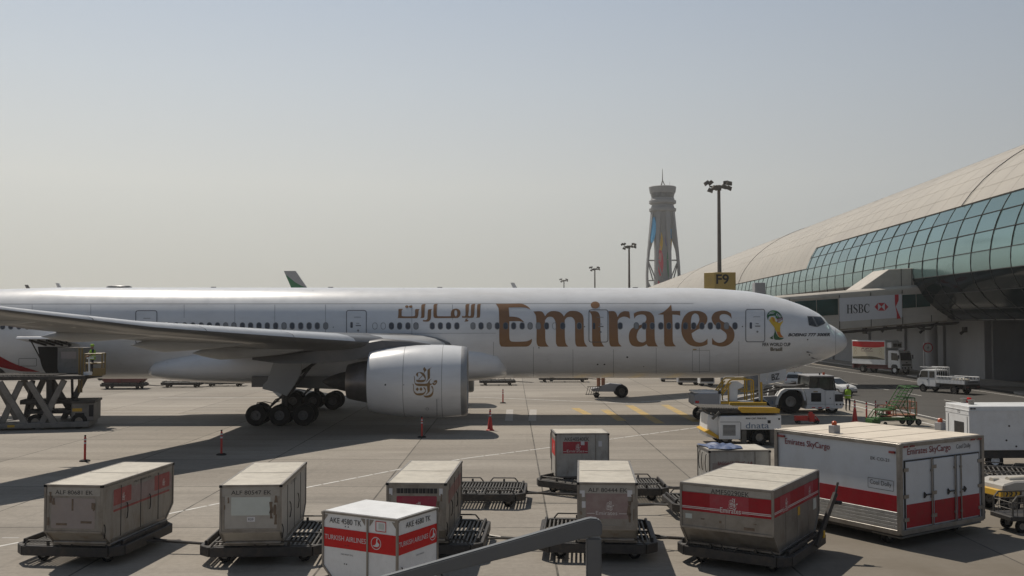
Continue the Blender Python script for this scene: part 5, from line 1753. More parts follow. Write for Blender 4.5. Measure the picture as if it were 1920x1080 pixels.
c, th = place_alf((90, 909.5), (187.5, 910.5), 1136)
alf("cargo_container", "cargo container marked ALF 80681 EK with faded red film patches along its side", c, th, 'grey', "ALF 80681 EK", 'film')
dolly("dolly under the leftmost container in the foreground", under(c, th, -.42, 0), th, bar=2.0)
c, th = place_alf((416, 912.4), (524.5, 907.8), 857)
alf("cargo_container", "grey cargo container marked ALF 80547 EK with a blank pale square on its front", c, th, 'white', "ALF 80547 EK", 'thin', 'uldgrey') if False else None
M['uldgrey'] = mat("grey beige panel", (.40, .375, .335), .55, var=.08, scale=2, dirt=(.24, .19, .15), dscale=1.6, damt=.5)
alf("cargo_container", "grey cargo container marked ALF 80547 EK with a blank pale square on its front", c, th, 'white', "ALF 80547 EK", 'thin', 'uldgrey')
dolly("dolly carrying the grey container with a blank pale square", under(c, th, .2, 0), th, L=3.2, bar=0)
c, th = place_alf((727.6, 907.2), (833.6, 905.4), 1048)
alf("cargo_container", "dirty metal cargo container with a crimson front panel, behind the clean white and red one", c, th, 'crimson', None, 'red', 'aludirty')
dolly("dolly beneath the container with the crimson front panel", under(c, th, .15, 0), th, L=3.0, bar=2.3, free=True)
c, th = place_alf((1083.5, 906.4), (1193.5, 905), 1089)
alf("cargo_container", "stained cargo container marked ALF 80444 EK with a faded pink front panel", c, th, 'pink', "ALF 80444 EK", True, 'uldw')
dolly("dolly under the stained container behind the handrail", under(c, th, -.25, 0), th, L=3.1, bar=2.2)

# ---- square lower-deck containers
def ake(name, label, corner, th, deco, shell='uldw', over='left', deck=DECK):
    """corner: the upper corner nearest the camera; local x runs along the wide face to the right... origin there"""
    W, B, D, H, ZK = 2.01, 1.56, 1.53, 1.63, .46
    u = thing(name, label, "cargo container", Vector((corner.x, corner.y, deck)), th, "square lower deck containers")
    # wide face on y=0 from x=0 to x=W
    if over == 'left': prof = [(W - B, .02), (W, .02), (W, H), (0, H), (0, ZK)]
    else: prof = [(0, .02), (B, .02), (W, ZK), (W, H), (0, H)]
    mb = MB(); mb.prism(prof, 0, D, 'y')
    mb.build("container_shell", shell, u, bevel=.018)
    bars = []
    for y in (0, D):
        for i in range(len(prof)):
            p, q = prof[i], prof[(i + 1) % len(prof)]
            bars.append(((p[0], y, p[1]), (q[0], y, q[1])))
    for p in prof: bars.append(((p[0], 0, p[1]), (p[0], D, p[1])))
    frame_bars(u, bars, .045)
    mb = MB(); mb.box(.03, W - .03, .03, D - .03, H + .001, H + .03); mb.build("roof_panel", 'uldtop' if shell != 'uldnew' else 'uldnew', u)
    mb = MB()
    for x in (0, W):
        for y in (0, D): mb.cbox((x, y, H - .02), (.07, .07, .06))
    mb.each("corner_cap", 'black' if shell != 'uldnew' else 'alu', u)
    x0 = W - B if over == 'left' else 0
    mb = MB(); mb.box(x0 - .02, x0 + B + .02, -.02, D + .02, 0, .05); mb.build("base_pallet", 'alu', u)
    deco(u, W, D, H)
    return u
def deco_tk(u, W, D, H):
    F0 = Vector((0, -.004, 0))
    mb = MB(); put_text(mb, "AKE 4580 TK", F0 + Vector((.18, 0, H - .22)), UX, UZ, .88, .12, .006, bold=0)
    mb.build("lettering", 'ink', u, fix=False)
    mb = MB(); put_text(mb, "AKE 4580 TK", Vector((W + .004, .30, H - .22)), UY, UZ, .95, .12, .006, bold=0)
    mb.build("lettering", 'ink', u, fix=False)
    mb = MB(); mb.box(.03, W - .03, -.008, -.002, .88, 1.30); mb.box(W + .002, W + .008, .03, D - .03, .88, 1.30)
    rb_ = mb.each("red_band", 'redtk', u)
    mb = MB()
    put_text(mb, "TURKISH AIRLINES", Vector((.05, -.009, 1.045)), UX, UZ, 1.14, .105, .004, bold=0)
    mb.build("lettering", 'signw', rb_, fix=False)
    mb = MB(); put_text(mb, "TURKISH AIRLINES", Vector((W + .009, .05, 1.045)), UY, UZ, 1.10, .105, .004, bold=0)
    mb.build("lettering", 'signw', rb_, fix=False)
    for (o, uu) in ((Vector((1.46, -.009, 1.09)), UX), (Vector((W + .009, 1.34, 1.09)), UY)):
        mb = MB()
        flat(mb, fill([ellipse(0, 0, .135, .135, 28), list(reversed(ellipse(0, 0, .120, .120, 28)))]), o, uu, UZ, .004)
        flat(mb, fill([outline("-110,-60c -40,-50 0,0 10,80 20,120 60,130c 40,60 60,20 110,-10c 90,-60 40,-90 -10,-90 -70,-85", .00082, .00082)]), o, uu, UZ, .004)
        mb.build("airline_mark", 'signw', rb_, fix=False)
    mb = MB()
    flat(mb, fill([rrect(1.44, 1.345, 1.72, 1.57, .02), list(reversed(rrect(1.455, 1.36, 1.705, 1.555, .015)))]), Vector((0, -.004, 0)), UX, UZ, .004)
    mb.build("label_frame", 'redtk', u, fix=False)
    mb = MB(); mb.box(1.52, 1.65, -.007, -.002, 1.40, 1.52); mb.each("paper_label", 'paleg', u)
    mb = MB(); mb.box(1.21, 1.25, -.025, 0, .1, H - .05); mb.box(-.01, .02, -.02, .02, .48, H - .03); mb.build("post_frame", 'alu', u)
    mb = MB()
    for x in (0.02, 1.16, 1.28, W - .02):
        sgn_ = 1 if x in (.02, 1.28) else -1
        mb.add([(x, -.007, H - .05), (x + sgn_ * .12, -.007, H - .05), (x, -.007, H - .2)], [(0, 1, 2)])
    mb.build("gusset_plate", 'alu', u)
    mb = MB()
    put_text(mb, "TARE WEIGHT 70 KG", Vector((.50, -.005, .74)), UX, UZ, .34, .03, .004)
    put_text(mb, "MAX GROSS", Vector((W + .005, .7, .74)), UY, UZ, .3, .03, .004)
    mb.build("small_lettering", 'ink', u, fix=False)
    mb = MB()
    for x, z in ((.62, 1.36), (.70, 1.36), (.62, .95), (.70, .95), (.6, .55), (.66, .55)): mb.lathe([(.001, -.012), (.012, -.012), (.012, 0)], (x, 0, z), 'y', 8)
    mb.build("rivet", 'dark', u)
    strap(u, W + .01, .14, .34, .62, UX)
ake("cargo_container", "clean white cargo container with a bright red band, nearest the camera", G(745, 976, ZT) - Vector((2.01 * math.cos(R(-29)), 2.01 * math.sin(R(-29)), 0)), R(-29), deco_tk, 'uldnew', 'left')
q = G(745, 976, ZT)
pd = q + Vector((-.6, .9, 0))
dolly("dolly hidden under the clean white and red container", Vector((q.x - .55, q.y + 1.3, 0)), R(-29), 2.6, 2.2, 0)
def deco_ek(u, W, D, H):
    mb = MB(); put_text(mb, "AKE40540EK", Vector((.32, -.004, H - .26)), UX, UZ, .95, .14, .006, bold=0)
    mb.build("lettering", 'ink', u, fix=False)
    mb = MB(); put_text(mb, "AKE 40540 EK", Vector((-.004, D - .12, H - .28)), -UY, UZ, 1.2, .13, .006, bold=0)
    mb.build("lettering", 'ink', u, fix=False)
    mb = MB(); mb.box(.27, 1.22, -.008, -.002, .90, 1.34)
    f_ = mb.each("red_film", 'redc', u)
    mb = MB(); mb.box(-.008, -.002, .22, D - .2, .78, 1.34)
    f2 = mb.each("red_film", 'redtk', u)
    em_uld(f_, Vector((.76, -.009, 1.06)), UX, UZ, .26, .004)
    em_uld(f2, Vector((-.009, .7, 1.0)), -UY, UZ, .3, .004)
    mb = MB(); put_text(mb, "Emirates", Vector((.42, -.009, .94)), UX, UZ, .66, .10, .004); mb.box(.28, .40, -.011, -.008, .96, .98); mb.box(1.10, 1.21, -.011, -.008, .96, .98); mb.build("lettering", 'whiteink', f_, fix=False)
    mb = MB(); mb.box(.95, 1.09, -.012, -.006, 1.21, 1.35); mb.box(1.62, 1.75, -.008, -.001, 1.15, 1.36); mb.each("paper_label", 'signw', u)
    mb = MB(); mb.box(1.50, 1.53, -.02, 0, .05, H - .03); mb.build("post_frame", 'alu', u)
    strap(u, -.01, D - .05, .5, 1.55, -UX)
    strap(u, W + .01, .1, .25, .6, UX)
M['redc'] = mat("carmine film", (.36, .03, .045), .5, var=.1, scale=4, dirt=(.3, .12, .12), dscale=3, damt=.4)
q = G(1042, 814, ZT)
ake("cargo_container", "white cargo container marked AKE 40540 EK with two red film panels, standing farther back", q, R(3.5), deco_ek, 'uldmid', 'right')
ct = Vector((q.x + .95, q.y + .75, 0))
dolly("dolly reaching out in front of the container with two red panels", ct + Vector((.15, -1.0, 0)), R(-38), 3.2, 2.2, 0)
def deco_bag(u, W, D, H):
    mb = MB(); put_text(mb, "BAGGAGE SERVIC", Vector((.28, -.004, H - .46)), UX, UZ, .90, .12, .006, bold=0)
    put_text(mb, "14", Vector((1.28, -.004, H - .45)), UX, UZ, .14, .11, .006, bold=0)
    mb.build("lettering", 'darkred', u, fix=False)
    mb = MB(); mb.box(.10, 1.45, -.006, -.001, .5, 1.24); mb.build("film_panel", 'pinkg', u)
    mb = MB(); mb.box(1.50, 1.53, -.02, 0, .05, H - .03); mb.build("post_frame", 'alu', u)
    for y in (.3, .8, 1.2): strap(u, -.01, y, .9, 1.5, -UX)
q = G(1330, 846, ZT)
bag = ake("cargo_container", "worn white container lettered in dark red, with a blue tarpaulin on its roof", q, R(3), deco_bag, 'uldmid', 'right')
dolly("dolly under the container with the tarpaulin", Vector((q.x + .55, q.y + .7, 0)), R(3), 3.6, 2.2, 2.4, barx=-1)
# crumpled tarpaulin lying on that roof
rnd = random.Random(3)
mb = MB()
nx, ny = 22, 14
vs = []
for j in range(ny + 1):
    for i in range(nx + 1):
        x, y = i / nx, j / ny
        edge = min(x, 1 - x, y, 1 - y)
        z = .02 + .16 * abs(noise.noise(Vector((x * 4.2, y * 3.1, 1.3)))) + .22 * max(0, noise.noise(Vector((x * 2.0 + 3, y * 2.2, 7)))) * (x ** 1.3)
        if edge < .04: z = .035
        vs.append((x * 1.15 + .08 * math.sin(y * 5) - .03, y * 1.25 + .1 * math.sin(x * 7 + 1), z))
fs = [(j * (nx + 1) + i, j * (nx + 1) + i + 1, (j + 1) * (nx + 1) + i + 1, (j + 1) * (nx + 1) + i) for j in range(ny) for i in range(nx)]
tp = mb.add(vs, fs).build("tarpaulin", 'tarp', None, smooth=60)
tp.location = Vector((q.x + .03, q.y + .10, ZT + .03)); tp.rotation_euler = (0, 0, R(3))
tag(tp, "crumpled blue tarpaulin lying on the worn white container's roof", "tarpaulin")

# ---- wide container, AMF, contoured at both ends
def amf(label, corner, th):
    u = thing("cargo_container", label, "cargo container", Vector((corner.x, corner.y, DECK)), th, "airline cargo containers")
    W, L, B, H, ZK = 2.44, 4.06, 3.18, 1.63, .52
    o = (L - B) / 2
    # local x along the front end (width) from -W to 0, local y along the length
    prof = [(o, .02), (L - o, .02), (L, ZK), (L, H), (0, H), (0, ZK)]
    mb = MB(); mb.prism(prof, -W, 0, 'x'); mb.build("container_shell", 'alu', u, bevel=.02)
    bars = []
    for x in (-W, 0):
        for i in range(6):
            p, q_ = prof[i], prof[(i + 1) % 6]
            bars.append(((x, p[0], p[1]), (x, q_[0], q_[1])))
    for p in prof: bars.append(((-W, p[0], p[1]), (0, p[0], p[1])))
    frame_bars(u, bars, .055)
    mb = MB(); mb.box(-W + .03, -.03, .03, L - .03, H + .001, H + .03); mb.build("roof_panel", 'uldtop', u)
    mb = MB(); mb.box(-W - .04, .04, o - .05, L - o + .05, 0, .05); mb.build("base_pallet", 'alu', u)
    mb = MB(); mb.box(-W + .02, -.04, -.008, -.002, .94, 1.42); mb.box(.002, .008, .06, L - .04, .96, 1.43)
    rb_ = mb.build("red_band", 'red', u)
    mb = MB(); mb.box(-1.65, -.62, -.010, -.006, .97, 1.41)
    for y in (.55, 2.65): mb.box(.006, .010, y, y + .85, .98, 1.42)
    mb.each("film_patch", 'redc', u)
    mb = MB()
    for z in (1.005, 1.04): mb.box(-W + .02, -1.38, -.0125, -.006, z, z + .018); mb.box(-.80, -.04, -.0125, -.006, z, z + .018); mb.box(.006, .0125, .06, .75, z + .03, z + .048); mb.box(.006, .0125, 1.2, L - .04, z + .03, z + .048)
    put_text(mb, "Emirates", Vector((-1.37, -.011, .98)), UX, UZ, .55, .13, .004, bold=.01)
    mb.build("lettering", 'whiteink', rb_, fix=False); mb = MB()
    put_text(mb, "Emirates", Vector((.011, .76, 1.0)), UY, UZ, .42, .11, .004)
    mb.build("lettering", 'whiteink', rb_, fix=False)
    em_uld(rb_, Vector((-1.12, -.011, 1.13)), UX, UZ, .3, .004)
    for y in (.97, 3.07): em_uld(rb_, Vector((.011, y, 1.12)), UY, UZ, .26, .004)
    mb = MB(); mb.box(-W + .05, -.05, -.004, 0, 1.44, H - .04); mb.build("code_strip", 'codestrip', u)
    mb = MB(); put_text(mb, "AMF50290EK", Vector((-1.62, -.004, H - .20)), UX, UZ, 1.02, .125, .006, bold=0); mb.build("lettering", 'ink', u, fix=False)
    mb = MB(); mb.box(.002, .008, L - .55, L - .25, .62, .92); mb.box(-W + .12, -W + .30, -.007, 0, .74, .86); mb.each("paper_label", 'paleg', u)
    mb = MB()
    for y_ in (1.02, 2.03, 3.04): mb.box(.002, .010, y_ - .012, y_ + .012, .1, .94)
    mb.box(-1.26, -1.235, -.010, .0, .56, .92)
    mb.each("panel_joint", 'aludirty', u)
    mb = MB(); mb.box(.03 - W, -.03, 1.35, 1.365, H + .03, H + .036); mb.box(.03 - W, -.03, 2.7, 2.715, H + .03, H + .036); mb.each("roof_joint", 'alu', u)
    mb = MB(); mb.box(.002, .009, 2.05, 2.25, .70, .92); mb.build("warning_label", 'yellow', u)
    mb = MB()
    for x, z, w_, h_ in ((-1.9, .74, .10, .035), (-1.4, .70, .06, .06), (-.75, .60, .28, .07), (-.5, .76, .08, .02)): mb.box(x, x + w_, -.006, 0, z, z + h_)
    mb.each("scrape_mark", 'ruststain', u)
    return u
qa = G(1449, 922, ZT)
th = R(-33)
amf("wide metal cargo container marked AMF50290EK with a red band round it", qa, th)
ax = Vector((math.cos(th), math.sin(th), 0)); ay = Vector((-math.sin(th), math.cos(th), 0))
cc = qa - ax * 1.22 + ay * 2.03
dl = dolly("large dolly under the wide red-banded container, its tow bar folded up", Vector((cc.x, cc.y, 0)), th, 3.0, 3.6, 0)
# folded-up drawbar with its yellow lever
mb = MB()
a = Vector((1.62, .3, .42)); b = Vector((1.95, 1.05, 1.75))
mb.beam(a, b, .10, .12).beam(b, b + Vector((.04, .10, .28)), .05, .06).bar(b + Vector((-.08, 0, -.25)), b + Vector((.16, 0, -.25)), .06)
mb.build("tow_bar", 'dark', dl, bevel=.01)
mb = MB(); mb.cbox((1.72, .55, .72), (.14, .1, .22)); mb.build("lever_grip", 'yellow', dl, bevel=.02)

# ---- empty dollies
p = G(911, 955); dolly("empty dolly right of the container with the crimson panel", Vector((p.x - .1, p.y + 1.4, 0)), R(-3), 2.9, 2.6, 2.6)
p = G(1215, 940); dolly("empty dolly behind the stained container, coupled towards the right", Vector((p.x - .7, p.y + .9, 0)), R(0), 2.8, 2.4, 2.3)
p = G(1905, 915); dolly("empty dolly beside the big refrigerated box on the right", Vector((p.x + .3, p.y + .8, 0)), R(-22), 4.4, 3.0, 0)
# far dollies seen under the fuselage
def far_d(px, py, label, rz=0, L=3.4, W=2.2, load=None):
    p = G(px, py)
    d = dolly(label, (p.x, p.y + W / 2, 0), R(rz), L, W, 1.8, "dollies standing beyond the airliner")
    return d, p
far_d(336, 727, "empty dolly seen under the fuselage, left one beyond the belly", 4, 3.8)
far_d(417, 725, "dolly seen under the belly fairing, right of another empty one", 2, 3.8)
far_d(932, 723, "empty dolly beyond the airliner just right of the engine", 3, 3.6)
d, p = far_d(225, 730, "dolly loaded with a dark red container beyond the airliner", 1, 4.0)
u = thing("cargo_container", "dark red cargo container seen below the fuselage on a far dolly", "cargo container", (p.x, p.y + 1.1, DECK), R(1), "containers beyond the airliner")
mb = MB(); mb.prism([(-1.6, .02), (1.6, .02), (2.0, .4), (2.0, 1.6), (-2.0, 1.6), (-2.0, .4)], -.76, .76, 'y'); mb.build("container_shell", 'dredc', u, bevel=.02) if 'dredc' in M else None
M['dredc'] = mat("dark red painted panel", (.17, .05, .045), .55, var=.15, scale=2, dirt=(.16, .12, .1), dscale=2, damt=.5)
if not u.children: mb.build("container_shell", 'dredc', u, bevel=.02)
mb = MB(); mb.box(-1.62, 1.62, -.79, .79, -.0, .05); mb.build("base_pallet", 'alu', u)
mb = MB(); mb.box(-.02, .02, -.78, -.758, .06, 1.55); mb.build("door_joint", 'dark', u)
far_d(1057, 717, "long low dolly beyond the airliner under the middle letters", 0, 5.2)
M['dredc2'] = mat('dull red lens', (.20, .02, .02), .4, var=.1)
# ================================================================= refrigerated box trailer
ZB = 2.95
qn = G(1686, 832, ZB); ql = G(1458, 804.4, ZB); qr = G(1838.5, 815.7, ZB)
d1 = (qr - qn); LW = d1.length; d1.normalize()
thc = math.atan2(d1.y, d1.x)
LD = 4.5
cd = thing("cool_box_trailer", "big white refrigerated freight box with a red lower band and three rear doors", "freight trailer", Vector((qn.x, qn.y, 0)), thc)
LW = 3.95
# local x: door face from the near corner to the right; local -? side goes along +y
mb = MB(); mb.box(0, LW, 0, LD, .42, ZB); mb.build("box_body", 'skybox', cd, bevel=.02) if 'skybox' in M else None
M['skybox'] = mat("white insulated panel", (.56, .58, .60), .4, var=.04, scale=1, dirt=(.40, .38, .36), dscale=.9, damt=.35)
if not cd.children: mb.build("box_body", 'skybox', cd, bevel=.02)
mb = MB(); mb.box(.03, LW - .03, .03, LD - .03, ZB + .001, ZB + .02)
for k in range(1, 4): mb.box(.03, LW - .03, LD * k / 4 - .02, LD * k / 4 + .02, ZB + .02, ZB + .03)
mb.build("roof_sheet", 'creamroof', cd) if 'creamroof' in M else None
M['creamroof'] = mat("dusty cream roof sheet", (.66, .58, .47), .6, var=.06, scale=1.2, dirt=(.45, .38, .30), dscale=.8, damt=.5)
if len(cd.children) < 2: mb.build("roof_sheet", 'creamroof', cd)
mb = MB()
for a, b in (((0, 0, .42), (0, 0, ZB)), ((LW, 0, .42), (LW, 0, ZB)), ((0, LD, .42), (0, LD, ZB)), ((LW, LD, .42), (LW, LD, ZB))): mb.beam(a, b, .13, .13)
for x0, y0, x1, y1 in ((0, 0, LW, 0), (0, 0, 0, LD), (LW, 0, LW, LD), (0, LD, LW, LD)):
    for z, h_ in ((ZB - .05, .11), (.45, .14)): mb.beam((x0, y0, z), (x1, y1, z), .12, h_)
mb.build("edge_frame", 'alu', cd, bevel=.01)
mb = MB(); mb.box(-.012, -.002, .06, LD - .06, 1.02, 1.47); mb.build("red_band", 'red', cd)
mb = MB()
for k in range(5): mb.box(-.03, -.002, .06, LD - .06, .53 + k * .098, .53 + k * .098 + .09)
mb.build("kick_panel", 'kick', cd, bevel=.006)
# side lettering (the -x side, reading direction -y)
uS = -UY
mb = MB(); put_text(mb, "Emirates SkyCargo", Vector((-.014, LD - .35, 2.46)), uS, UZ, 1.75, .24, .004, bold=.01); mb.build("lettering", 'darkred', cd, fix=False)
mb = MB(); put_text(mb, "EK CO-21", Vector((-.014, .95, 2.40)), uS, UZ, .62, .09, .004); mb.build("lettering", 'ink', cd, fix=False); mb = MB(); put_text(mb, "Cool Dolly", Vector((-.014, .98, 1.66)), uS, UZ, .72, .17, .004)
flat(mb, fill([rrect(0, 0, .86, .30, .02), list(reversed(rrect(.012, .012, .848, .288, .015)))]), Vector((-.014, 1.05, 1.58)), uS, UZ, .004)
mb.build("lettering", 'ink', cd, fix=False)
# door face
dx = [.20, 1.50, 2.63, LW - .18]
for k in range(3):
    mb = MB(); mb.box(dx[k] + .02, dx[k + 1] - .02, -.045, 0, .56, 2.42)
    o = mb.build("box_door", 'skybox', cd, bevel=.012)
    mb = MB(); mb.box(dx[k] + .025, dx[k + 1] - .025, -.052, -.044, .57, 1.22); mb.build("red_band", 'red', o)
    mb = MB()
    xx = dx[k + 1] - .13 if k < 2 else dx[k] + .16
    mb.bar((xx, -.08, .52), (xx, -.08, 2.46), .022)
    for z in (.8, 1.35, 2.1): mb.box(xx - .04, xx + .04, -.09, -.045, z - .03, z + .03)
    mb.build("lock_rod", 'alu', o)
    mb = MB()
    hx = xx - .26 if k < 2 else xx + .26
    mb.tube([(hx, -.07, 1.42), (hx - .09, -.07, 1.50), (hx - .09, -.07, 1.34), (hx, -.07, 1.42)], .018)
    mb.bar((hx, -.07, 1.42), (xx, -.075, 1.42), .02)
    mb.build("door_handle", 'ink', o)
    mb = MB()
    hxx = dx[k] if k < 2 else dx[k + 1]
    for z in (.8, 1.45, 2.2): mb.box(hxx - .1, hxx + .12, -.065, -.04, z - .05, z + .05)
    mb.each("door_hinge", 'alu', o)
mb = MB()
for x in dx: mb.box(x - .02, x + .02, -.03, -.005, .5, 2.46)
mb.box(dx[0], dx[-1], -.03, -.005, 2.42, 2.46)
mb.build("door_seal", 'ink', cd)
mb = MB(); put_text(mb, "Emirates SkyCargo", Vector((.35, -.006, 2.55)), UX, UZ, 2.05, .24, .004, bold=.01); mb.build("lettering", 'darkred', cd, fix=False)
mb = MB(); put_text(mb, "Cool Dolly", Vector((2.68, -.006, 2.58)), UX, UZ, .72, .17, .004); mb.build("lettering", 'ink', cd, fix=False)
for x, y in ((.12, .0), (.42, .0), (LW - .6, 0), (LW - .25, 0)):
    MB().box(x, x + .18, -.075, -.01, 2.83, 2.88).build("marker_lamp", 'dredc2', cd)
MB().box(-.075, -.01, .12, .3, 2.66, 2.72).build("marker_lamp", 'dredc2', cd)
MB().box(-.075, -.01, LD - .35, LD - .1, 2.72, 2.78).build("marker_lamp", 'dredc2', cd)
for (px, py) in ((1564.5, 812), (1763, 806)):
    p = G(px, py, ZB + .02)
    l_ = Matrix.Rotation(-thc, 3, 'Z') @ (p - Vector((qn.x, qn.y, 0)))
    MB().cbox((l_.x, l_.y, ZB + .14), (.28, .22, .24)).build("beacon_base", 'greyw', cd, bevel=.01)
    mb = MB(); mb.lathe([(.075, ZB + .26), (.075, ZB + .36), (.045, ZB + .39), (.001, ZB + .39)], (l_.x, l_.y, 0), 'z', 14); mb.build("beacon", 'orange', cd, smooth=40)
mb = MB()
mb.box(.15, LW - .15, .15, LD - .15, .26, .42); mb.beam((.3, LD / 2 - .6, .3), (LW + .9, LD / 2 - .6, .3), .2, .2)
mb.build("chassis_frame", 'dark', cd)
mb = MB(); mb.prism([(LW, .30), (LW + .55, .34), (LW + .62, .55), (LW + .3, .66), (LW, .62)], .25, 1.0, 'y'); mb.beam((LW + .5, .6, .45), (LW + .95, .6, .4), .12, .12); mb.build("tow_hitch", 'dark', cd, bevel=.02)
mb = MB(); mb.tube([(-.02, .9, .33), (.0, -.03, .31), (.2, -.06, .33), (LW - .2, -.06, .36)], .03); mb.build("bumper_tube", 'rail', cd)
for x in (.4, LW - .4):
    for y in (.7, LD - .7): add_wheel(cd, (x, y, .24), .24, .2, .5, 'alu', n=18)

# ================================================================= white air unit on the right
ACU = thing("air_unit_trailer", "white ground cooling unit with a lit end and a dark vent, at the right edge", "ground unit", (0, 0, 0))
a = G(1817, 762, 2.75); b = G(1772.5, 754.5, 2.75)
dv = (b - a); 
ang = math.atan2(-dv.x, dv.y)
ACU.location = (a.x, a.y, 0); ACU.rotation_euler = (0, 0, ang)
WD = dv.length
LX = 6.2
mb = MB(); mb.box(0, LX, 0, WD, .85, 2.75); mb.build("unit_body", 'white', ACU, bevel=.02)
mb = MB(); mb.box(-.03, LX + .03, -.03, WD + .03, 2.55, 2.57); mb.box(-.012, 0, .02, WD - .02, 2.36, 2.545); mb.build("roof_trim", 'white', ACU)
mb = MB(); mb.box(-.012, -.002, WD * .22, WD * .62, .9, 2.02); mb.build("vent_opening", 'dark', ACU)
mb = MB(); mb.box(-.016, -.002, .16, .18, .9, 2.3); mb.box(-.016, -.002, WD - .28, WD - .26, .9, 2.3); mb.each("panel_joint", 'seam', ACU)
mb = MB(); mb.box(3.05, 4.9, -.012, -.002, 1.28, 2.30)
o = mb.build("window_opening", 'hole', ACU)
mb = MB()
for x0, x1, z0, z1 in ((3.0, 4.95, 2.30, 2.35), (3.0, 4.95, 1.23, 1.28), (3.0, 3.05, 1.28, 2.30), (4.9, 4.95, 1.28, 2.3)): mb.box(x0, x1, -.03, -.002, z0, z1)
mb.build("window_frame", 'alu', o)
mb = MB(); mb.box(3.3, 3.75, -.02, -.01, 1.36, 1.7); mb.build("control_panel", 'greyw', o)
mb = MB(); mb.box(2.42, 2.66, -.03, -.002, 1.36, 1.75); mb.build("meter_box", 'dark', ACU)
mb = MB(); mb.prism([(2.44, 1.78), (2.64, 1.78), (2.54, 1.98)], -.02, -.002, 'y'); mb.build("warning_sign", 'greyw', ACU)
mb = MB(); put_text(mb, "TLD", Vector((3.55, -.004, 2.60)), UX, UZ, .42, .11, .004, bold=.02); mb.build("lettering", 'ink', ACU, fix=False); mb = MB(); put_text(mb, "TD", Vector((-.014, WD * .48, 2.4)), -UY, UZ, .26, .12, .004); mb.build("lettering", 'ink', ACU, fix=False)
mb = MB()
for x, z in ((.05, 2.62), (.18, 2.62)): mb.box(x, x + .1, -.02, -.002, z, z + .06)
for x, z in ((.12, 1.55), (1.75, 1.9), (1.62, 1.28), (2.05, 1.02)): mb.lathe([(.001, -.02), (.04, -.02), (.04, 0)], (x, 0, z), 'y', 8)
mb.build("fastener", 'dark', ACU)
for (px, m_, r_) in ((1789, 'alu', .12), (1821, 'alu', .12)):
    p = G(px, 751 if px < 1800 else 757, 2.78)
    l_ = Matrix.Rotation(-ang, 3, 'Z') @ (p - Vector((a.x, a.y, 0)))
    mb = MB(); mb.lathe([(r_, 2.75), (r_, 2.88), (r_ * 1.3, 2.9), (r_ * 1.3, 2.95), (.001, 2.97)], (max(.2, l_.x), min(WD - .2, l_.y), 0), 'z', 12); mb.build("exhaust_cap", m_, ACU)
p = G(1799.5, 751, 2.78); l_ = Matrix.Rotation(-ang, 3, 'Z') @ (p - Vector((a.x, a.y, 0)))
mb = MB(); mb.lathe([(.11, 2.75), (.11, 2.92), (.08, 2.98), (.001, 2.98)], (max(.2, l_.x), min(WD - .2, l_.y), 0), 'z', 12); mb.build("beacon", 'redtk', ACU)
mb = MB(); mb.box(.1, LX - .1, .1, WD - .1, .5, .85); mb.beam((.2, WD / 2, .5), (LX, WD / 2, .5), .2, .2); mb.build("chassis_frame", 'dark', ACU)
for x in (1.2, LX - 1.2):
    for y in (.25, WD - .25): add_wheel(ACU, (x, y, .38), .38, .26, .5, 'white', n=20)

# ================================================================= pushback tractor
p = G(1482, 775)
TG = thing("pushback_tractor", "white pushback tractor with one huge wheel in view, coupled at the airliner's nose", "pushback tractor", (p.x, p.y + 1.25, 0))
TGs = F / p.y
mb = MB()
W2 = 1.55
body = [(.95, .33), (3.55, .36), (3.68, .55), (3.66, 1.05), (3.55, 1.42), (3.05, 1.62), (2.4, 1.62), (2.05, 1.78), (.78, 1.78), (.95, 1.45), (1.08, 1.0), (1.10, .6)]
mb.prism(body, -W2, W2, 'y')
mb.build("tractor_body", 'white', TG, bevel=.03)
fd = [(-1.15, .62), (-1.12, .9), (-1.0, 1.2), (-.72, 1.6), (-.45, 1.76), (.72, 1.78)]
inn = [(.70, 1.55), (.40, 1.66), (-.2, 1.66), (-.62, 1.42), (-.86, 1.05), (-.95, .62)]
mb = MB(); mb.prism(fd + [(.95, 1.4), (1.05, .9), (.9, .9), (.80, 1.3)] + inn, -W2, -W2 + .75, 'y'); mb.prism(fd + [(.95, 1.4), (1.05, .9), (.9, .9), (.80, 1.3)] + inn, W2 - .75, W2, 'y')
mb.each("wheel_arch", 'white', TG, bevel=.015)
mb = MB(); mb.box(-1.0, .9, -W2 + .85, W2 - .85, .35, 1.6); mb.build("drive_housing", 'dark', TG)
mb = MB(); mb.prism([(-4.2, .42), (-1.0, .42), (-1.0, 1.25), (-1.9, 1.2), (-3.2, .92), (-4.2, .85)], -W2 + .02, -W2 + .5, 'y'); mb.prism([(-4.2, .42), (-1.0, .42), (-1.0, 1.25), (-1.9, 1.2), (-3.2, .92), (-4.2, .85)], W2 - .5, W2 - .02, 'y'); mb.box(-4.2, -3.6, -W2 + .5, W2 - .5, .42, .8)
mb.each("rear_arm", 'greyw', TG, bevel=.02)
mb = MB(); put_text(mb, "dnata", Vector((-2.55, -W2 + .018, .66)), UX, UZ, 1.3, .36, .006, bold=.0); mb.build("lettering", 'blueink', TG, fix=False)
mb = MB()
mb.beam((-2.3, -W2 + .6, 1.35), (1.1, -W2 + .5, 2.0), .16, .14).beam((-2.3, W2 - .6, 1.35), (1.1, W2 - .5, 2.0), .16, .14)
mb.box(-.6, 1.4, -W2 + .4, W2 - .4, 1.79, 1.92)
mb.build("top_deck", 'dark', TG, bevel=.02)
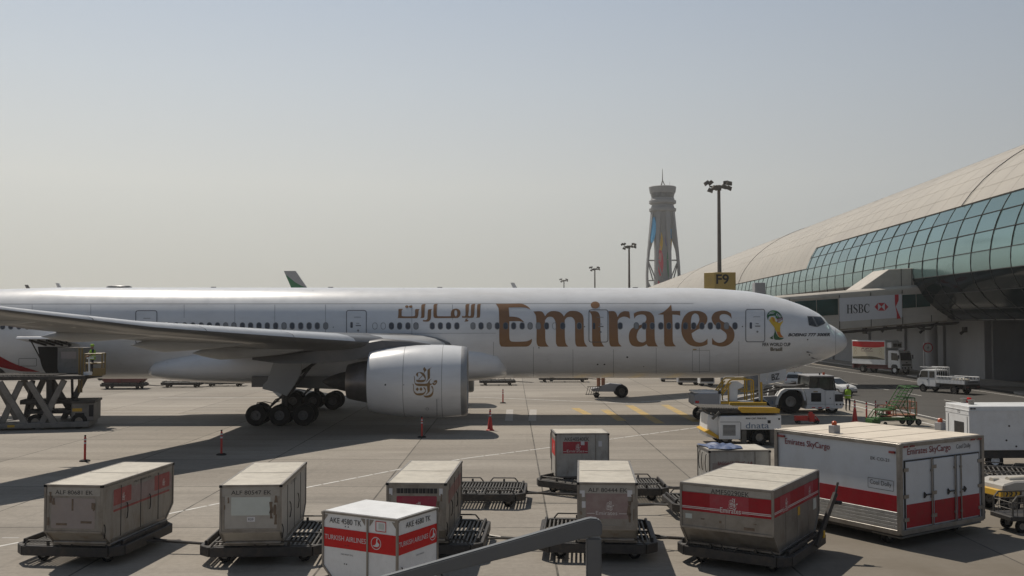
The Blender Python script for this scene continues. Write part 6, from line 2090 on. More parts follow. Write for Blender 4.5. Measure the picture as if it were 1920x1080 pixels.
# cab: frame posts, glass and roof
mb = MB()
cabp = [(1.30, 1.79), (3.12, 1.64), (2.96, 2.55), (1.38, 2.55)]
x0 = -W2 + .12; x1 = W2 - .3
for y in (x0, x1):
    for (a_, b_) in (((1.30, 1.79), (1.38, 2.55)), ((1.95, 1.76), (1.98, 2.55)), ((2.80, 1.68), (2.84, 2.55)), ((3.14, 1.64), (2.98, 2.55))): mb.beam((a_[0], y, a_[1]), (b_[0], y, b_[1]), .08, .10)
    mb.beam((1.3, y, 1.80), (3.14, y, 1.66), .07, .07)
cb = mb.build("cab_frame", 'dark', TG)
mb = MB(); mb.prism([(1.34, 1.72), (3.08, 1.60), (2.93, 2.54), (1.42, 2.54)], x0 + .03, x1 - .03, 'y'); mb.build("cab_glass", 'cabglass', TG) if 'cabglass' in M else None
M['cabglass'] = mat("tractor cab glass", (.035, .042, .042), .07, var=.5, scale=1.6, spec=.6)
if not any(o.name.startswith('cab_glass') for o in TG.children): mb.build("cab_glass", 'cabglass', TG)
mb = MB(); mb.box(1.28, 3.06, x0 - .06, x1 + .06, 2.55, 2.66); mb.build("cab_roof", 'greyw', TG, bevel=.03)
mb = MB(); mb.bar((2.30, -.6, 2.66), (2.30, -.6, 2.82), .05).build("roof_lamp", 'ink', TG)
mb = MB(); mb.bar((2.65, -.4, 2.66), (2.65, -.4, 2.84), .08).build("beacon", 'orange', TG)
mb = MB(); mb.box(1.38, 2.08, -W2 - .014, -W2 - .002, .84, 1.46)
for k in range(8): mb.box(1.38, 2.08, -W2 - .03, -W2 - .012, .86 + k * .075, .86 + k * .075 + .03)
mb.build("radiator_grille", 'hole', TG)
mb = MB(); mb.box(1.55, 1.85, -W2 - .012, -W2 - .002, 1.50, 1.58); mb.build("placard", 'painty', TG)
mb = MB()
for x in (2.35, 2.98): mb.box(x, x + .02, -W2 - .008, -W2 - .001, .5, 1.6)
mb.box(1.1, 3.0, -W2 - .008, -W2 - .001, .66, .68)
mb.each("panel_joint", 'seam', TG)
mb = MB(); mb.lathe([(.001, -W2 - .03), (.04, -W2 - .03), (.04, -W2)], (2.72, 0, 1.08), 'y', 8); mb.build("door_handle", 'ink', TG)
mb = MB()
for x in (1.42, 1.88, 2.42): mb.box(x, x + .24, -W2 - .012, -W2 - .002, .40, .46)
mb.each("reflector_strip", 'redtk', TG)
mb = MB(); mb.box(3.05, 3.62, -W2 - .012, -W2 + .05, .85, 1.36); mb.box(3.55, 3.69, -W2 + .2, W2 - .2, .85, 1.30); mb.build("front_grille", 'ink', TG)
mb = MB()
for x in (3.12, 3.38, 3.58): mb.box(x, x + .1, -W2 - .02, -W2 + .02, .60, .70)
mb.each("front_lamp", 'ink', TG)
for y in (-W2 + .36, W2 - .36): add_wheel(TG, (-.02, y, .84), .84, .62, .44, 'alu', n=36)
for y in (-W2 + .30, W2 - .30): add_wheel(TG, (2.9, y, .45), .45, .4, .5, 'white', n=24)

# ================================================================= container loader beside the nose
p = G(1410, 836)
s_ = F / p.y
DL = thing("cargo_loader", "low white loader with a yellow-edged roller platform and blue lettering on its side", "cargo loader", (p.x, p.y, 0))
def lx(px): return (px - 1410) / s_
def lz(py): return (836 - py) / s_
mb = MB()
mb.prism([(lx(1349), lz(824)), (lx(1349), lz(790)), (lx(1351), lz(781)), (lx(1465), lz(779)), (lx(1465), lz(806)), (lx(1448), lz(806)), (lx(1398), lz(806)), (lx(1389), lz(806)), (lx(1389), lz(824))], 0, 2.2, 'y')
mb.build("loader_body", 'white', DL, bevel=.02)
mb = MB(); mb.prism([(lx(1327), lz(820)), (lx(1331), lz(778)), (lx(1350), lz(783)), (lx(1349), lz(824))], .25, 2.3, 'y'); mb.build("end_panel", 'white', DL, bevel=.02)
mb = MB(); mb.prism([(lx(1321), lz(810)), (lx(1331), lz(806)), (lx(1349), lz(818)), (lx(1349), lz(824))], .1, 2.3, 'y'); mb.build("step_bumper", 'yellow', DL, bevel=.02)
mb = MB()
for x0, x1 in ((1391, 1400), (1444, 1456)): mb.box(lx(x0), lx(x1), -.02, .3, lz(832), lz(807))
mb.each("stabiliser_leg", 'rail', DL, bevel=.015)
mb = MB(); mb.box(lx(1392), lx(1462), .35, 2.0, lz(828), lz(806)); mb.build("chassis_frame", 'hole', DL)
for y in (.28, 1.9):
    add_wheel(DL, (lx(1425.5), y, .42), .42, .34, .48, 'alu', n=24)
    add_wheel(DL, (lx(1362), y, .36), .36, .3, .48, 'alu', n=24)
mb = MB()
for k in range(9): mb.box(lx(1356), lx(1379.5), -.014, -.002, lz(816.5) + k * .062, lz(816.5) + k * .062 + .035)
mb.build("louvre_grille", 'ink', DL)
mb = MB(); mb.box(lx(1389), lx(1389.8), -.01, -.001, lz(823), lz(792)); mb.box(lx(1351), lx(1388), -.01, -.001, lz(792), lz(791.3)); mb.each("panel_joint", 'ink', DL)
mb = MB(); put_text(mb, "dnata", Vector((lx(1398.5), -.004, lz(803.5))), UX, UZ, lx(1442) - lx(1398.5), lz(792.5) - lz(803.5), .006)
mb.build("lettering", 'blueink', DL, fix=False)
mb = MB(); put_text(mb, "MAX CAP. 7000 KGS", Vector((lx(1399), -.004, lz(786.5))), UX, UZ, lx(1437) - lx(1399), .085, .006, bold=.02); mb.build("small_lettering", 'ink', DL, fix=False)
mb = MB(); mb.box(lx(1439.5), lx(1445), -.02, -.002, lz(794), lz(788.5)); mb.lathe([(.001, -.02), (.05, -.02), (.05, 0)], (lx(1461), 0, lz(786)), 'y', 10); mb.build("socket_box", 'ink', DL)
# platform on a scissor, tilted a little, roller deck and yellow side rail
mb = MB(); mb.prism([(lx(1318), lz(766)), (lx(1388), lz(769)), (lx(1388), lz(775.5)), (lx(1330), lz(775))], .1, 2.4, 'y'); mb.prism([(lx(1388), lz(769)), (lx(1462), lz(771)), (lx(1462), lz(777)), (lx(1388), lz(775.5))], .15, 2.4, 'y')
mb.build("platform_deck", 'dark', DL)
mb = MB()
for k in range(16):
    x = lx(1318) + (lx(1386) - lx(1318)) * k / 15
    mb.bar((x, .12, lz(766) - .04 - .055 * k / 15 + .05), (x, 2.35, lz(766) - .04 - .055 * k / 15 + .05), .035, None, 6)
for k in range(15):
    x = lx(1390) + (lx(1460) - lx(1390)) * k / 14
    mb.bar((x, .16, lz(770) + .03), (x, 2.28, lz(770) + .03), .035, None, 6)
mb.build("deck_roller", 'rail', DL, smooth=40)
mb = MB(); mb.prism([(lx(1386), lz(764)), (lx(1455), lz(765)), (lx(1463), lz(768)), (lx(1461), lz(775)), (lx(1392), lz(774.5)), (lx(1386), lz(769))], -.05, .12, 'y'); mb.box(lx(1388), lx(1460), 2.3, 2.45, lz(775), lz(762))
mb.build("side_rail", 'yellow', DL, bevel=.01)
mb = MB()
mb.beam((lx(1336), -.02, lz(786)), (lx(1350), -.02, lz(773)), .1, .13).beam((lx(1312), .15, lz(771)), (lx(1328), .1, lz(767)), .08, .1).beam((lx(1310), .15, lz(775)), (lx(1320), .1, lz(770)), .08, .1)
mb.build("guide_arm", 'rail', DL, bevel=.01)
mb = MB(); mb.beam((lx(1335), .4, lz(788)), (lx(1460), .4, lz(776)), .08, .1).beam((lx(1335), 2.0, lz(776)), (lx(1460), 2.0, lz(780)), .08, .1); mb.build("scissor_arm", 'dark', DL)

# ================================================================= belt loader / steps with yellow rails
p = G(1375, 792)
s_ = F / p.y
BL_ = thing("belt_loader", "flat white loader with a yellow handrail cage and a control stand, under the nose", "belt loader", (p.x, p.y, 0))
def lx(px): return (px - 1375) / s_
def lz(py): return (792 - py) / s_
mb = MB(); mb.prism([(lx(1303), lz(759)), (lx(1303), lz(742)), (lx(1312), lz(738)), (lx(1352), lz(738)), (lx(1352), lz(757)), (lx(1420), lz(757)), (lx(1420), lz(764)), (lx(1310), lz(764))], 0, 2.2, 'y'); mb.build("loader_body", 'greyw', BL_, bevel=.03)
mb = MB(); mb.box(lx(1304), lx(1350), .1, 2.1, lz(738), lz(735)); mb.box(lx(1318), lx(1336), .3, 1.6, lz(735), lz(733.5)); mb.build("belt_deck", 'white', BL_)
mb = MB(); mb.prism([(lx(1370), lz(755)), (lx(1370), lz(722)), (lx(1377), lz(717)), (lx(1387), lz(716.5)), (lx(1397), lz(723)), (lx(1397), lz(726)), (lx(1386), lz(731)), (lx(1385), lz(755))], .3, .75, 'y'); mb.build("control_stand", 'white', BL_, bevel=.02)
mb = MB()
for y in (.15, 1.9):
    mb.tube([(lx(1353), y, lz(738)), (lx(1369), y, lz(715)), (lx(1374), y, lz(712.5)), (lx(1410), y, lz(712.5)), (lx(1414), y, lz(715)), (lx(1414), y, lz(755))], .05, 8)
    mb.tube([(lx(1356), y, lz(740)), (lx(1372), y, lz(718))], .045, 8)
    mb.tube([(lx(1390), y, lz(734)), (lx(1414), y, lz(734))], .035, 8)
    for x in (1367, 1410): mb.bar((lx(x), y, lz(716)), (lx(x), y, lz(755)), .045)
    mb.build("handrail", 'yellow', BL_, smooth=40)
    mb = MB()
mb.bar((lx(1433), .6, lz(758)), (lx(1432), .6, lz(718)), .075)
mb.build("marker_post", 'yellow', BL_, smooth=40)
mb = MB(); mb.box(lx(1352), lx(1388), -.01, .05, lz(758), lz(753)); mb.build("edge_strip", 'yellow', BL_)
mb = MB(); mb.box(lx(1388), lx(1413), .0, .2, lz(757), lz(752)); mb.bar((lx(1350), -.05, lz(757)), (lx(1351), -.05, lz(739)), .05); mb.each("edge_plate", 'white', BL_)
mb = MB()
for x in (1304.5, 1308): mb.box(lx(x), lx(x) + .09, -.03, 0, lz(756), lz(752))
mb.build("tail_lamp", 'redtk', BL_)
mb = MB(); mb.bar((lx(1350), -.02, lz(738)), (lx(1350), .1, lz(736)), .1); mb.build("marker_lamp", 'ink', BL_)
for x in (1322, 1398):
    for y in (.2, 1.95): add_wheel(BL_, (lx(x), y, .42), .42, .3, .5, 'alu', n=24)

# ================================================================= cars
def car(label, loc, rz, kind="hatch"):
    c = thing("parked_car", label, "car", loc, rz, "white cars by the service road")
    L, W, H = 4.1, 1.72, 1.48
    sec = [(-2.05, .62, .30), (-1.98, .85, .26), (-1.5, 1.0, .22)]
    # loft across the width of the side outline, drawn in at the sills and the roof
    low = [(-2.0, .32), (-2.06, .62), (-1.98, .92), (-1.2, .98), (1.25, .92), (1.85, .78), (2.05, .58), (2.0, .30)]
    mb = MB()
    rings = []
    for y, k, in ((-W / 2, .93), (-W / 2 + .05, 1.0), (W / 2 - .05, 1.0), (W / 2, .93)):
        rings.append([(x * (.985 if k < 1 else 1), y, .32 + (z - .32) * k) for x, z in low])
    mb.loft(rings); mb.build("car_body", 'white', c, smooth=35, bevel=.03)
    g = [(-1.9, .90), (-1.62, 1.36), (-1.1, 1.47), (.1, 1.47), (1.02, .93)] if kind == "hatch" else [(-1.7, .92), (-1.1, 1.36), (-.7, 1.44), (.2, 1.44), (1.15, .92)]
    mb = MB()
    n_ = len(g)
    vs = [(x, -W / 2 + .06 + max(0, z - .93) * .28, z) for x, z in g] + [(x, W / 2 - .06 - max(0, z - .93) * .28, z) for x, z in g]
    fs = [tuple(range(n_)), tuple(range(2 * n_ - 1, n_ - 1, -1))] + [(i, i + n_, (i + 1) % n_ + n_, (i + 1) % n_) for i in range(n_)]
    mb.add(vs, fs); mb.build("cabin", 'white', c, bevel=.04, seg=2, smooth=40)
    # glass
    def glasspoly(pts, off_, name):
        mb = MB(); k0 = [Vector(p) for p in pts]
        nrm = (k0[1] - k0[0]).cross(k0[2] - k0[0]).normalized() * off_
        mb.add([p + nrm for p in k0] + [p - nrm * .5 for p in k0], [tuple(range(len(k0))), tuple(range(2 * len(k0) - 1, len(k0) - 1, -1))] + [(i, (i + 1) % len(k0), (i + 1) % len(k0) + len(k0), i + len(k0)) for i in range(len(k0))])
        return mb.build(name, 'glassd', c)
    rx, rz_ = (g[0], g[1])
    def yy(z): return W / 2 - .06 - max(0, z - .93) * .28
    def lerp(a, b, t): return (a[0] + (b[0] - a[0]) * t, a[1] + (b[1] - a[1]) * t)
    a_, b_ = lerp(g[0], g[1], .12), lerp(g[0], g[1], .9)
    glasspoly([(a_[0], -yy(a_[1]) + .10, a_[1]), (a_[0], yy(a_[1]) - .10, a_[1]), (b_[0], yy(b_[1]) - .12, b_[1]), (b_[0], -yy(b_[1]) + .12, b_[1])], -.012, "rear_window")
    a_, b_ = lerp(g[4], g[3], .08), lerp(g[4], g[3], .92)
    glasspoly([(a_[0], -yy(a_[1]) + .08, a_[1]), (a_[0], yy(a_[1]) - .08, a_[1]), (b_[0], yy(b_[1]) - .1, b_[1]), (b_[0], -yy(b_[1]) + .1, b_[1])], .012, "windscreen")
    for sd in (-1, 1):
        q = [(g[0][0] + .35, .97), (g[1][0] + .3, 1.33), (g[2][0] + .2, 1.40), (g[3][0] - .05, 1.40), (g[4][0] - .25, .99)]
        pts = [(x, sd * (yy(z) + .0), z) for x, z in q]
        glasspoly(pts, .01 * -sd, "side_window")
    for sd in (-1, 1):
        mb = MB(); mb.box(-2.08, -1.98, sd * .62 - .13, sd * .62 + .13, .72, .92) if kind != "hatch" else mb.prism([(-2.07, .78), (-1.86, 1.02), (-1.8, .95), (-1.98, .72)], sd * .72 - .09, sd * .72 + .09, 'y')
        mb.build("tail_lamp", 'redtk', c)
        mb = MB(); mb.prism([(1.86, .62), (2.06, .58), (1.8, .80)], sd * .62 - .16, sd * .62 + .16, 'y'); mb.build("headlamp", 'signw', c)
        mb = MB(); mb.ball((.72, sd * (W / 2 + .10), 1.0), .09, .12, .08, 8); mb.build("mirror", 'ink', c)
    mb = MB(); mb.box(-2.085, -2.03, -.26, .26, .62, .73); l_ = mb.build("number_plate", 'signw', c)
    mb = MB()
    for k in range(4): mb.box(-2.093, -2.086, -.2 + k * .11, -.14 + k * .11, .645, .705)
    mb.build("plate_marks", 'ink', l_)
    mb = MB(); mb.box(-2.05, 2.03, -W / 2 + .03, W / 2 - .03, .22, .34); mb.build("sill", 'ink', c)
    MB().bar((-.9, 0, 1.46), (-.95, 0, 1.58), .04).build("roof_beacon", 'ink', c)
    for x in (-1.28, 1.28):
        for y in (-W / 2 + .08, W / 2 - .08): add_wheel(c, (x, y, .31), .31, .2, .62, 'alu', n=20)
    return c
p = G(1489, 727)
c1 = car("white hatchback seen from behind above the tractor's deck", (p.x + .5, p.y + 1.2, 0), R(68))
for sd in (-1,):
    mb = MB()
    mb.prism([(-1.5, .35), (-1.3, .35), (-.7, .75), (.2, .85), (.9, .65), (1.0, .75), (.3, 1.0), (-.8, .92), (-1.2, .6)], .868, .872, 'y')
    mb.build("side_graphic", 'ink', c1)
p = G(1577, 741)
car("white saloon half hidden behind the tractor's cab", (p.x - .2, p.y + 1.5, 0), R(-62), "sedan")

# ================================================================= catering truck
p = G(1664, 700)
s_ = F / p.y
CT = thing("box_truck", "high white box truck with a red and cream side panel, parked by the grey wall", "truck", (p.x, p.y, 0), R(-62), "trucks on the service road")
# local x forward
mb = MB(); mb.box(-4.6, .75, -1.22, 1.22, 1.25, 4.15); mb.build("cargo_box", 'white', CT, bevel=.03)
mb = MB()
def side(y, sg): return Vector((0, sg * (1.22 + .006), 0))
oS = Vector((0, -1.224, 0))
def fl(loops, m, name, lift): 
    mb = MB(); flat(mb, fill(loops), oS, UX, UZ, lift); return mb.build(name, m, CT, fix=False)
crm = fl([[(-4.5, 1.75), (.65, 1.75), (.65, 4.0), (-4.5, 4.0)]], 'cream', "cream_panel", .002)
fl([outline("-4.5,4.0c -4.5,3.38c -3.2,3.28 -1.8,3.24 -.4,3.28 .65,3.42c .65,4.0c")], 'redtk', "red_swoosh", .005)
fl([outline("-4.5,1.75c .65,1.75c .65,1.82c -1,2.1 -2.6,2.12 -4.5,2.02c")], 'olive', "olive_swoosh", .005)
mb = MB(); put_text(mb, "Casa Delizia", oS + Vector((-3.1, 0, 2.72)), UX, UZ, 1.9, .20, .006)
put_text(mb, "fresh food", oS + Vector((-2.5, 0, 2.35)), UX, UZ, .8, .10, .006) if False else None
for x, w_ in ((-3.1, .5), (-2.5, .7), (-1.7, .45)):
    flat(mb, fill([outline(f"{x},3.02c {x + w_ * .3},2.98 {x + w_ * .6},3.1 {x + w_},3.02c {x + w_ * .9},3.14 {x + w_ * .5},3.16 {x + w_ * .2},3.08")]), oS, UX, UZ, .006)
mb.build("lettering", 'darkred', CT, fix=False)
mb = MB()
for x in (-4.0, .05):
    flat(mb, fill([ellipse(x, 3.0, .2, .22, 18), list(reversed(ellipse(x, 3.0, .17, .19, 18)))]), oS, UX, UZ, .006)
    flat(mb, fill([ellipse(x, 2.55, .2, .22, 18), list(reversed(ellipse(x, 2.55, .17, .19, 18)))]), oS, UX, UZ, .006)
mb.each("emblem_ring", 'painty', CT, fix=False)
mb = MB(); mb.box(.75, 1.55, -1.0, 1.0, 3.25, 3.95); mb.build("cooling_unit", 'white', CT, bevel=.06)
mb = MB(); mb.box(1.55, 1.57, -.72, -.05, 3.38, 3.8); mb.box(1.55, 1.57, .05, .72, 3.38, 3.8); mb.build("cooling_grille", 'dark', CT)
mb = MB()
cab = [(.95, .75), (2.85, .75), (2.92, 1.15), (2.88, 1.7), (2.72, 2.75), (2.55, 2.92), (1.0, 2.95)]
mb.prism(cab, -1.08, 1.08, 'y'); mb.build("truck_cab", 'white', CT, bevel=.07, seg=2, smooth=35)
mb = MB(); a_ = Vector((2.895, 0, 1.74)); b_ = Vector((2.765, 0, 2.68))
mb.add([(a_.x, -.97, a_.z), (a_.x, .97, a_.z), (b_.x, .92, b_.z), (b_.x, -.92, b_.z), (a_.x + .02, -.97, a_.z), (a_.x + .02, .97, a_.z), (b_.x + .02, .92, b_.z), (b_.x + .02, -.92, b_.z)], [(0, 1, 2, 3), (4, 5, 6, 7), (0, 1, 5, 4), (1, 2, 6, 5), (2, 3, 7, 6), (3, 0, 4, 7)])
mb.build("windscreen", 'glassd', CT)
for sd in (-1, 1):
    mb = MB(); mb.prism([(1.55, 1.75), (2.62, 1.70), (2.58, 2.1), (2.42, 2.62), (1.55, 2.65)], sd * 1.083, sd * 1.10, 'y'); mb.build("side_window", 'glassd', CT)
    mb = MB(); mb.box(2.75, 2.85, sd * 1.28 - .06, sd * 1.28 + .06, 1.9, 2.4); mb.bar((2.7, sd * 1.08, 2.3), (2.8, sd * 1.28, 2.3), .02); mb.build("mirror", 'ink', CT)
    mb = MB(); mb.prism([(1.55, .75), (2.5, .75), (2.5, 1.0), (2.3, 1.22), (1.75, 1.22), (1.55, 1.0)], sd * 1.09 - .03, sd * 1.09 + .03, 'y'); mb.each("wheel_arch", 'ink', CT)
mb = MB(); mb.box(2.86, 2.98, -1.06, 1.06, .62, .98); mb.build("bumper", 'white', CT, bevel=.03)
mb = MB(); mb.box(2.91, 2.935, -.8, .8, 1.08, 1.24); mb.box(2.93, 2.95, -.14, .14, 1.42, 1.5); mb.build("front_grille", 'dark', CT)
for y in (-.8, -.3, .3, .8): MB().box(2.975, 2.995, y - .14, y + .14, .74, .88).build("headlamp", 'glassd', CT)
for y in (-.8, -.3, .3, .8): MB().bar((2.4, y, 2.93), (2.4, y, 3.02), .06).build("marker_lamp", 'redtk' if y == .3 else 'white', CT)
mb = MB(); mb.box(-4.5, 2.6, -.5, .5, .55, 1.2); mb.box(-2.3, .3, -1.15, -1.05, .6, .72); mb.box(-2.3, .3, 1.05, 1.15, .6, .72); mb.box(-4.6, -4.4, -1.15, 1.15, .55, 1.2); mb.build("chassis_frame", 'dredc', CT)
mb = MB(); mb.box(-4.6, .75, -1.24, 1.24, 1.12, 1.32); mb.build("box_skirt", 'white', CT)
for y in (-.98, .98):
    add_wheel(CT, (2.02, y, .5), .5, .28, .55, 'white', n=24)
    add_wheel(CT, (-2.95, y, .5), .5, .5, .55, 'alu', n=24)

# ================================================================= crew-cab flatbed
p = G(1779, 737)
FT = thing("flatbed_truck", "small white crew cab truck with a drop side bed, seen from behind", "truck", (p.x, p.y + .2, 0), R(118), "trucks on the service road")
mb = MB()
mb.prism([(.55, .55), (2.55, .55), (2.62, .9), (2.55, 1.25), (2.15, 2.02), (1.9, 2.1), (.6, 2.1)], -.9, .9, 'y')
mb.build("truck_cab", 'white', FT, bevel=.05, seg=2, smooth=35)
for sd in (-1, 1):
    for x0, x1, x2, x3 in ((.68, 1.22, 1.22, .68), (1.38, 2.33, 2.08, 1.38)):
        mb = MB(); mb.prism([(x0, 1.38), (x1, 1.34), (x2, 1.95), (x3, 1.97)], sd * .903, sd * .918, 'y'); mb.build("side_window", 'glassd', FT)
    mb = MB(); mb.box(1.28, 1.30, sd * .905 - .006, sd * .905 + .006, .62, 2.0); mb.build("door_joint", 'seam', FT)
    mb = MB(); mb.box(1.38, 1.5, sd * .91 - .012, sd * .91 + .012, 1.12, 1.2); mb.build("door_handle", 'ink', FT)
    mb = MB(); mb.box(2.3, 2.38, sd * 1.04 - .08, sd * 1.04 + .08, 1.3, 1.6); mb.bar((2.25, sd * .9, 1.5), (2.33, sd * 1.04, 1.5), .02); mb.build("mirror", 'ink', FT)
mb = MB(); mb.box(2.40, 2.43, -.75, .75, 1.4, 1.75, 0, None); mb.add([(2.53, -.8, 1.33), (2.53, .8, 1.33), (2.18, .75, 1.98), (2.18, -.75, 1.98)], [(0, 1, 2, 3)]); mb.build("windscreen", 'glassd', FT)
mb = MB(); mb.box(.535, .548, -.7, .7, 1.40, 1.95); mb.build("rear_window", 'glassd', FT)
mb = MB(); mb.box(-2.55, .45, -.98, .98, .86, .94); mb.build("bed_floor", 'rail', FT)
for sd in (-1, 1):
    mb = MB(); mb.box(-2.5, .42, sd * .98 - .02, sd * .98 + .02, .92, 1.24)
    for k in range(8): mb.box(-2.45 + k * .36, -2.40 + k * .36, sd * .98 - .035, sd * .98 + .035, .92, 1.24)
    mb.build("drop_side", 'white', FT)
    mb = MB()
    mb.bar((-2.5, sd * .98, 1.52), (.42, sd * .98, 1.52), .045)
    for k in range(17): mb.bar((-2.5 + k * .18, sd * .98, 1.24), (-2.5 + k * .18 + (.12 if k % 2 else -.0), sd * .98, 1.52), .034, None, 5)
    mb.build("lattice_rail", 'white', FT)
mb = MB(); mb.box(-2.57, -2.53, -.98, .98, .92, 1.24); mb.build("tailgate", 'greyw', FT)
mb = MB()
for k in range(8): mb.box(-2.585, -2.57, -.62 + k * .16, -.54 + k * .16, 1.02, 1.14)
mb.build("tailgate_slot", 'dark', FT)
mb = MB()
for y in (-.9, .9): mb.bar((.5, y, .94), (.5, y, 2.28), .035)
for z in (1.3, 2.28): mb.bar((.5, -.9, z), (.5, .9, z), .03)
for k in range(5): mb.bar((.5, -.6 + .3 * k, 1.3), (.5, -.6 + .3 * k, 2.28), .022)
for y in (-.8, .8): mb.bar((.5, y, 2.30), (2.3, y, 2.30), .028)
mb.build("pipe_rack", 'white', FT)
mb = MB(); mb.prism([(-2.3, .95), (-.9, .95), (-1.0, 1.34), (-1.6, 1.42), (-2.2, 1.36)], -.1, .8, 'y'); mb.build("load_bundle", 'uldtop', FT, bevel=.04)
mb = MB(); mb.box(-2.5, 2.5, -.4, .4, .45, .85); mb.box(-2.58, -2.45, -.95, .95, .52, .84); mb.build("chassis_frame", 'dark', FT)
for y in (-.72, .72): MB().box(-2.6, -2.575, y - .2, y + .2, .62, .74).build("tail_lamp", 'dredc', FT)
MB().box(-2.6, -2.58, -.25, .25, .55, .66).build("number_plate", 'rail', FT)
for x, wd in ((-1.35, .34), (1.95, .22)):
    for y in (-.82, .82): add_wheel(FT, (x, y, .38), .38, wd, .58, 'rail', n=22)

# ================================================================= green rolling steps
p = G(1672, 798)
s_ = F / p.y
GS = thing("boarding_steps", "green tubular rolling steps with a low platform and a long railed stair", "rolling steps", (p.x, p.y, 0), R(6))
def lx(px): return (px - 1672) / s_
def lz(py): return (799 - py) / s_
mb = MB()
for y in (0, .9):
    mb.tube([(lx(1635), y, lz(790)), (lx(1650), y, lz(771)), (lx(1674), y, lz(769)), (lx(1681), y, lz(769))], .035)
    mb.tube([(lx(1643), y, lz(790)), (lx(1655), y, lz(772))], .03)
    mb.tube([(lx(1674), y, lz(769)), (lx(1701), y, lz(727)), (lx(1726), y, lz(727))], .035)
    mb.tube([(lx(1684), y, lz(768)), (lx(1708), y, lz(729))], .03)
    mb.tube([(lx(1690), y, lz(768)), (lx(1716), y, lz(729))], .03)
    mb.tube([(lx(1698), y, lz(748)), (lx(1718), y, lz(748)), (lx(1719), y, lz(789))], .035)
    mb.tube([(lx(1694), y, lz(760)), (lx(1716), y, lz(790))], .03)
    mb.tube([(lx(1712), y, lz(750)), (lx(1711), y, lz(765)), (lx(1719), y, lz(758))], .022)
    mb.tube([(lx(1640), y, lz(788)), (lx(1722), y, lz(788))], .05)
for (a_, b_) in ((1681, 769), (1726, 727), (1701, 727), (1718, 748), (1650, 771)): mb.bar((lx(a_), 0, lz(b_)), (lx(a_), .9, lz(b_)), .03)
mb.build("tube_frame", 'green', GS, smooth=40)
mb = MB()
for k in range(3): mb.box(lx(1634) + k * .34, lx(1634) + k * .34 + .42, 0, .9, lz(793) + k * .22, lz(793) + k * .22 + .05)
mb.box(lx(1634), lx(1650), 0, .9, lz(795), lz(787))
mb.box(lx(1651), lx(1680), 0, .9, lz(771), lz(769))
for k in range(8):
    t = k / 7
    x = lx(1676) + (lx(1706) - lx(1676)) * t; z = lz(767) + (lz(730) - lz(767)) * t
    mb.box(x, x + .26, .02, .88, z, z + .035)
mb.build("stair_tread", 'green', GS)
for x in (1660, 1707, 1725):
    for y in (.02, .88): add_wheel(GS, (lx(x), y, .2 if x > 1700 else .12), .2 if x > 1700 else .12, .08, .6, 'rail', n=16)

# rusty cage trolley behind the steps
p = G(1720, 793)
s_ = F / p.y
CG = thing("cage_trolley", "rusty orange mesh cage trolley half hidden by the green steps", "trolley", (p.x, p.y + 1.5, 0), R(4))
def cage(x0, x1, z0, z1, name):
    mb = MB()
    for x in (x0, x1):
        for y in (0, .9): mb.bar((x, y, z0), (x, y, z1), .035)
    for z in (z0, z1, (z0 + z1) / 2):
        mb.bar((x0, 0, z), (x1, 0, z), .028).bar((x0, .9, z), (x1, .9, z), .028).bar((x0, 0, z), (x0, .9, z), .028).bar((x1, 0, z), (x1, .9, z), .028)
    o = mb.build(name, 'rust', CG)
    mb = MB()
    n_ = int((x1 - x0) / .09)
    for k in range(n_): mb.bar((x0 + k * .09, .9, z0), (x0 + k * .09, .9, z1), .010, None, 4)
    for k in range(n_): mb.bar((x0 + k * .09, 0, (z0 + z1) / 2), (x0 + k * .09, 0, z1), .012, None, 4)
    mb.box(x0, x1, .0, .9, z0 - .02, z0 + .02)
    mb.build("cage_mesh", 'rust', CG)
cage(-.78, .62, .35, 1.2, "cage_frame")
cage(-1.62, -.95, .3, .95, "cage_frame")
mb = MB(); mb.beam((-1.7, .45, .3), (.7, .45, .3), .1, .1); mb.build("chassis_frame", 'rust', CG)
for x in (-1.4, .4):
    for y in (.1, .8): add_wheel(CG, (x, y, .18), .18, .08, .5, 'rail', n=14)

# small red tow-head on the ground near the tractor
p = G(1512, 794)
RT = thing("tow_head_dolly", "small red wheeled tow bar head lying before the tractor", "tow bar", (p.x, p.y, 0))
mb = MB()
mb.box(-.75, .05, -.18, .12, .18, .50); mb.beam((.05, 0, .3), (.75, .05, .22), .10, .12); mb.box(.15, .48, -.16, .16, .12, .62); mb.lathe([(.13, .62), (.13, .74), (.001, .76)], (.28, 0, 0), 'z', 12)
mb.bar((.62, -.2, .2), (.62, .25, .2), .06).beam((.5, -.12, .5), (.8, -.12, .15), .06, .06)
mb.build("tow_head", 'conered', RT, bevel=.012)
for x in (-.55, .62):
    for y in (-.25, .22): add_wheel(RT, (x, y, .11), .11, .07, .5, 'rail', n=12)

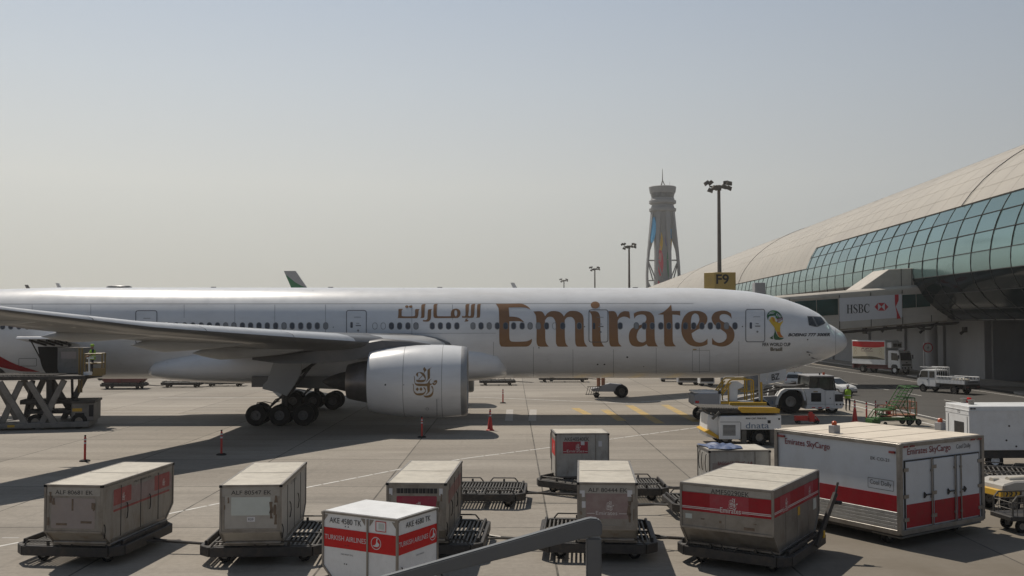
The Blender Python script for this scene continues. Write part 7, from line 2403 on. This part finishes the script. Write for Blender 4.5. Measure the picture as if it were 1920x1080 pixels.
# yellow-nosed tow tractor and cage cart cut by the right edge
p = G(1906, 968)
s_ = F / p.y
YT = thing("tow_tractor", "low tow tractor with a yellow chevron bumper at the right edge", "tow tractor", (p.x + .35, p.y + .4, 0), R(12))
mb = MB(); mb.prism([(-.7, .55), (1.6, .55), (1.6, 1.05), (-.2, 1.08), (-.62, .98)], 0, 1.3, 'y'); mb.build("tractor_body", 'uldgrey', YT, bevel=.05)
mb = MB(); mb.box(-.76, .0, -.03, 1.33, .58, .80); mb.build("bumper", 'yellow', YT, bevel=.02)
mb = MB()
for k in range(4): mb.prism([(-.60 + k * .17, .60), (-.54 + k * .17, .60), (-.48 + k * .17, .69), (-.54 + k * .17, .78), (-.60 + k * .17, .78), (-.54 + k * .17, .69)], -.04, -.031, 'y')
mb.build("chevron_mark", 'ink', YT)
mb = MB(); mb.bar((-.2, .35, 1.05), (1.5, .35, 1.12), .13, None, 14).bar((-.55, .7, 1.0), (-.3, .7, 1.0), .12, None, 12); mb.build("roll_bar", 'uldtop', YT, smooth=40)
for x in (-.3, 1.3):
    for y in (.12, 1.2): add_wheel(YT, (x, y, .34), .34, .26, .5, 'alu', n=22)
p = G(1916, 1003)
CC = thing("cage_cart", "open wire cage cart cut off by the right edge of the frame", "cart", (p.x + .35, p.y + .2, 0), R(8))
mb = MB()
mb.tube([(-.55, 0, .5), (-.55, 0, .95), (-.4, 0, 1.12), (.9, 0, 1.12)], .03); mb.tube([(-.55, .9, .5), (-.55, .9, .95), (-.4, .9, 1.12), (.9, .9, 1.12)], .03)
for k in range(7): mb.bar((-.4 + k * .2, 0, .5), (-.4 + k * .2, 0, 1.12), .012); mb.bar((-.4 + k * .2, .9, .5), (-.4 + k * .2, .9, 1.12), .012)
for z in (.72, .92): mb.bar((-.55, 0, z), (.9, 0, z), .014).bar((-.55, .9, z), (.9, .9, z), .014).bar((-.55, 0, z), (-.55, .9, z), .014)
mb.build("cage_frame", 'rail', CC)
mb = MB(); mb.box(-.65, .95, -.05, .95, .38, .52); mb.build("cart_bed", 'dark', CC, bevel=.015)
for y in (.1, .8): add_wheel(CC, (-.2, y, .2), .2, .12, .5, 'alu', n=16); add_wheel(CC, (.8, y, .2), .2, .12, .5, 'alu', n=16)

# ================================================================= cargo loader at the left, by the open hold
p = G(60, 806)
s_ = F / p.y
XL = thing("scissor_loader", "tall scissor lift cargo loader raised to the open hold at the left", "cargo loader", (p.x, p.y, 0), R(14))
def lx(px): return (px - 60) / s_
def lz(py): return (806 - py) / s_
mb = MB(); mb.prism([(lx(-60), -.2), (lx(150), -.2), (lx(168), 2.6), (lx(-30), 2.6)], lz(713), lz(706), 'z'); mb.build("platform_deck", 'dark', XL)
mb = MB()
for k in range(22):
    t = k / 21
    mb.bar((lx(-55) + (lx(95) - lx(-55)) * t, 0, lz(706) + .03), (lx(-27) + (lx(118) - lx(-27)) * t, 2.5, lz(706) + .03), .05, None, 6)
mb.build("deck_roller", 'rail', XL, smooth=40)
mb = MB()
for y, dx_ in ((-.1, 0), (2.4, 22)):
    mb.beam((lx(4 + dx_), y, lz(716)), (lx(54 + dx_), y, lz(802)), .2, .34); mb.beam((lx(40 + dx_), y + .15, lz(716)), (lx(2 + dx_), y + .15, lz(806)), .2, .34)
    mb.beam((lx(54 + dx_), y, lz(716)), (lx(100 + dx_), y, lz(796)), .2, .34); mb.beam((lx(114 + dx_), y + .15, lz(714)), (lx(70 + dx_), y + .15, lz(808)), .2, .34)
    mb.beam((lx(-45 + dx_), y, lz(716)), (lx(2 + dx_), y, lz(806)), .2, .34)
mb.each("scissor_arm", 'uldgrey2', XL, bevel=.02) if 'uldgrey2' in M else None
M['uldgrey2'] = mat("grimy cream paint", (.20, .185, .165), .6, var=.15, scale=2, dirt=(.08, .07, .06), dscale=1.6, damt=.7)
if not any(o.name.startswith('scissor_arm') for o in XL.children): mb.each("scissor_arm", 'uldgrey2', XL, bevel=.02)
mb = MB(); mb.bar((lx(52), 1.2, lz(716)), (lx(40), 1.2, lz(785)), .14); mb.bar((lx(85), .8, lz(714)), (lx(86), .8, lz(770)), .24); mb.bar((lx(116), 2.0, lz(716)), (lx(118), 2.0, lz(770)), .08); mb.box(lx(34), lx(128), .6, 2.0, lz(760), lz(752)); mb.box(lx(45), lx(128), .5, 2.2, lz(778), lz(772))
mb.build("lift_cylinder", 'dark', XL)
mb = MB(); mb.prism([(lx(-50), lz(812)), (lx(55), lz(815)), (lx(166), lz(791)), (lx(166), lz(786)), (lx(60), lz(806)), (lx(-50), lz(806))], -.2, 2.6, 'y') if False else mb.box(lx(-60), lx(160), -.25, 2.7, .12, .42)
mb.build("base_frame", 'uldgrey2', XL, bevel=.02)
mb = MB(); mb.box(lx(126), lx(166), .2, 2.6, .42, lz(758)); mb.build("engine_housing", 'uldgrey2', XL, bevel=.04)
mb = MB(); mb.box(lx(124), lx(168), .1, 2.7, lz(758), lz(754)); mb.build("housing_lid", 'dark', XL)
mb = MB(); mb.box(lx(133), lx(149), .185, .198, .6, lz(777)); mb.box(lx(157), lx(165), .185, .198, .7, lz(762)); mb.build("housing_grille", 'hole', XL)
mb = MB(); mb.box(lx(128), lx(145), .18, .197, lz(774), lz(768)); mb.box(lx(20), lx(32), -.27, -.252, .2, .34); mb.each("hazard_patch", 'yellow', XL)
for x in (64, 140):
    for y in (.25, 2.3): add_wheel(XL, (lx(x), y, .45), .45, .34, .5, 'alu', n=24)
# operator's platform
mb = MB()
for x in (134, 139): 
    mb.bar((lx(x), 1.0, lz(740)), (lx(x), 1.0, lz(655)), .06)
for x, y in ((146, .6), (177, .6), (146, 1.7), (177, 1.7)): mb.bar((lx(x), y, lz(705)), (lx(x), y, lz(665)), .05)
for z in (666, 684): mb.bar((lx(146), .6, lz(z)), (lx(177), .6, lz(z)), .045).bar((lx(146), 1.7, lz(z)), (lx(177), 1.7, lz(z)), .045)
mb.build("operator_rail", 'oldyellow', XL) if 'oldyellow' in M else None
M['oldyellow'] = mat("faded yellow paint", (.22, .15, .05), .55, var=.15, scale=4, dirt=(.2, .15, .08), dscale=4, damt=.6)
if not any(o.name.startswith('operator_rail') for o in XL.children): mb.build("operator_rail", 'oldyellow', XL)
mb = MB(); mb.box(lx(144), lx(178), .5, 1.8, lz(708), lz(704)); mb.box(lx(161), lx(183), .5, .56, lz(704), lz(693)); mb.build("operator_floor", 'oldyellow', XL)
mb = MB(); mb.bar((lx(155), .5, lz(703)), (lx(154), .5, lz(672)), .05).bar((lx(150), .5, lz(674)), (lx(163), .5, lz(674)), .05); mb.box(lx(145), lx(160), .45, .6, lz(706), lz(700)); mb.build("control_post", 'white', XL)
# container going into the hold
u = thing("cargo_container", "pale cargo container standing in the mouth of the open hold", "cargo container", ((131 - 960) * (p.y + 2.6) / F, p.y + 2.6, lz(706)), 0, "square lower deck containers")
mb = MB(); mb.prism([(-.6, .02), (.85, .02), (.85, 1.63), (-.72, 1.63), (-.72, .3)], 0, 1.45, 'y'); mb.build("container_shell", 'uldgrey2', u, bevel=.02)
mb = MB(); mb.box(-.5, .45, -.01, -.002, .95, 1.38); mb.build("film_panel", 'pinkg', u)
frame_bars(u, [((.85, 0, .02), (.85, 0, 1.63)), ((-.72, 0, 1.62), (.85, 0, 1.62))], .05)

# ================================================================= red bollards
def cone(kind):
    pass
def bollard(label, px, py, h, fat=False, grp="red safety bollards"):
    p = G(px, py)
    b = thing("safety_bollard", label, "bollard", (p.x, p.y, 0), 0, grp)
    mb = MB(); mb.lathe([(.24, 0), (.24, .04), (.18, .07), (.06, .08)], (0, 0, 0), 'z', 16); mb.build("rubber_base", 'black' if not fat else 'conered', b, smooth=40)
    r_ = .052
    mb = MB()
    if fat: mb.lathe([(.17, .05), (.085, h * .62), (.06, h * .64), (.06, h * .94), (.03, h)], (0, 0, 0), 'z', 16)
    else: mb.lathe([(r_ * 1.25, .06), (r_, .14), (r_, h * .92), (r_ * .8, h * .96), (.03, h), (.001, h)], (0, 0, 0), 'z', 14)
    mb.build("bollard_post", 'conered', b, smooth=40)
    for z0, z1 in ((.70, .77), (.84, .90)):
        mb = MB(); rr = (.066 if fat else r_) + .004
        mb.lathe([(rr, h * z0), (rr, h * z1)], (0, 0, 0), 'z', 14); mb.build("reflective_band", 'signw', b, smooth=40)
    mb = MB(); mb.lathe([(.02, h * .98), (.045, h), (.045, h + .05), (.001, h + .06)], (0, 0, 0), 'z', 10); mb.build("bollard_knob", 'black', b)
    return b
bollard("red bollard standing alone in the sun at the far left of the apron", 159, 865, 1.15)
bollard("red bollard in the wing's shadow near the main wheels", 415, 853, 1.15)
bollard("red bollard just below the near engine", 791, 820, 1.1)
bollard("red bollard farther off, right of the engine intake", 943, 756, 1.05)
bollard("stout red cone right of the engine's shadow", 919, 807, 1.2, True)
bollard("stout red cone nearest the walking worker", 1603, 791, 1.35, True)
bollard("thin red bollard second to the right of the walking worker", 1625, 793, 1.3)
bollard("red bollard next to the low end of the green steps", 1642, 785, 1.15)
bollard("red bollard behind the green steps' low platform", 1662.5, 786, 1.15)
bollard("stouter red cone behind the green steps' low platform", 1667, 786, 1.1, True)

# ================================================================= beyond the nose: small yard of gear
JB = thing("boarding_bridge", "boarding bridge drawn back beyond the airliner, its wheeled drive column showing below the belly", "boarding bridge", (8.2, 82.5, 0), 0)
A0, B0, C0 = Vector((16.5, 15.5, 0)), Vector((-1.0, -.2, 0)), Vector((-2.6, -12.0, 0))
d_ = (A0 - B0).normalized(); n_ = Vector((-d_.y, d_.x, 0))
for k, (t0, t1, hw, z0, z1) in enumerate(((0, .52, 1.35, 4.75, 7.4), (.50, 1, 1.55, 4.6, 7.6))):
    a_, b_ = B0.lerp(A0, t0), B0.lerp(A0, t1)
    mb = MB(); mb.prism([((a_ + n_ * s1 * hw).x, (a_ + n_ * s1 * hw).y) for s1 in (-1, 1)] + [((b_ + n_ * s1 * hw).x, (b_ + n_ * s1 * hw).y) for s1 in (1, -1)], z0, z1, 'z')
    mb.build("tunnel_section", 'beige', JB, bevel=.04)
mb = MB(); mb.lathe([(2.1, 4.6), (2.1, 7.5)], (B0.x, B0.y, 0), 'z', 24, closed=True); mb.build("bridge_cab", 'beige', JB, smooth=40)
mb = MB()
for x in (-.75, -.35): mb.bar((x, .4, .9), (x, .4, 4.7), .16, None, 10)
mb.build("drive_column", 'rust', JB, smooth=40)
mb = MB(); mb.prism([(-1.3, .5), (1.3, .5), (1.5, .8), (1.2, 1.1), (.2, 1.2), (-.9, .85), (-1.4, .75)], -.2, 1.0, 'y'); mb.build("drive_carriage", 'greyw', JB, bevel=.03)
mb = MB()
for k in range(6): mb.bar((-1.9 + k * .2, -.5, .25), (-1.7 + k * .2, -.5, .95), .025)
mb.bar((-1.95, -.5, .3), (-.7, -.5, .3), .03).bar((-1.8, -.5, .95), (-.6, -.5, .95), .03); mb.build("guard_rail", 'rail', JB)
for y in (-.4, 1.2): add_wheel(JB, (1.15, y, .55), .55, .35, .5, 'dark', n=24)
add_wheel(JB, (-1.0, -.4, .25), .25, .2, .5, 'dark', n=16)
mb = MB(); mb.lathe([(.6, 0), (.6, 4.7)], (A0.x, A0.y, 0), 'z', 20, closed=True); mb.build("fixed_column", 'greyw', JB, smooth=40)
for i, (px, py, w_, h_, lab) in enumerate(((1292, 722, 2.2, 1.3, "low grey baggage cart beyond the nose, left of the white cabinet"), (1326, 724, 1.5, 2.0, "white cabinet beyond the nose gear"), (1262, 716, 2.6, .9, "far rack of barriers under the belly"))):
    p = G(px, py)
    c = thing("ground_unit", lab, "ground equipment", (p.x, p.y, 0), 0, "equipment beyond the nose")
    mb = MB(); mb.box(-w_ / 2, w_ / 2, 0, 1.2, .25, h_); mb.build("unit_body", 'greyw' if i != 1 else 'white', c, bevel=.03)
    mb = MB(); mb.box(-w_ / 2 + .1, w_ / 2 - .1, -.015, -.002, .45, h_ * .55); mb.box(-w_ / 2 + .1, w_ / 2 - .1, -.015, -.002, h_ * .65, h_ * .85); mb.build("side_slot", 'dark', c)
    for x in (-w_ / 2 + .3, w_ / 2 - .3): add_wheel(c, (x, .1, .17), .17, .12, .5, 'dark', n=14); add_wheel(c, (x, 1.1, .17), .17, .12, .5, 'dark', n=14)

# ================================================================= handrail before the camera
HR = thing("handrail", "grey metal handrail close to the camera with a flat post", "handrail", (0, 4.6, 0))
YH = 4.6
s_ = F / YH
def hp(px, py): return Vector(((px - 960) / s_, 0, P(960, py, YH).z))
mb = MB()
a_, b_ = hp(690, 1100), hp(1100, 985)
b2 = hp(1127, 978)
hh = 34 / s_
rp = [(690, 1110), (1098, 1006.5), (1127, 1003), (1127, 980), (1120, 972), (1106, 970.5), (1098, 972), (690, 1089)]
mb.prism([(hp(*q).x, hp(*q).z) for q in rp], -.022, .030, 'y')
o = mb.build("top_rail", 'handrail', HR, bevel=.006, seg=2, smooth=30)
mb = MB(); q0, q1 = hp(1096, 1006), hp(1127, 1006)
mb.box(q0.x + .004, q1.x - .003, -.018, .022, q0.z - 3.2, q0.z - .004); mb.build("rail_post", 'handrail', HR, bevel=.006, seg=2, smooth=30)
# ================================================================= people
def person(label, loc, rz, joints, vest=True, helmet=None, hat=None, scale=1.0):
    """one skinned body; joints: name -> (x, y, z); faces towards local -y"""
    J = joints
    names = list(J)
    r = dict(pelvis=.135, waist=.125, chest=.15, neck0=.085, neck=.055, head0=.075, head=.095, crown=.075, shL=.068, elL=.048, wrL=.034, shR=.068, elR=.048, wrR=.034,
             hipL=.095, knL=.062, anL=.045, hlL=.045, toL=.035, hipR=.095, knR=.062, anR=.045, hlR=.045, toR=.035)
    E = [('pelvis', 'waist'), ('waist', 'chest'), ('chest', 'neck0'), ('neck0', 'neck'), ('neck', 'head0'), ('head0', 'head'), ('head', 'crown'),
         ('neck0', 'shL'), ('shL', 'elL'), ('elL', 'wrL'), ('neck0', 'shR'), ('shR', 'elR'), ('elR', 'wrR'),
         ('pelvis', 'hipL'), ('hipL', 'knL'), ('knL', 'anL'), ('anL', 'toL'), ('pelvis', 'hipR'), ('hipR', 'knR'), ('knR', 'anR'), ('anR', 'toR')]
    vs = [Vector(J[n]) for n in names]
    rad = [r[n] for n in names]
    es = [(names.index(a), names.index(b)) for a, b in E]
    # hands: palm, four fingers and a thumb
    for S in ('L', 'R'):
        w_, e_ = Vector(J['wr' + S]), Vector(J['el' + S])
        d = (w_ - e_).normalized()
        side_ = Vector((0, -1, 0)) - d * d.dot(Vector((0, -1, 0))); side_.normalize()
        k = len(vs)
        vs.append(w_ + d * .075); rad.append(.030); es.append((names.index('wr' + S), k))
        for q, ln in ((-.028, .062), (-.009, .075), (.010, .072), (.028, .058)):
            a = len(vs)
            vs.append(w_ + d * .10 + side_ * q); rad.append(.010); es.append((k, a))
            vs.append(w_ + d * (.10 + ln) + side_ * q * 1.1 + Vector((0, -.012, 0))); rad.append(.008); es.append((a, a + 1))
        a = len(vs)
        vs.append(w_ + d * .05 + side_ * .045); rad.append(.011); es.append((k, a))
        vs.append(w_ + d * .085 + side_ * .06); rad.append(.009); es.append((a, a + 1))
    me = bpy.data.meshes.new("p")
    me.from_pydata([tuple(v) for v in vs], es, [])
    ob = bpy.data.objects.new("p", me)
    COL.objects.link(ob)
    sk = ob.modifiers.new("s", 'SKIN')
    ss = ob.modifiers.new("d", 'SUBSURF'); ss.levels = 2; ss.render_levels = 2
    for v, q in zip(me.skin_vertices[0].data, rad): v.radius = (q, q)
    me.skin_vertices[0].data[names.index('pelvis')].use_root = True
    dg = bpy.context.evaluated_depsgraph_get()
    m2 = bpy.data.meshes.new_from_object(ob.evaluated_get(dg))
    bpy.data.objects.remove(ob)
    m2.name = "person"
    for q in ('navy', 'flesh', 'black', 'shirt'): m2.materials.append(M[q])
    neck = Vector(J['neck']).z
    wl, wr = Vector(J['wrL']), Vector(J['wrR'])
    for p in m2.polygons:
        c = p.center
        if c.z > neck - .01: i = 1
        elif (c - wl).length < .2 and c.z < wl.z + .03 or (c - wr).length < .2 and c.z < wr.z + .03: i = 1
        elif c.z < .11: i = 2
        elif c.z > Vector(J['pelvis']).z + .02: i = 3
        else: i = 0
        p.material_index = i
        p.use_smooth = True
    b = bpy.data.objects.new("person", m2)
    COL.objects.link(b)
    b.location = loc; b.rotation_euler = (0, 0, rz); b.scale = (scale,) * 3
    tag(b, label, "person")
    # vest: a shell just outside the trunk
    H_ = Vector(J['head'])
    ch, pe, nk = Vector(J['chest']), Vector(J['pelvis']), Vector(J['neck0'])
    def shell_(zs, name, m):
        mb = MB(); rings = []
        for z, rx, ry in zs:
            t = (z - pe.z) / (nk.z - pe.z)
            c = pe.lerp(nk, max(0, min(1, t)))
            rings.append([(c.x + rx * math.cos(2 * math.pi * i / 20), c.y + ry * math.sin(2 * math.pi * i / 20), z) for i in range(20)])
        mb.loft(rings, 0, False)
        return mb.build(name, m, b, smooth=60)
    z0 = pe.z - .08
    v_ = shell_([(z0, .20, .175), (z0 + .15, .205, .18), (z0 + .32, .215, .19), (z0 + .48, .225, .19), (nk.z - .02, .19, .15), (nk.z + .035, .12, .105)], "safety_vest", 'hivis')
    shell_([(z0 + .18, .211, .186), (z0 + .23, .213, .188)], "vest_band", 'signw')
    mb = MB()
    # face: nose, eyes, mouth; ears
    mb.ball((H_.x, H_.y - .098, H_.z - .012), .016, .02, .024, 8)
    for sd in (-1, 1): mb.ball((H_.x + sd * .098, H_.y, H_.z - .01), .014, .022, .032, 8)
    mb.build("face", 'flesh', b, smooth=60)
    mb = MB()
    for sd in (-1, 1): mb.ball((H_.x + sd * .034, H_.y - .092, H_.z + .012), .011, .008, .008, 8)
    mb.cbox((H_.x, H_.y - .095, H_.z - .052), (.045, .008, .010))
    mb.build("face_features", 'ink', b)
    if helmet:
        mb = MB(); mb.lathe([(.118, .02), (.117, .06), (.10, .115), (.06, .145), (.001, .15)], (H_.x, H_.y, H_.z), 'z', 20)
        mb.lathe([(.118, .02), (.135, .012)], (H_.x, H_.y, H_.z), 'z', 20)
        mb.build("safety_cap", helmet, b, smooth=50)
    return b
M['shirt'] = mat("dark blue work shirt", (.03, .035, .05), .9, var=.15, scale=18)
JW = dict(pelvis=(0, 0, .93), waist=(0, 0, 1.06), chest=(0, -.01, 1.27), neck0=(0, 0, 1.44), neck=(0, -.01, 1.52), head0=(0, -.015, 1.585), head=(0, -.02, 1.66), crown=(0, -.01, 1.73),
          shL=(.19, .0, 1.42), elL=(.25, .07, 1.15), wrL=(.255, .0, .91), shR=(-.19, 0, 1.42), elR=(-.26, -.0, 1.15), wrR=(-.27, -.13, .93),
          hipL=(.10, 0, .88), knL=(.10, -.10, .48), anL=(.10, .06, .10), toL=(.11, -.13, .045), hipR=(-.10, 0, .88), knR=(-.11, .02, .48), anR=(-.11, .10, .09), toR=(-.12, -.08, .04))
JW['hlL'] = JW['anL']; JW['hlR'] = JW['anR']
JW.pop('hlL'); JW.pop('hlR')
p = G(1590, 770.5)
person("person in a lime safety vest and white cap walking beside the tractor", (p.x, p.y, 0), R(-8), JW, True, 'signw', scale=1.07)
JS = dict(JW)
JS.update(knL=(.10, -.03, .48), anL=(.10, .03, .09), toL=(.12, -.15, .04), knR=(-.10, -.03, .48), anR=(-.10, .03, .09), toR=(-.12, -.15, .04), elR=(-.24, -.05, 1.17), wrR=(-.18, -.26, 1.08), elL=(.24, -.05, 1.17), wrL=(.18, -.26, 1.08))
q = G(60, 806); ss_ = F / q.y
lp_ = Matrix.Rotation(R(14), 3, 'Z') @ Vector(((157 - 60) / ss_, 1.15, (806 - 704) / ss_ + .005))
person("person in a lime vest standing on the scissor loader's operator platform", (q.x + lp_.x, q.y + lp_.y, lp_.z), R(-60), JS, True, 'hivis', scale=1.0)

# ================================================================= the dusty air
mb = MB(); mb.box(-950, 950, -80, 1150, -1.0, 110)
hz = mb.build("haze", [], None)
hm = bpy.data.materials.new("dusty air")
hm.use_nodes = True
for n_ in list(hm.node_tree.nodes): hm.node_tree.nodes.remove(n_)
ho = hm.node_tree.nodes.new("ShaderNodeOutputMaterial")
hv = hm.node_tree.nodes.new("ShaderNodeVolumePrincipled")
hv.inputs["Color"].default_value = (.95, .93, .88, 1)
hv.inputs["Density"].default_value = .00028
hv.inputs["Anisotropy"].default_value = .3
hm.node_tree.links.new(hv.outputs[0], ho.inputs["Volume"])
hz.data.materials.append(hm)
tag(hz, "pale dusty haze over the airport", None, None, "stuff")
